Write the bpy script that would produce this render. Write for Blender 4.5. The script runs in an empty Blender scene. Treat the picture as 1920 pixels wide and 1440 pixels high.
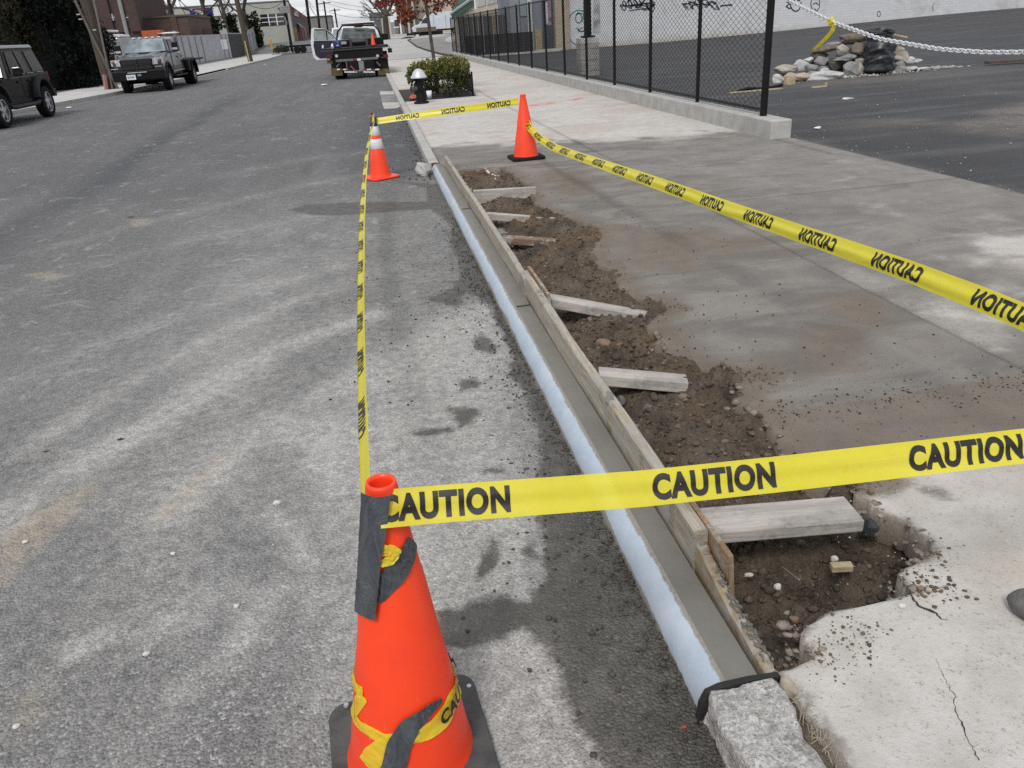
import bpy, bmesh, math, random
import numpy as np
from mathutils import Vector, Matrix
random.seed(7)
SC = bpy.context.scene
COL = SC.collection
R_ = math.radians

# ------------------------------------------------------------------ camera
FPX, EYE = 1450.0, 1.55
PC = np.array([960.0, 720.0]); VP = np.array([688.0, 64.0]); ROLL = 0.0700
_vx, _vy = VP - PC
_b = FPX * FPX / -(_vx * ROLL + _vy); _a = ROLL * _b
def _u(v): return v / np.linalg.norm(v)
_down = _u(np.array([_a, _b, FPX])); _fw = _u(np.array([_vx, _vy, FPX])); _rt = np.cross(_down, _fw)
RW = np.stack([_rt, _fw, -_down])
cam = bpy.data.cameras.new('camera'); cam.sensor_width = 36.0; cam.sensor_fit = 'HORIZONTAL'
cam.lens = FPX / 1920.0 * 36.0; cam.clip_start = 0.05; cam.clip_end = 3000
co = bpy.data.objects.new('camera', cam); COL.objects.link(co)
X_, Y_, Z_ = RW @ np.array([1, 0, 0]), RW @ np.array([0, -1, 0]), RW @ np.array([0, 0, -1])
co.matrix_world = Matrix(((X_[0], Y_[0], Z_[0], 0), (X_[1], Y_[1], Z_[1], 0), (X_[2], Y_[2], Z_[2], EYE), (0, 0, 0, 1)))
SC.camera = co
SC.cycles.use_denoising = False

# ------------------------------------------------------------------ sky and sun (bright overcast)
SUN_EL, SUN_AZ = R_(52), R_(205)          # azimuth clockwise from +Y: behind the camera, a little to its left
world = bpy.data.worlds.new('World'); SC.world = world; world.use_nodes = True
wt = world.node_tree; wt.nodes.clear()
def wn(t, **k):
    n = wt.nodes.new(t)
    for a, v in k.items(): setattr(n, a, v)
    return n
sky = wn('ShaderNodeTexSky', sky_type='NISHITA', sun_disc=False, sun_elevation=SUN_EL, sun_rotation=SUN_AZ, air_density=1.0, dust_density=1.5)
tc = wn('ShaderNodeTexCoord'); sep = wn('ShaderNodeSeparateXYZ'); wt.links.new(tc.outputs['Generated'], sep.inputs[0])
mx = wn('ShaderNodeMath', operation='MAXIMUM'); mx.inputs[1].default_value = 0.0; wt.links.new(sep.outputs[2], mx.inputs[0])
ad = wn('ShaderNodeMath', operation='ADD'); ad.inputs[1].default_value = 0.12; wt.links.new(mx.outputs[0], ad.inputs[0])
cmb = wn('ShaderNodeCombineXYZ')
for i in (0, 1):
    dv = wn('ShaderNodeMath', operation='DIVIDE'); wt.links.new(sep.outputs[i], dv.inputs[0]); wt.links.new(ad.outputs[0], dv.inputs[1]); wt.links.new(dv.outputs[0], cmb.inputs[i])
cn = wn('ShaderNodeTexNoise'); cn.inputs['Scale'].default_value = 0.55; cn.inputs['Detail'].default_value = 7; cn.inputs['Roughness'].default_value = 0.55; cn.inputs['Distortion'].default_value = 0.6
wt.links.new(cmb.outputs[0], cn.inputs['Vector'])
cr = wn('ShaderNodeValToRGB'); cr.color_ramp.elements[0].position = 0.38; cr.color_ramp.elements[0].color = (4.9, 5.1, 5.65, 1); cr.color_ramp.elements[1].position = 0.62; cr.color_ramp.elements[1].color = (9.1, 9.15, 9.25, 1)
wt.links.new(cn.outputs['Fac'], cr.inputs['Fac'])
mxs = wn('ShaderNodeMix', data_type='RGBA'); mxs.inputs['Factor'].default_value = 0.82
wt.links.new(sky.outputs[0], mxs.inputs['A']); wt.links.new(cr.outputs[0], mxs.inputs['B'])
bg = wn('ShaderNodeBackground'); bg.inputs['Strength'].default_value = 0.086
wo = wn('ShaderNodeOutputWorld'); wt.links.new(mxs.outputs['Result'], bg.inputs[0]); wt.links.new(bg.outputs[0], wo.inputs[0])
sl = bpy.data.lights.new('sun', 'SUN'); sl.energy = 1.5; sl.angle = R_(17); sl.color = (1.0, 0.97, 0.93)
so = bpy.data.objects.new('sun', sl); COL.objects.link(so)
_sd = Vector((math.sin(SUN_AZ) * math.cos(SUN_EL), math.cos(SUN_AZ) * math.cos(SUN_EL), math.sin(SUN_EL)))
so.rotation_euler = _sd.to_track_quat('Z', 'Y').to_euler(); so.location = _sd * 50
vs = SC.view_settings; vs.view_transform = 'Standard'; vs.look = 'None'; vs.exposure = 0.45; vs.gamma = 1.0; vs.use_curve_mapping = False

# ------------------------------------------------------------------ ground geometry helpers
def ray(px, py): return RW @ np.array([px - PC[0], py - PC[1], FPX])
def G(px, py, z=0.0):
    d = ray(px, py); t = (z - EYE) / d[2]; return Vector((d[0] * t, d[1] * t, z))
def at(px, py, Y):
    d = ray(px, py); t = Y / d[1]; return Vector((d[0] * t, Y, EYE + d[2] * t))
def atX(px, py, X):
    d = ray(px, py); t = X / d[0]; return Vector((X, d[1] * t, EYE + d[2] * t))
def proj(P):
    p = RW.T @ np.array([P[0], P[1], P[2] - EYE]); return PC + FPX * p[:2] / p[2]
def sst(a, b, x):
    t = np.clip((x - a) / (b - a), 0, 1); return t * t * (3 - 2 * t)
def terrain(X, Y):
    zl = 1.22 * sst(101, 124, Y) + np.maximum(Y - 124, 0) * 0.006
    zr = 0.78 * sst(46, 106, Y) + np.maximum(Y - 108, 0) * 0.012
    k = sst(-3, 2, X)
    lot = 0.42 * sst(14, 40, X) * sst(10, 40, Y)
    return zl * (1 - k) + zr * k * (1 - sst(5.2, 5.6, X) * (1 - sst(60, 75, Y))) + lot
def _h(ix, iy, s):
    n = (ix * 374761393 + iy * 668265263 + s * 974634777) & 0xffffffff
    n = ((n ^ (n >> 13)) * 1274126177) & 0xffffffff
    return ((n ^ (n >> 16)) & 0xffff) / 65535.0
def vnoise(x, y, s=0):
    x = np.asarray(x, float); y = np.asarray(y, float)
    ix = np.floor(x).astype(np.int64); iy = np.floor(y).astype(np.int64); fx = x - ix; fy = y - iy
    fx = fx * fx * (3 - 2 * fx); fy = fy * fy * (3 - 2 * fy)
    return (_h(ix, iy, s) * (1 - fx) + _h(ix + 1, iy, s) * fx) * (1 - fy) + (_h(ix, iy + 1, s) * (1 - fx) + _h(ix + 1, iy + 1, s) * fx) * fy
def fbm(x, y, s=0, o=4, g=0.5):
    v, a, f, t = 0, 1.0, 1.0, 0
    for k in range(o):
        v = v + a * vnoise(x * f, y * f, s + k * 17); t += a; a *= g; f *= 2.03
    return v / t - 0.5
def lnoise(x, s=0, o=3, g=.5):
    """angular 1-D noise (straight runs between random values)"""
    r = np.random.RandomState(s); x = np.asarray(x, float); v = 0; a = 1.0; f = 1.0
    for k in range(o):
        tb = r.rand(4096); v = v + a * (np.interp((x * f) % 4095, np.arange(4096), tb) - .5); a *= g; f *= 2.3
    return v
def plined(pts, X, Y):
    d2 = np.full(X.shape, 1e9)
    for (ax, ay), (bx, by) in zip(pts, pts[1:]):
        ex, ey = bx - ax, by - ay; t = np.clip(((X - ax) * ex + (Y - ay) * ey) / (ex * ex + ey * ey + 1e-12), 0, 1); d2 = np.minimum(d2, (X - ax - ex * t) ** 2 + (Y - ay - ey * t) ** 2)
    return np.sqrt(d2)
def sdf(pts, X, Y):
    """signed distance to a polygon, negative inside"""
    d2 = np.full(X.shape, 1e9); ins = np.zeros(X.shape, bool); n = len(pts)
    for i in range(n):
        ax, ay = pts[i][0], pts[i][1]; bx, by = pts[(i + 1) % n][0], pts[(i + 1) % n][1]
        ex, ey = bx - ax, by - ay; wx, wy = X - ax, Y - ay
        t = np.clip((wx * ex + wy * ey) / (ex * ex + ey * ey + 1e-12), 0, 1)
        d2 = np.minimum(d2, (wx - ex * t) ** 2 + (wy - ey * t) ** 2)
        c = ((ay <= Y) != (by <= Y)) & (X < ex * (Y - ay) / (ey if abs(ey) > 1e-9 else 1e-9) + ax)
        ins ^= c
    d = np.sqrt(d2); return np.where(ins, -d, d)

# ------------------------------------------------------------------ materials
class NT:
    def __init__(s, name):
        s.m = bpy.data.materials.new(name); s.m.use_nodes = True; s.t = s.m.node_tree; s.t.nodes.clear()
        s.out = s.t.nodes.new('ShaderNodeOutputMaterial'); s.p = s.t.nodes.new('ShaderNodeBsdfPrincipled'); s.t.links.new(s.p.outputs[0], s.out.inputs[0])
        s._pos = None
    def n(s, t, **k):
        x = s.t.nodes.new(t)
        for a, v in k.items(): setattr(x, a, v)
        return x
    def link(s, a, b):
        if hasattr(a, 'is_output') or isinstance(a, bpy.types.NodeSocket): s.t.links.new(a, b)
        elif isinstance(a, (tuple, list)): b.default_value = tuple(a) + ((1,) if len(a) == 3 and len(b.default_value) == 4 else ())
        else: b.default_value = a
    def pos(s, sc=(1, 1, 1), rot=0, obj=False):
        src = s.n('ShaderNodeTexCoord').outputs['Object'] if obj else s.n('ShaderNodeNewGeometry').outputs['Position']
        mp = s.n('ShaderNodeMapping'); mp.inputs['Scale'].default_value = sc; mp.inputs['Rotation'].default_value = (0, 0, rot)
        s.t.links.new(src, mp.inputs[0]); return mp.outputs[0]
    def noise(s, v, scale, detail=4, rough=0.55, dist=0.0):
        x = s.n('ShaderNodeTexNoise'); s.t.links.new(v, x.inputs['Vector']); x.inputs['Scale'].default_value = scale; x.inputs['Detail'].default_value = detail
        x.inputs['Roughness'].default_value = rough; x.inputs['Distortion'].default_value = dist; return x.outputs['Fac']
    def voro(s, v, scale, out='Color', feature='F1'):
        x = s.n('ShaderNodeTexVoronoi', feature=feature); s.t.links.new(v, x.inputs['Vector']); x.inputs['Scale'].default_value = scale; return x.outputs[out]
    def ma(s, op, a, b=0.0, c=None, clamp=False):
        x = s.n('ShaderNodeMath', operation=op, use_clamp=clamp); s.link(a, x.inputs[0]); s.link(b, x.inputs[1])
        if c is not None: s.link(c, x.inputs[2])
        return x.outputs[0]
    def mr(s, v, a, b, c=0.0, d=1.0, smooth=True):
        x = s.n('ShaderNodeMapRange', interpolation_type='SMOOTHSTEP' if smooth else 'LINEAR'); s.link(v, x.inputs[0])
        for i, q in zip((1, 2, 3, 4), (a, b, c, d)): s.link(q, x.inputs[i])
        return x.outputs[0]
    def mix(s, f, a, b, mode='MIX'):
        x = s.n('ShaderNodeMix', data_type='RGBA', blend_type=mode); s.link(f, x.inputs[0]); s.link(a, x.inputs[6]); s.link(b, x.inputs[7]); return x.outputs[2]
    def attr(s, name, out='Fac'):
        x = s.n('ShaderNodeAttribute', attribute_name=name); return x.outputs[out]
    def bump(s, h, strength=0.5, dist=0.01, nrm=None):
        x = s.n('ShaderNodeBump'); s.link(h, x.inputs['Height']); x.inputs['Strength'].default_value = strength; x.inputs['Distance'].default_value = dist
        if nrm: s.t.links.new(nrm, x.inputs['Normal'])
        return x.outputs[0]
    def set(s, **k):
        for a, v in k.items(): s.link(v, s.p.inputs[a.replace('_', ' ')])
        return s.m

def simple(name, c, rough=0.6, metal=0.0, var=0.25, scale=8, bump=0.0, bscale=60, c2=None, coat=0.0, obj=True, sc=(1, 1, 1), spec=0.5, rot=0):
    t = NT(name); v = t.pos(sc, rot, obj=obj); n = t.noise(v, scale, 6, 0.6)
    c2 = c2 or tuple(x * (1 - var) for x in c)
    f = t.mr(n, 0.35, 0.68)
    kw = dict(Base_Color=t.mix(f, c, c2), Metallic=metal)
    r2 = t.mr(t.noise(v, scale * 3, 4), 0.3, 0.7, max(rough - 0.08, 0), min(rough + 0.1, 1)); kw['Roughness'] = r2
    if bump: kw['Normal'] = t.bump(t.noise(v, bscale, 5, 0.65), bump, 0.01)
    t.set(**kw); t.p.inputs['Coat Weight'].default_value = coat; t.p.inputs['Specular IOR Level'].default_value = spec
    return t.m
def tape_mat():
    t = NT('caution_tape_yellow'); v = t.pos(); n = t.noise(v, 30, 4)
    c = t.mix(t.mr(n, 0.3, 0.7), (0.90, 0.80, 0.050), (0.86, 0.77, 0.06))
    t.set(Base_Color=c, Roughness=0.32)
    tr = t.n('ShaderNodeBsdfTranslucent'); t.link(c, tr.inputs[0])
    m1 = t.n('ShaderNodeMixShader'); m1.inputs[0].default_value = 0.32; t.t.links.new(t.p.outputs[0], m1.inputs[1]); t.t.links.new(tr.outputs[0], m1.inputs[2])
    tp = t.n('ShaderNodeBsdfTransparent'); tp.inputs[0].default_value = (1.0, 0.93, 0.45, 1)
    m2 = t.n('ShaderNodeMixShader'); m2.inputs[0].default_value = 0.12; t.t.links.new(m1.outputs[0], m2.inputs[1]); t.t.links.new(tp.outputs[0], m2.inputs[2])
    t.t.links.new(m2.outputs[0], t.out.inputs[0]); return t.m
def road_mat():
    t = NT('road_asphalt'); v = t.pos(); wet = t.attr('wet'); dust = t.attr('dust'); tan = t.attr('tan'); new = t.attr('fresh')
    big = t.noise(v, 0.7, 5, 0.6, 0.4); mid = t.noise(v, 19, 9, 0.74); fine = t.noise(v, 70, 4, 0.7); grit = t.noise(v, 260, 2, 0.8)
    strk = t.noise(t.pos((1.6, 0.22, 1), -0.05), 1.5, 6, 0.6)
    base = t.mix(t.mr(mid, 0.3, 0.7), (0.104, 0.103, 0.104), (0.205, 0.201, 0.196))
    base = t.mix(t.ma('MULTIPLY', t.mr(strk, 0.42, 0.66), 0.4), base, (0.225, 0.225, 0.23))
    base = t.mix(new, base, (0.085, 0.087, 0.093))
    cell = t.voro(v, 115, 'Color'); cell2 = t.voro(v, 210, 'Color')
    s1 = t.n('ShaderNodeSeparateColor'); t.link(cell, s1.inputs[0]); s2 = t.n('ShaderNodeSeparateColor'); t.link(cell2, s2.inputs[0])
    agg = t.ma('MULTIPLY', t.mr(s1.outputs[0], 0.55, 1.0, 0.0, 1.0), t.mr(s1.outputs[1], 0.2, 1.0, 0.2, 1.0))
    coarse = t.attr('coarse')
    base = t.mix(t.ma('MULTIPLY', agg, t.ma('ADD', t.ma('MULTIPLY', coarse, 0.62), 0.26)), base, (0.58, 0.58, 0.57))
    base = t.mix(t.ma('MULTIPLY', t.mr(s2.outputs[0], 0.45, 0.95), 0.62), base, (0.036, 0.037, 0.04))
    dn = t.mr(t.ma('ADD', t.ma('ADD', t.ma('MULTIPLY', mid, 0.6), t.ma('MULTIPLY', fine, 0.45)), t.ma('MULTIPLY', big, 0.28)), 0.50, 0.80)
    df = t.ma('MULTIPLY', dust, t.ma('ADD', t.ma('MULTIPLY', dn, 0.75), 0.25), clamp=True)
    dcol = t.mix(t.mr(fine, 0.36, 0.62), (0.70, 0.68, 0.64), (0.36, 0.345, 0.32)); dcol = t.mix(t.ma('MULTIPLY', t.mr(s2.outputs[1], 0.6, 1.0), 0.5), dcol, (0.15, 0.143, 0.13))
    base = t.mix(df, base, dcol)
    # chalky scuffs
    sc = t.mr(t.ma('ADD', t.noise(v, 3.2, 8, 0.74, 1.4), t.ma('MULTIPLY', fine, 0.16)), 0.63, 0.76)
    base = t.mix(t.ma('MULTIPLY', sc, 0.5), base, (0.50, 0.50, 0.49))
    tf = t.ma('MULTIPLY', tan, t.mr(t.ma('ADD', mid, t.ma('MULTIPLY', fine, 0.5)), 0.5, 0.85), clamp=True)
    base = t.mix(t.ma('MULTIPLY', tf, 0.62), base, (0.47, 0.39, 0.28))
    edge = t.ma('ADD', wet, t.ma('ADD', t.ma('MULTIPLY', t.ma('SUBTRACT', t.noise(v, 14, 5, 0.65), 0.5), 0.11), t.ma('MULTIPLY', t.ma('SUBTRACT', t.noise(v, 110, 3, 0.7), 0.5), 0.04)))
    wf = t.mr(edge, 0.022, -0.02)
    inner = t.mr(t.noise(v, 9, 5, 0.6), 0.35, 0.7)
    wcol = t.mix(inner, (0.066, 0.060, 0.050), (0.112, 0.104, 0.090))
    wcol = t.mix(t.ma('MULTIPLY', agg, 0.25), wcol, (0.3, 0.29, 0.27))
    wcol = t.mix(t.mr(t.noise(v, 55, 5, 0.7), 0.58, 0.72), wcol, (0.04, 0.036, 0.03))
    base = t.mix(t.ma('MULTIPLY', wf, 0.94), base, wcol)
    h = t.ma('ADD', t.ma('MULTIPLY', grit, 0.35), t.ma('ADD', t.ma('MULTIPLY', t.voro(v, 115, 'Distance'), -0.9), t.ma('MULTIPLY', fine, 0.8)))
    amt = t.ma('SUBTRACT', 1.0, t.ma('MULTIPLY', dust, 0.45))
    nb = t.bump(t.ma('MULTIPLY', h, amt), 1.0, 0.011)
    return t.set(Base_Color=base, Roughness=t.mr(wf, 0, 1, 0.88, 0.5), Normal=nb)
def slab_mat():
    t = NT('sidewalk_concrete'); v = t.pos(); film = t.attr('film'); soil = t.attr('soil'); wet = t.attr('wet')
    big = t.noise(v, 1.1, 6, 0.6, 0.5); mid = t.noise(v, 7, 6, 0.68); fine = t.noise(v, 85, 4, 0.7); grit = t.noise(v, 300, 2, 0.8)
    swirl = t.noise(t.pos((0.6, 1.15, 1), 0.35), 2.2, 9, 0.68, 0.8)
    c = t.mix(t.mr(mid, 0.3, 0.72), (0.55, 0.53, 0.495), (0.44, 0.415, 0.38))
    c = t.mix(t.ma('MULTIPLY', t.mr(big, 0.42, 0.66), 0.7), c, (0.44, 0.375, 0.32))
    c = t.mix(t.ma('MULTIPLY', t.mr(fine, 0.56, 0.70), 0.6), c, (0.21, 0.175, 0.14))
    c = t.mix(t.ma('MULTIPLY', t.mr(fine, 0.40, 0.28), 0.5), c, (0.62, 0.61, 0.59))
    fn = t.ma('ADD', t.ma('MULTIPLY', swirl, 0.8), t.ma('ADD', t.ma('MULTIPLY', mid, 0.45), t.ma('MULTIPLY', fine, 0.25)))
    ff = t.mr(t.ma('ADD', t.ma('MULTIPLY', film, 1.45), t.ma('SUBTRACT', fn, 1.12)), -0.12, 0.62)
    fc = t.mix(t.mr(swirl, 0.34, 0.68), (0.138, 0.127, 0.112), (0.245, 0.226, 0.200))
    fc = t.mix(t.mr(fine, 0.58, 0.76), fc, (0.10, 0.092, 0.08))
    c = t.mix(ff, c, fc)
    sf = t.mr(t.ma('ADD', t.ma('MULTIPLY', soil, 1.2), t.ma('SUBTRACT', t.ma('ADD', t.ma('MULTIPLY', mid, 0.6), t.ma('MULTIPLY', fine, 0.5)), 0.95)), -0.08, 0.45)
    c = t.mix(t.ma('MULTIPLY', sf, 0.9), c, t.mix(t.mr(mid, 0.3, 0.7), (0.13, 0.098, 0.072), (0.185, 0.15, 0.115)))
    wf = t.mr(t.ma('ADD', wet, t.ma('MULTIPLY', t.ma('SUBTRACT', t.noise(v, 12, 6, 0.7), 0.5), 0.14)), 0.02, -0.03)
    c = t.mix(t.ma('MULTIPLY', wf, 0.85), c, (0.17, 0.15, 0.125))
    pk = t.attr('paint'); c = t.mix(t.ma('MULTIPLY', pk, t.mr(mid, 0.35, 0.6)), c, (0.62, 0.12, 0.12))
    h = t.ma('ADD', t.ma('MULTIPLY', fine, 0.6), t.ma('ADD', t.ma('MULTIPLY', grit, 0.25), t.ma('MULTIPLY', mid, 0.8)))
    return t.set(Base_Color=c, Roughness=t.mr(ff, 0, 1, 0.9, 0.68), Normal=t.bump(h, 0.8, 0.009))
def soil_mat(name='soil_brown', k=1.0):
    t = NT(name); v = t.pos(); mid = t.noise(v, 7, 6, 0.7); fine = t.noise(v, 60, 5, 0.72); och = t.noise(v, 2.3, 4, 0.6, 0.5)
    c = t.mix(t.mr(mid, 0.3, 0.7), (0.072 * k, 0.053 * k, 0.038 * k), (0.200 * k, 0.155 * k, 0.114 * k))
    c = t.mix(t.ma('MULTIPLY', t.mr(och, 0.52, 0.66), 0.6), c, (0.215 * k, 0.14 * k, 0.07 * k))
    c = t.mix(t.mr(t.attr('wetsoil'), 0.2, 0.8), c, (0.045, 0.040, 0.035))
    c = t.mix(t.ma('MULTIPLY', t.mr(fine, 0.58, 0.70), 0.7), c, (0.34 * k, 0.295 * k, 0.24 * k))
    return t.set(Base_Color=c, Roughness=0.93, Normal=t.bump(t.ma('ADD', fine, t.ma('MULTIPLY', mid, 0.6)), 1.0, 0.03))
def lot_mat():
    t = NT('lot_asphalt'); v = t.pos(); mid = t.noise(v, 4, 7, 0.7, 0.6); big = t.noise(v, 0.5, 5, 0.6, 0.4); fine = t.noise(v, 60, 4, 0.7)
    st = t.noise(t.pos((0.25, 1.5, 1), 0.15), 1.4, 6, 0.6)
    c = t.mix(t.mr(mid, 0.3, 0.7), (0.026, 0.026, 0.028), (0.052, 0.052, 0.055))
    c = t.mix(t.mr(st, 0.45, 0.7), c, (0.075, 0.074, 0.076))
    d = t.ma('MULTIPLY', t.attr('dust'), t.mr(t.ma('ADD', mid, t.ma('MULTIPLY', fine, 0.4)), 0.44, 0.80), clamp=True)
    c = t.mix(d, c, t.mix(t.mr(fine, 0.35, 0.65), (0.13, 0.11, 0.095), (0.27, 0.235, 0.20)))
    c = t.mix(t.ma('MULTIPLY', t.mr(fine, 0.66, 0.75), 0.6), c, (0.2, 0.19, 0.175))
    return t.set(Base_Color=c, Roughness=t.mr(mid, 0.3, 0.7, 0.55, 0.9), Normal=t.bump(t.ma('ADD', fine, mid), 0.9, 0.02))
def wood_mat(name, c1, c2, crust=0.0, axis=1):
    t = NT(name); sc = [14, 14, 14]; sc[axis] = 0.9
    v = t.pos(tuple(sc), obj=True); o = t.pos(obj=True); g = t.noise(v, 3.0, 6, 0.65, 0.8)
    c = t.mix(t.mr(g, 0.3, 0.7), c1, c2)
    c = t.mix(t.ma('MULTIPLY', t.mr(t.noise(o, 5, 5, 0.7), 0.5, 0.66), 0.55), c, tuple(x * 0.45 for x in c2))
    if crust: c = t.mix(t.ma('MULTIPLY', t.mr(t.noise(o, 11, 8, 0.78, 0.6), 0.53 - 0.1 * crust, 0.58), 0.85), c, (0.33, 0.32, 0.295))
    return t.set(Base_Color=c, Roughness=0.8, Normal=t.bump(t.ma('ADD', g, t.ma('MULTIPLY', t.noise(o, 60, 4, 0.7), 0.5)), 0.5, 0.006))
def brick_mat(name, c1, c2, mort, scale=1.0, var=0.5):
    t = NT(name); tcd = t.n('ShaderNodeTexCoord'); sp = t.n('ShaderNodeSeparateXYZ'); t.t.links.new(tcd.outputs['Object'], sp.inputs[0])
    cb = t.n('ShaderNodeCombineXYZ'); t.link(t.ma('ADD', sp.outputs[0], sp.outputs[1]), cb.inputs[0]); t.link(sp.outputs[2], cb.inputs[1])
    b = t.n('ShaderNodeTexBrick'); t.link(cb.outputs[0], b.inputs['Vector']); b.inputs['Scale'].default_value = 1.0
    b.inputs['Brick Width'].default_value = 0.22 * scale; b.inputs['Row Height'].default_value = 0.075 * scale; b.inputs['Mortar Size'].default_value = 0.008 * scale
    t.link(c1, b.inputs['Color1']); t.link(c2, b.inputs['Color2']); t.link(mort, b.inputs['Mortar'])
    o = t.pos(obj=True); n = t.noise(o, 0.5, 6, 0.65)
    c = t.mix(t.ma('MULTIPLY', t.mr(n, 0.45, 0.75), var), b.outputs['Color'], tuple(x * 0.5 for x in c1))
    return t.set(Base_Color=c, Roughness=0.88, Normal=t.bump(b.outputs['Fac'], -0.4, 0.01))
def leaf_mat(name, c1, c2, scale=1.3):
    t = NT(name); v = t.pos(); n = t.noise(v, scale, 3); n2 = t.noise(v, 23, 2)
    c = t.mix(t.mr(t.ma('ADD', t.ma('MULTIPLY', n, 0.6), t.ma('MULTIPLY', n2, 0.4)), 0.35, 0.65), c1, c2)
    t.set(Base_Color=c, Roughness=0.75); t.p.inputs['Specular IOR Level'].default_value = 0.15; return t.m
def glass_mat(name, c=(0.02, 0.025, 0.03), rough=0.06):
    t = NT(name); t.set(Base_Color=c, Roughness=rough); t.p.inputs['Specular IOR Level'].default_value = 0.8; return t.m
def orange_mat():
    t = NT('cone_orange'); v = t.pos(obj=True); n = t.noise(v, 9, 6, 0.65); f = t.noise(v, 60, 4, 0.7)
    c = t.mix(t.mr(n, 0.35, 0.7), (0.92, 0.062, 0.014), (0.86, 0.048, 0.012))
    c = t.mix(t.ma('MULTIPLY', t.mr(t.ma('ADD', t.ma('MULTIPLY', n, 0.7), t.ma('MULTIPLY', f, 0.4)), 0.60, 0.76), 0.45), c, (0.50, 0.10, 0.06)); sx = t.noise(t.pos((40, 40, 3), obj=True), 1.0, 6, 0.75); c = t.mix(t.mr(sx, 0.64, 0.76, 0, 0.55), c, (0.95, 0.30, 0.22))
    t.set(Base_Color=c, Roughness=t.mr(n, 0.3, 0.7, 0.34, 0.5)); t.p.inputs['Subsurface Weight'].default_value = 0.0; return t.m
def duct_mat():
    t = NT('grey_duct_tape'); v = t.pos(obj=True); n = t.noise(t.pos((1, 1, 0.3), obj=True), 26, 4, 0.6, 1.0)
    t.set(Base_Color=t.mix(t.mr(n, 0.35, 0.7), (0.050, 0.056, 0.064), (0.085, 0.092, 0.10)), Roughness=0.3, Normal=t.bump(n, 1.0, 0.016)); return t.m
def steel_mat():
    t = NT('galvanised_kerb_steel'); v = t.pos(); n = t.noise(v, 9, 6, 0.7); f = t.noise(v, 70, 4, 0.7)
    sd = t.attr('edge')
    c = t.mix(t.mr(n, 0.3, 0.7), (0.37, 0.44, 0.53), (0.45, 0.51, 0.58))
    c = t.mix(t.ma('MULTIPLY', t.mr(f, 0.62, 0.74), 0.35), c, (0.36, 0.37, 0.37))
    e = t.mr(t.ma('ADD', sd, t.ma('MULTIPLY', t.ma('SUBTRACT', t.noise(v, 30, 5, 0.75), 0.5), 0.022)), 0.0045, -0.0015)
    c = t.mix(e, c, t.mix(t.mr(f, 0.3, 0.7), (0.215, 0.20, 0.175), (0.29, 0.275, 0.245)))
    return t.set(Base_Color=c, Roughness=t.mr(e, 0, 1, 0.55, 0.85), Normal=t.bump(t.ma('ADD', t.ma('MULTIPLY', f, 0.5), t.ma('MULTIPLY', e, 1.2)), 0.35, 0.006))
M_ = {}
M_['tape'] = tape_mat(); M_['road'] = road_mat(); M_['slab'] = slab_mat(); M_['soil'] = soil_mat(); M_['lot'] = lot_mat()
M_['orange'] = orange_mat(); M_['duct'] = duct_mat(); M_['steel_kerb'] = steel_mat()
M_['ink'] = simple('tape_print_black', (0.016, 0.014, 0.011), 0.4, var=0.1)
M_['black'] = simple('black_satin', (0.007, 0.007, 0.008), 0.5, var=0.3, spec=0.22)
M_['rubber'] = simple('rubber', (0.014, 0.014, 0.015), 0.85, var=0.3, scale=30, spec=0.2)
M_['base_rubber'] = simple('cone_base_rubber', (0.045, 0.046, 0.048), 0.7, var=0.4, scale=14, bump=0.35, bscale=90, c2=(0.085, 0.083, 0.08))
M_['white_reflect'] = simple('reflective_white', (0.72, 0.73, 0.76), 0.4, var=0.12, scale=20)
M_['fence'] = simple('fence_black', (0.006, 0.006, 0.007), 0.5, var=0.3, spec=0.25)
M_['kerb_con'] = simple('kerb_concrete', (0.44, 0.43, 0.405), 0.88, var=0.22, scale=5, bump=0.4, bscale=70, obj=False, c2=(0.35, 0.34, 0.32))
M_['old_con'] = simple('old_kerb_concrete', (0.30, 0.29, 0.27), 0.9, var=0.35, scale=6, bump=0.6, bscale=60, obj=False)
M_['fresh_con'] = simple('fresh_concrete', (0.190, 0.181, 0.158), 0.45, var=0.14, scale=5, bump=0.25, bscale=40, obj=False)
M_['granite'] = simple('rough_stone', (0.62, 0.615, 0.60), 0.95, var=0.5, scale=42, bump=1.0, bscale=95, c2=(0.25, 0.245, 0.235), spec=0.2)
def granite_mat():
    t = NT('rough_stone'); v = t.pos(obj=True); a = t.noise(v, 95, 4, 0.75); b = t.noise(v, 14, 6, 0.7); c3 = t.n('ShaderNodeSeparateColor'); t.link(t.voro(v, 170), c3.inputs[0])
    c = t.mix(t.mr(a, 0.36, 0.62), (0.64, 0.63, 0.605), (0.40, 0.39, 0.37)); c = t.mix(t.mr(c3.outputs[0], 0.7, 1.0, 0, 0.6), c, (0.20, 0.195, 0.185)); c = t.mix(t.mr(c3.outputs[1], 0.72, 1.0, 0, 0.6), c, (0.78, 0.77, 0.75))
    c = t.mix(t.ma('MULTIPLY', t.mr(b, 0.50, 0.66), 0.75), c, (0.22, 0.20, 0.17))
    t.set(Base_Color=c, Roughness=0.95, Normal=t.bump(t.ma('ADD', a, t.ma('MULTIPLY', b, 0.8)), 1.0, 0.012)); t.p.inputs['Specular IOR Level'].default_value = 0.2; return t.m
M_['granite'] = granite_mat()
M_['felt'] = simple('black_joint_filler', (0.020, 0.019, 0.018), 0.7, var=0.4, scale=20, bump=0.6)
M_['wood_form'] = wood_mat('weathered_form_wood', (0.47, 0.41, 0.315), (0.25, 0.21, 0.155), 1.0)
M_['wood_grey'] = wood_mat('grey_stud_wood', (0.50, 0.46, 0.42), (0.30, 0.27, 0.245), 0.3, axis=0)
M_['wood_brown'] = wood_mat('brown_stud_wood', (0.22, 0.135, 0.09), (0.13, 0.085, 0.06), 0.2, axis=0)
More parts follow.
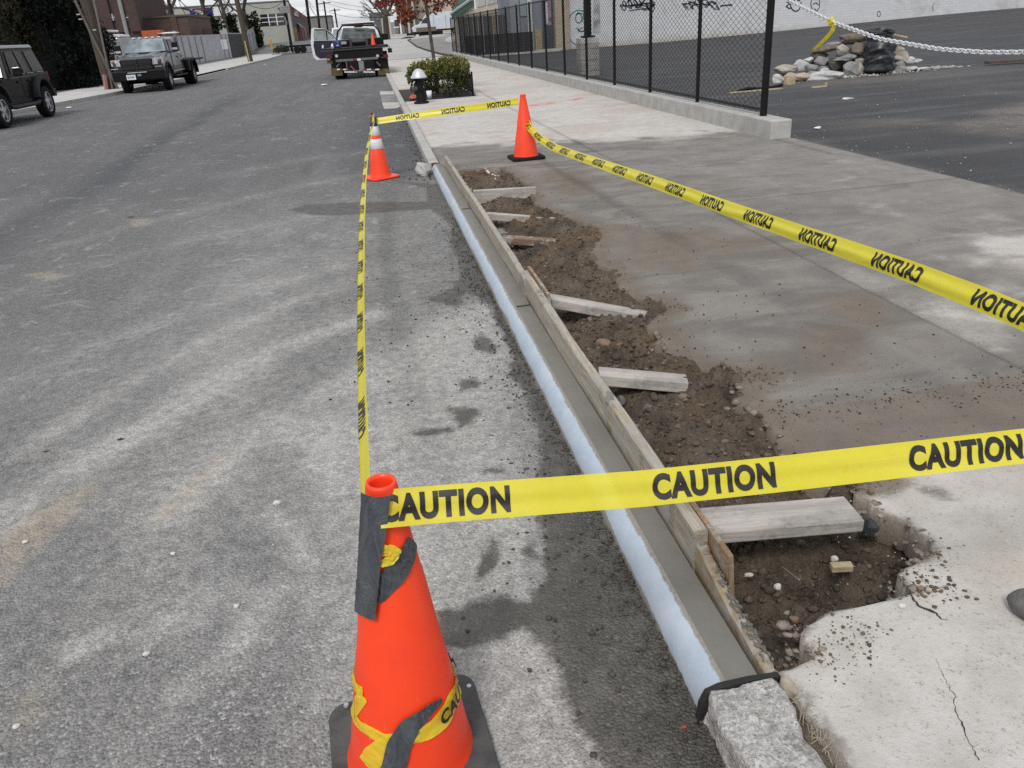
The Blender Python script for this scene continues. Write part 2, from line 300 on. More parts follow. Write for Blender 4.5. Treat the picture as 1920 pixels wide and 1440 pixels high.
M_['wood_ply'] = wood_mat('plywood', (0.36, 0.24, 0.13), (0.19, 0.12, 0.07), 0.2, axis=2)
M_['wood_pole'] = simple('utility_pole_wood', (0.085, 0.067, 0.052), 0.9, var=0.5, scale=5, sc=(8, 8, 0.5), bump=0.6, bscale=12)
M_['wood_fresh'] = wood_mat('pale_scrap_wood', (0.55, 0.46, 0.30), (0.38, 0.29, 0.17), axis=0)
M_['bark'] = simple('bark', (0.105, 0.085, 0.07), 0.92, var=0.5, scale=6, bump=0.6, bscale=25)
M_['metal'] = simple('bright_metal', (0.62, 0.63, 0.65), 0.32, metal=0.85, var=0.15)
M_['zinc'] = simple('zinc_chain', (0.78, 0.79, 0.80), 0.42, metal=0.35, var=0.12)
M_['rim'] = simple('alloy_rim', (0.62, 0.63, 0.65), 0.35, metal=0.6, var=0.15)
M_['glass'] = glass_mat('dark_glass'); M_['glass2'] = glass_mat('pale_glass', (0.20, 0.24, 0.26), 0.08)
M_['bag'] = simple('black_plastic_bag', (0.022, 0.024, 0.030), 0.36, var=0.3)
M_['white_paint'] = simple('white_paint', (0.74, 0.75, 0.77), 0.35, var=0.1)
M_['red'] = simple('red_plastic', (0.22, 0.014, 0.02), 0.45); M_['blue'] = simple('blue_plastic', (0.02, 0.03, 0.13), 0.45)
M_['yellow'] = simple('yellow_paint', (0.62, 0.36, 0.03), 0.5); M_['mustard'] = simple('mustard_plate', (0.11, 0.082, 0.022), 0.7)
M_['paper'] = simple('paper_white', (0.78, 0.78, 0.78), 0.8, var=0.1)
M_['crack'] = simple('crack_dirt', (0.035, 0.028, 0.022), 0.95)
# ------------------------------------------------------------------ mesh builder
class MB:
    def __init__(s): s.v = []; s.f = []
    def add(s, vs, fs):
        o = len(s.v); s.v += [tuple(p) for p in vs]; s.f += [tuple(i + o for i in f) for f in fs]; return s
    def box(s, c, d, rz=0.0, mat=None):
        hx, hy, hz = d[0] / 2, d[1] / 2, d[2] / 2
        vs = [Vector((x, y, z)) for x in (-hx, hx) for y in (-hy, hy) for z in (-hz, hz)]
        if rz: vs = [Matrix.Rotation(rz, 3, 'Z') @ p for p in vs]
        if mat: vs = [mat @ p for p in vs]
        c = Vector(c)
        return s.add([p + c for p in vs], [(0, 1, 3, 2), (4, 6, 7, 5), (0, 4, 5, 1), (2, 3, 7, 6), (0, 2, 6, 4), (1, 5, 7, 3)])
    def b2(s, p, q):
        return s.box([(a + b) / 2 for a, b in zip(p, q)], [abs(b - a) for a, b in zip(p, q)])
    def tube(s, pts, r, n=8, caps=True):
        pts = [Vector(p) for p in pts]; rs = r if isinstance(r, (list, tuple)) else [r] * len(pts); vs = []; fs = []; up = None
        for i, p in enumerate(pts):
            d = (pts[min(i + 1, len(pts) - 1)] - pts[max(i - 1, 0)])
            if d.length < 1e-9: d = Vector((0, 0, 1))
            d.normalize()
            if up is None: up = Vector((0, 0, 1)) if abs(d.z) < 0.9 else Vector((1, 0, 0))
            a = d.cross(up)
            if a.length < 1e-5: a = d.cross(Vector((1, 0, 0.3)))
            a.normalize(); b = a.cross(d); up = b
            for k in range(n):
                t = 2 * math.pi * k / n; vs.append(p + (a * math.cos(t) + b * math.sin(t)) * rs[i])
        for i in range(len(pts) - 1):
            for k in range(n): fs.append((i * n + k, i * n + (k + 1) % n, (i + 1) * n + (k + 1) % n, (i + 1) * n + k))
        if caps: fs.append(tuple(range(n))[::-1]); fs.append(tuple((len(pts) - 1) * n + k for k in range(n)))
        return s.add(vs, fs)
    def lathe(s, prof, c=(0, 0, 0), n=24, axis='Z', close=False):
        vs = []; fs = []; c = Vector(c)
        for r, z in prof:
            for k in range(n):
                t = 2 * math.pi * k / n; x, y = r * math.cos(t), r * math.sin(t)
                vs.append(c + (Vector((x, y, z)) if axis == 'Z' else Vector((z, x, y)) if axis == 'X' else Vector((y, z, x))))
        for i in range(len(prof) - 1):
            for k in range(n): fs.append((i * n + k, i * n + (k + 1) % n, (i + 1) * n + (k + 1) % n, (i + 1) * n + k))
        if close: fs.append(tuple(range(n))[::-1]); fs.append(tuple((len(prof) - 1) * n + k for k in range(n)))
        return s.add(vs, fs)
    def prism(s, poly, x0, x1, axis='X'):
        n = len(poly)
        mk = (lambda a, u, v: (a, u, v)) if axis == 'X' else (lambda a, u, v: (u, a, v)) if axis == 'Y' else (lambda a, u, v: (u, v, a))
        vs = [mk(x0, u, v) for u, v in poly] + [mk(x1, u, v) for u, v in poly]
        fs = [tuple(range(n)), tuple(range(2 * n - 1, n - 1, -1))] + [(i, i + n, (i + 1) % n + n, (i + 1) % n) for i in range(n)]
        return s.add(vs, fs)
    def quad(s, a, b, c, d): return s.add([a, b, c, d], [(0, 1, 2, 3)])
    def slabq(s, q, off):
        """a quad with thickness: q four corners, off the thickness vector"""
        off = Vector(off); q = [Vector(p) for p in q]
        return s.add(q + [p + off for p in q], [(0, 1, 2, 3), (7, 6, 5, 4), (0, 4, 5, 1), (1, 5, 6, 2), (2, 6, 7, 3), (3, 7, 4, 0)])
    def rock(s, c, r, seed=0, sub=2, rough=0.28, ang=0.0):
        bm = bmesh.new(); bmesh.ops.create_icosphere(bm, subdivisions=sub, radius=1.0); rnd = random.Random(seed)
        pl = [(Vector((rnd.gauss(0, 1), rnd.gauss(0, 1), rnd.gauss(0, 1))).normalized(), rnd.uniform(0.62, 0.92)) for _ in range(9)]
        ph = [rnd.uniform(0, 6) for _ in range(6)]; vs = []
        for v in bm.verts:
            p = v.co.copy(); k = 1 + rough * 0.5 * (math.sin(3 * p.x + ph[0]) * math.sin(2.6 * p.y + ph[1]) + 0.7 * math.sin(5 * p.z + ph[2] + p.x * 3))
            p *= k
            for d, h in pl:
                e = p.dot(d)
                if e > h: p -= d * (e - h) * (0.55 + ang * 0.45)
            vs.append((c[0] + p.x * r[0], c[1] + p.y * r[1], c[2] + p.z * r[2]))
        bm.verts.index_update(); fs = [tuple(v.index for v in f.verts) for f in bm.faces]; bm.free()
        return s.add(vs, fs)
    def mesh(s, name, mat, smooth=False):
        me = bpy.data.meshes.new(name); me.from_pydata(s.v, [], s.f); me.materials.append(mat)
        if smooth: me.polygons.foreach_set('use_smooth', [True] * len(me.polygons))
        me.update(); return me
def obj(name, mb, mat, parent=None, smooth=False, bevel=0.0, label=None, kind=None, solid=0.0):
    me = mb.mesh(name, mat, smooth) if isinstance(mb, MB) else mb
    o = bpy.data.objects.new(name, me); COL.objects.link(o)
    if parent is not None:
        o.parent = parent; o.matrix_parent_inverse = Matrix.Translation(-parent.location)
    if bevel:
        b = o.modifiers.new('bevel', 'BEVEL'); b.width = bevel; b.segments = 2; b.limit_method = 'ANGLE'; b.angle_limit = R_(35)
    if label: o['label'] = label
    if kind: o['kind'] = kind
    return o
def tag(o, label, cat, group=None):
    o['label'] = label; o['category'] = cat
    if group: o['group'] = group
    return o
def thing(name, loc, label, cat, group=None):
    o = bpy.data.objects.new(name, None); COL.objects.link(o); o.location = loc; o.empty_display_size = 0.1
    return tag(o, label, cat, group)
def one(name, mb, mat, label, cat, group=None, **k):
    return tag(obj(name, mb, mat, None, **k), label, cat, group)
def struct(name, mb, mat, **k): return obj(name, mb, mat, None, kind='structure', **k)
def copy_tree(o, dloc=(0, 0, 0), label=None, rz=0.0, group=None):
    """copy a thing made round its own origin, with its parts and sub-parts"""
    def rec(src, par):
        c = src.copy(); COL.objects.link(c)
        if par is not None: c.parent = par; c.matrix_parent_inverse = src.matrix_parent_inverse.copy()
        for ch in list(src.children): rec(ch, c)
        return c
    c = rec(o, None); c.location = Vector(o.location) + Vector(dloc); c.rotation_euler[2] += rz
    if label: c['label'] = label
    if group: c['group'] = group
    return c
def gridmesh(name, xs, ys, zf, mat, attrs=None, mask=None):
    X, Y = np.meshgrid(xs, ys); Z = zf(X, Y); n, m = X.shape
    return gridXYZ(name, X, Y, Z, mat, attrs, mask)
def gridXYZ(name, X, Y, Z, mat, attrs=None, mask=None, smooth=True):
    n, m = X.shape; me = bpy.data.meshes.new(name)
    co_ = np.stack([X, Y, Z], -1).reshape(-1, 3); idx = np.arange(n * m).reshape(n, m)
    q = np.stack([idx[:-1, :-1], idx[:-1, 1:], idx[1:, 1:], idx[1:, :-1]], -1).reshape(-1, 4)
    if mask is not None: q = q[mask[:-1, :-1].reshape(-1)]
    me.vertices.add(len(co_)); me.vertices.foreach_set('co', co_.astype(np.float32).ravel())
    me.loops.add(len(q) * 4); me.loops.foreach_set('vertex_index', q.astype(np.int32).ravel())
    me.polygons.add(len(q)); me.polygons.foreach_set('loop_start', np.arange(0, len(q) * 4, 4, dtype=np.int32)); me.polygons.foreach_set('loop_total', np.full(len(q), 4, np.int32))
    if smooth: me.polygons.foreach_set('use_smooth', np.ones(len(q), bool))
    me.update(calc_edges=True); me.validate()
    for k, v in (attrs or {}).items():
        a = me.attributes.new(k, 'FLOAT', 'POINT'); a.data.foreach_set('value', np.asarray(v, np.float32).ravel())
    me.materials.append(mat); return me
def lum(p, c): return p

# ================================================================== SETTING
SW = 0.10                                   # pavement level above the gutter
def px(pts, z=0.0): return [tuple(G(x, y, z)[:2]) for x, y in pts]
# ---- ground sheet to the horizon
gx = np.concatenate([np.linspace(-900, -60, 15), np.linspace(-50, 60, 56), np.linspace(80, 900, 15)])
gy = np.concatenate([np.linspace(-60, -5, 6), np.linspace(0, 130, 66), np.linspace(140, 260, 13), np.linspace(300, 1500, 12)])
me = gridmesh('ground', gx, gy, lambda X, Y: terrain(X, Y) - 0.12, simple('far_ground', (0.20, 0.19, 0.175), 0.95, var=0.4, scale=0.3, obj=False))
struct('ground', me, None)
# ---- road
rx = np.concatenate([np.linspace(-13.4, -4.2, 24), np.linspace(-4, -1.65, 60), np.arange(-1.62, 0.6, 0.02), [0.625]])
ry = np.concatenate([np.linspace(-3, 0.5, 8), np.arange(0.55, 5.0, 0.02), np.arange(5.0, 11.0, 0.04), np.linspace(11.1, 40, 120), np.linspace(40.5, 130, 90), np.linspace(135, 420, 30)])
X, Y = np.meshgrid(rx, ry)
WET = [
 [(742,340),(800,352),(800,385),(846,421),(843,459),(862,494),(862,518),(870,546),(914,567),(925,594),(942,626),(963,671),(950,700),(984,733),(991,768),(1008,799),(1015,834),(1008,883),(1011,967),(1019,1050),(1015,1102),(989,1127),(944,1117),(887,1129),(815,1151),(800,1185),(835,1215),(872,1215),(944,1196),(977,1177),(1004,1196),(1030,1230),(1052,1256),(1060,1305),(1082,1350),(1131,1425),(1150,1520),(1400,1520),(1310,1310),(1200,1090),(1080,870),(975,650),(890,470),(832,345)],
 [(815,534),(834,527),(852,532),(848,541),(827,548),(803,563),(834,570),(862,576),(868,553),(885,540),(862,524)],
 [(860,712),(885,709),(901,718),(893,727),(868,730)],[(842,763),(868,765),(897,770),(890,795),(862,801),(848,785)],[(768,812),(800,806),(852,800),(846,812),(782,820)],
 [(886,640),(903,622),(930,648),(922,664),(890,655)],[(920,1012),(940,1030),(925,1070),(892,1092),(900,1050)],[(980,1030),(1005,1020),(1015,1050),(990,1055)],
 [(538,394),(575,384),(640,380),(720,378),(805,378),(810,392),(720,398),(640,404),(590,404)],[(895,882),(930,875),(945,884),(905,892)],[(560,318),(586,304),(578,330)],[(1430,1500),(1440,1490),(1450,1500)],
]
wet = np.full(X.shape, 9.0)
for w in WET: wet = np.minimum(wet, sdf(px(w), X, Y))
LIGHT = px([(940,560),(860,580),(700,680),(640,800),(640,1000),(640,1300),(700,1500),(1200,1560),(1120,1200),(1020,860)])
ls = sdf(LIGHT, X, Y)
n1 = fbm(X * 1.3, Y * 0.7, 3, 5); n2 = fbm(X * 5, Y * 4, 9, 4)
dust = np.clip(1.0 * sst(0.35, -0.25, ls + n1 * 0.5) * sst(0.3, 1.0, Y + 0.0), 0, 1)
gzone = sst(-3.6, -0.6, X + n1 * 1.6) * sst(10.5, 6.5, Y + n1 * 2.5) * 0.44
lband = 0.36 * np.exp(-((X + 1.62 - 0.02 * Y + n1 * 0.25) / 0.17) ** 2) * sst(0.8, 1.6, Y) * sst(5.5, 3.2, Y)
lband2 = 0.3 * np.exp(-((X + 0.95 + n1 * 0.25) / 0.30) ** 2) * sst(1.6, 2.3, Y) * sst(7.5, 3.2, Y)
sw = 0
for pts_, w_, a_ in (([(-80,1030),(60,930),(180,860),(300,785),(420,705),(560,640),(700,590)], .11, .55), ([(40,850),(190,750),(380,640),(560,560)], .07, .35), ([(-60,760),(200,640),(420,560),(640,500)], .12, .2), ([(300,980),(430,850),(560,760),(660,700)], .10, .35), ([(560,800),(620,840),(640,900)], .13, .7), ([(500,960),(560,1010),(575,1060)], .045, .7), ([(330,1310),(450,1200),(540,1090)], .05, .45), ([(300,1180),(430,1120),(560,1120)], .09, .3), ([(140,1220),(190,1195)], .035, .8), ([(390,900),(420,905)], .03, 1.0), ([(0,560),(160,500),(400,440),(620,400)], .14, .16), ([(80,470),(300,410),(560,350),(660,330)], .16, .16), ([(420,330),(560,300),(690,285)], .2, .18)):
    sw = np.maximum(sw, a_ * np.exp(-((plined(px(pts_), X, Y) + n2 * .10) / w_) ** 2) * (.45 + 1.1 * vnoise(X * 9, Y * 9, 88)))
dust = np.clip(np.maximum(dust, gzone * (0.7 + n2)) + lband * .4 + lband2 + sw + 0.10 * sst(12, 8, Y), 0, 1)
TAN = [[(-60,1120),(0,1000),(110,930),(200,890),(150,960),(40,1060),(-60,1180)],[(290,965),(330,930),(420,850),(432,862),(350,950),(300,980)],[(40,1370),(30,1320),(60,1295),(75,1320),(60,1360)],[(185,730),(150,735),(120,725),(60,510),(110,512),(120,522),(80,525)],[(240,412),(280,408),(278,422),(250,425)],[(40,515),(90,508),(130,518),(100,527),(70,524)]]
tan = np.zeros(X.shape)
for i, w in enumerate(TAN):
    if i == 3: continue
    tan = np.maximum(tan, sst(0.05, -0.08, sdf(px(w), X, Y)))
fresh = np.maximum(0.9 * np.exp(-((X + 3.75 + 0.035 * (Y - 10) + n1 * 0.5) / 0.30) ** 2) * sst(4, 8, Y) * sst(34, 24, Y),
        0.8 * sst(-1.1, 0.0, X + n1 * 1.0) * sst(9.3, 10.2, Y + n2) * sst(32, 14, Y))
fresh = np.maximum(fresh, 0.30 * sst(0.2, 0.5, n1 + 0.25) * sst(5, 9, Y))
coarse = sst(2.3, 1.4, Y + n1) * sst(0.1, -0.5, X + n1 * 0.4)
Zr = terrain(X, Y) + (fbm(X * 0.8, Y * 0.8, 5, 3) * 0.012) * (Y < 30) + np.where(X > 0.3, -0.004 * sst(0.3, 0.6, X), 0)
me = gridXYZ('road', X, Y, Zr, M_['road'], dict(wet=wet, dust=dust, tan=tan, fresh=fresh, coarse=coarse))
struct('road', me, None)
# ---- left pavement and its kerb
KL = [(-12.6, -5), (-11.9, 18), (-11.15, 26), (-10.15, 34), (-9.6, 40), (-9.25, 57), (-9.0, 78), (-9.5, 96), (-10.3, 104)]
mb = MB(); kb = MB()
def kl(y):
    for (a, b), (c, d) in zip(KL, KL[1:]):
        if b <= y <= d: return a + (c - a) * (y - b) / (d - b)
    return -12.0
yy = [-5, 4, 12, 18, 22, 26, 30, 34, 37, 40, 45, 51, 57, 64, 71, 78, 84, 90, 96, 100, 104]
for i in range(len(yy) - 1):
    a, b = yy[i], yy[i + 1]; za, zb = float(terrain(-10, a)) + 0.11, float(terrain(-10, b)) + 0.11
    mb.quad((kl(a) - .15, a, za), (kl(b) - .15, b, zb), (-13.4 - (a > 50) * 1.2, b, zb), (-13.4 - (a > 50) * 1.2, a, za))
    drive = 41.5 <= a < 56
    hz = 0.02 if drive else 0.115
    kb.slabq([(kl(a), a, za - .11 + hz), (kl(b), b, zb - .11 + hz), (kl(b) - .15, b, zb - .11 + hz), (kl(a) - .15, a, za - .11 + hz)], (0, 0, -hz - .05))
struct('left_pavement', mb, simple('left_pavement_concrete', (0.52, 0.51, 0.49), 0.9, var=0.2, scale=1.2, obj=False))
struct('left_kerb', kb, M_['kerb_con'])
mb = MB()
for a, b in ((20, 30), (30, 41), (41, 60)): mb.quad((-13.4, a, .105), (-13.4, b, .105), (-30, b, .15), (-30, a, .15))
struct('left_driveway', mb, simple('left_driveway_asphalt', (0.10, 0.10, 0.10), 0.9, var=0.4, scale=1, obj=False))
# ---- pavement slabs on the right (each flag its own part, joints open between them)
TR = [(868,318),(945,312),(950,318),(970,330),(1000,350),(995,365),(1010,385),(1045,400),(1120,425),(1125,445),(1110,470),(1120,490),(1150,505),(1160,530),(1175,555),(1215,560),(1225,580),(1220,605),(1230,640),(1275,680),(1310,690),(1380,700),(1385,725),(1375,750),(1430,790),(1465,830),(1470,850),(1530,905),(1590,905),(1650,945),(1700,975),(1725,1010),(1720,1030),(1690,1060),(1685,1085),(1710,1110),(1715,1135),(1640,1140),(1600,1145),(1545,1150),(1510,1170),(1505,1195),(1512,1215),(1498,1240),(1470,1255),(1455,1258)]
TRG = px(TR, SW)
_ty = np.array([p[1] for p in TRG])[::-1]; _tx = np.array([p[0] for p in TRG])[::-1]
for i in range(1, len(_ty)): _ty[i] = max(_ty[i], _ty[i - 1] + 0.004)
def xr(Y):
    """right-hand edge of the trench"""
    x = np.interp(Y, _ty, _tx, left=0.775, right=0.775)
    j = lnoise(Y * 11 + 50, 21, 4, .55) * 0.055
    return np.where((Y > _ty[0]) & (Y < _ty[-1]), x + j, 0.775)
spots_wet = [px([(1715,905),(1760,912),(1800,940),(1760,938),(1720,922)], SW), px([(1610,1010),(1660,985),(1720,990),(1735,1020),(1690,1060),(1640,1040)], SW), px([(1480,1295),(1505,1290),(1560,1370),(1620,1450),(1540,1450)], SW)]
RED = [px([(766,219),(830,212),(870,206),(866,211),(800,220)], SW), px([(985,198),(1035,191),(1040,194),(995,200)], SW), px([(1065,187),(1090,183),(1092,186),(1070,189)], SW)]
pav = struct('pavement', MB().b2((0.80, -2, -0.40), (4.87, 9.3, -0.20)).b2((0.66, 9.34, -0.30), (4.87, 50, 0.055)), M_['crack'])
def film_at(X, Y, row):
    n = fbm(X * 1.1, Y * 1.1, 31, 5); n2 = fbm(X * 3.5, Y * 3.5, 37, 4)
    f = sst(11.6, 9.6, Y + 0.9 * (X - 0.9) * 0.18 + n * 1.2) * 0.92
    f = np.where(Y < 2.09, 0.04, f)
    f = f - 0.30 * sst(2.6, 3.2, X + n * 0.8) - 0.75 * sst(0.7, -0.3, np.hypot((X - 4.45) / 1.15, (Y - 3.75) / 0.75) - 0.6 + n2 * 0.8)
    f = f - .42 * (X > 2.53) * sst(3.05, 2.65, X + n2 * .5) * sst(2.5, 2.9, Y) * sst(4.5, 4.0, Y + n2 * .4)
    f = np.where(Y > 9.5, f + 0.22 * sst(0.1, 0.35, n2 + 0.15), f)
    return np.clip(f + n2 * 0.25, 0, 1.1)
def make_slab(x0, x1, y0, y1, left=False, dx=0.05, dy=0.05, z=SW):
    g = 0.004; y0 += g; y1 -= g; x1 -= g
    if not left: x0 += g
    ys = np.arange(y0, y1, dy); ys = np.append(ys, y1); nx = max(4, int((x1 - x0) / dx)); t = np.linspace(0, 1, nx)
    ys = np.concatenate([[ys[0]], ys, [ys[-1]]])
    L_ = xr(ys) if left else np.full(ys.shape, x0)
    t = np.concatenate([[0], t, [1]])
    X = L_[:, None] + (x1 - L_[:, None]) * t[None, :]; Y = np.repeat(ys[:, None], len(t), 1)
    Z = np.full(X.shape, z) + (fbm(X * 1.2, Y * 1.2, 51, 3) * 0.006)
    if left: Z = Z - 0.012 * np.exp(-(X - L_[:, None]) / 0.03) * (vnoise(Y * 22, X * 22, 77))
    Z[:, 0] -= 0.11; Z[:, -1] -= 0.11; Z[0, :] = z - 0.11; Z[-1, :] = z - 0.11
    if left: Y = Y + lnoise(X * 13 + 20, 31, 4, .55) * .045 * np.exp(-np.maximum(0, X - L_[:, None]) / .05) * ((Y > y0 + .06) & (Y < y1 - .06))
    tr = np.maximum(0, X - L_[:, None])
    soil = np.zeros(X.shape)
    if left:
        soil = 0.95 * np.exp(-tr / (0.10 + 0.16 * (vnoise(Y * 2.2, Y * 0, 61)))) * (Y > 2.0)
        soil = np.maximum(soil, 0.55 * np.exp(-tr / 0.05) * (Y <= 2.0))
        for cx, cy, r in ((1.42, 3.78, .16), (1.45, 2.86, .2), (1.46, 1.97, .13), (1.35, 1.62, .1), (1.6, 5.6, .25)):
            soil = np.maximum(soil, 1.0 * np.exp(-(((X - cx) / r) ** 2 + ((Y - cy) / (r * .7)) ** 2)))
    if left: soil[:, 0] = 0.75; soil[:, 1] = np.maximum(soil[:, 1], .3)
    soil = np.maximum(soil, 0.62 * np.exp(-np.abs(Y - 2.50 - 0.03 * (X - 1.4)) / 0.035) * (X < 2.75))
    soil = np.maximum(soil, (.30 + 1.5 * fbm(X * 1.7, Y * 1.7, 171, 4)) * sst(4.4, 2.0, X) * (Y > 2.09) * sst(9.5, 7.5, Y))
    soil = np.maximum(soil, 0.36 * ((Y > 2.09) & (Y < 2.52)) + 0.22 * sst(3.3, 2.4, Y) * (Y > 2.09))
    w = np.full(X.shape, 9.0)
    for s_ in spots_wet: w = np.minimum(w, sdf(s_, X, Y))
    pk = np.zeros(X.shape)
    for s_ in RED: pk = np.maximum(pk, sst(0.06, -0.06, sdf(s_, X, Y)))
    me = gridXYZ('slab', X, Y, Z, M_['slab'], dict(film=film_at(X, Y, 0), soil=soil, wet=w, paint=pk), smooth=False)
    return obj('slab', me, None, pav)
rowsL = [0.35, 2.085, 4.38, 6.03, 7.7, 9.35]
for i, (a, b) in enumerate(zip(rowsL, rowsL[1:])):
    make_slab(0.775, 2.53, a, b, True, 0.035, 0.012 if i == 0 else 0.02 if i < 3 else 0.03)
for a, b in zip([0.35, 2.54, 4.45, 6.1, 7.75, 9.45], [2.54, 4.45, 6.1, 7.75, 9.45, 12.0]):
    make_slab(2.53, 4.88 if b < 9.2 else 4.66, a, b)
make_slab(4.664, 4.88, 7.75, 9.0)
rowsF = [9.35, 12.0, 14.4, 16.8, 18.85, 20.75, 23.7, 26.2, 28.7, 31.2, 33.7, 36.2, 38.7, 41.2, 44.0, 46.6, 49.0]
for a, b in zip(rowsF, rowsF[1:]):
    if 18.8 < a < 23.0: make_slab(2.36, 2.53, a, b, False, 0.06, 0.1)          # open tree pit beside it
    else: make_slab(0.66, 2.53, a, b, False, 0.08, 0.08)
    if a > 11: make_slab(2.53, 4.66, a, b, False, 0.1, 0.1)
mb = MB().quad((.66, 18.85, .05), (2.36, 18.85, .05), (2.36, 23.7, .05), (.66, 23.7, .05)); struct('tree_pit_earth', mb, M_['soil'])
# pavement and driveway beyond the fence, climbing
xs = np.linspace(0.64, 30, 60); ys = np.linspace(49.0, 135, 70)
me = gridmesh('far_pavement', xs, ys, lambda X, Y: terrain(np.full(X.shape, 3.0), Y) + 0.11, simple('far_pavement_concrete', (0.46, 0.455, 0.44), 0.9, var=0.3, scale=0.6, obj=False, sc=(0.4, 1.4, 1)))
struct('far_pavement', me, None)
dr = [(858,106),(832,103),(800,94.5),(782,88),(771,80),(765,75.5),(770,74),(800,70),(850,62),(880,60)]
def onterr(px_, py_, off=0.0, lo=30, hi=240):
    a, b = lo, hi
    for _ in range(50):
        m = (a + b) / 2; p = at(px_, py_, m); zt = float(terrain(min(max(p.x, 2.5), 5.0) if p.x > 0 else p.x, m)) + off
        if p.z > zt: a = m
        else: b = m
    return at(px_, py_, (a + b) / 2)
P = [onterr(x, y, .125) for x, y in dr]
mb = MB(); cx = sum((p for p in P), Vector()) / len(P)
n = 14
for i in range(len(P)):
    a, b = P[i], P[(i + 1) % len(P)]
    for k in range(n):
        def q(p, t):
            r = p.lerp(cx, t); r.z = float(terrain(3.0, r.y)) + .122; return r
        mb.quad(q(a, k / n), q(b, k / n), q(b, (k + 1) / n), q(a, (k + 1) / n))
struct('far_driveway', mb, simple('far_driveway_concrete', (0.27, 0.262, 0.25), 0.9, var=0.3, scale=0.5, obj=False))
mb = MB()
for a, b in zip(P[:6], P[1:7]): mb.tube([a + Vector((0, 0, .01)), b + Vector((0, 0, .01))], .07, 6)
struct('driveway_edging', mb, M_['crack'])
# ---- lot
xs = np.concatenate([np.linspace(4.885, 12, 110), np.linspace(12.3, 70, 60)]); ys = np.concatenate([np.linspace(-4, 12, 120), np.linspace(12.3, 47, 90)])
X, Y = np.meshgrid(xs, ys); n1 = fbm(X * .45, Y * .45, 71, 5)
dl = np.clip(0.95 * sst(-0.05, 0.22, n1 + .12) * sst(14, 9.5, Y + .2 * X * 0) * sst(5.4, 7.5, X) + .55 * np.exp(-((X - 4.9) / .16) ** 2) * (vnoise(Y * 3, X, 8) > .3) + 0.55 * np.exp(-(((X - 10.2) / 2.4) ** 2 + ((Y - 15.6) / 1.2) ** 2)), 0, 1)
Z = terrain(X, Y) + SW - 0.035 + np.where(Y > 45, 0, fbm(X * .6, Y * .6, 12, 3) * .02)
struct('lot', gridXYZ('lot', X, Y, Z, M_['lot'], dict(dust=dl)), None)
# ---- kerbs on the right
mb = MB()
for k, (a, b) in enumerate(zip([9.62, 12.6, 15.6, 18.9, 22.0, 25, 28, 31, 34, 37, 40, 43, 46], [12.6, 15.6, 18.9, 22.0, 25, 28, 31, 34, 37, 40, 43, 46, 49])):
    kb = MB().b2((.535, a + .004, -.08), (.655, b - .004, SW + .004))
    if k == 0: ko = struct('kerb', MB().b2((.55, 9.62, -.2), (.64, 49, -.10)), M_['old_con'])
    obj('kerb_section', kb, M_['kerb_con'], ko, bevel=.015)
mb = MB()
for a, b in ((49, 54), (54, 62), (62, 75), (75, 90), (90, 120)):
    za, zb = float(terrain(3, a)) + .11, float(terrain(3, b)) + .11
    mb.slabq([(.535, a, za), (.655, a, za), (.655, b, zb), (.535, b, zb)], (0, 0, -.3))
struct('far_kerb', mb, M_['kerb_con'])
# fresh kerb: steel facing + concrete top
NY = 560; ys = np.linspace(1.295, 9.58, NY)
skew = lambda y: -0.004 * (y - 1.3)
prof = [(.586, -.06), (.588, .0), (.591, .018), (.597, .036), (.605, .052), (.615, .066), (.627, .077), (.640, .0835), (.652, .085)]
X = np.stack([p[0] + 0 * ys for p in prof], 1) + (skew(ys) - 0.0)[:, None]; Y = np.repeat(ys[:, None], len(prof), 1); Z = np.stack([p[1] + 0 * ys for p in prof], 1)
rg = 0.640 + fbm(ys * 7, ys * 0, 81, 4, .6) * .011; lf = 0.0 + .020 + fbm(ys * 3.2, ys * 0 + 4, 83, 4, .6) * .034 - .02 * sst(1.9, 1.5, ys)
e = np.minimum((rg[:, None] + skew(ys)[:, None]) - X, (Z - lf[:, None]) * .8)
kf = one('kerb_facing', gridXYZ('kerb_facing', X, Y, Z, M_['steel_kerb'], dict(edge=e)), None, 'long pale blue-white steel nosing smeared with cement along the freshly poured kerb', 'kerb facing')
X = np.stack([.6525 + 0 * ys, .69 + 0 * ys, .735 + 0 * ys], 1) + skew(ys)[:, None]; Y = np.repeat(ys[:, None], 3, 1)
Z = np.full(X.shape, .084) + fbm(X * 8, Y * 3, 15, 3) * .006 - np.array([0, .002, .004])[None, :]
nk = struct('new_kerb', gridXYZ('new_kerb', X, Y, Z, M_['fresh_con']), None)
mb = MB()
for yj in (4.15, 6.9): mb.box((.695 + skew(yj), yj, .0865), (.082, .006, .004), .06)
obj('joint_line', mb, M_['crack'], nk)
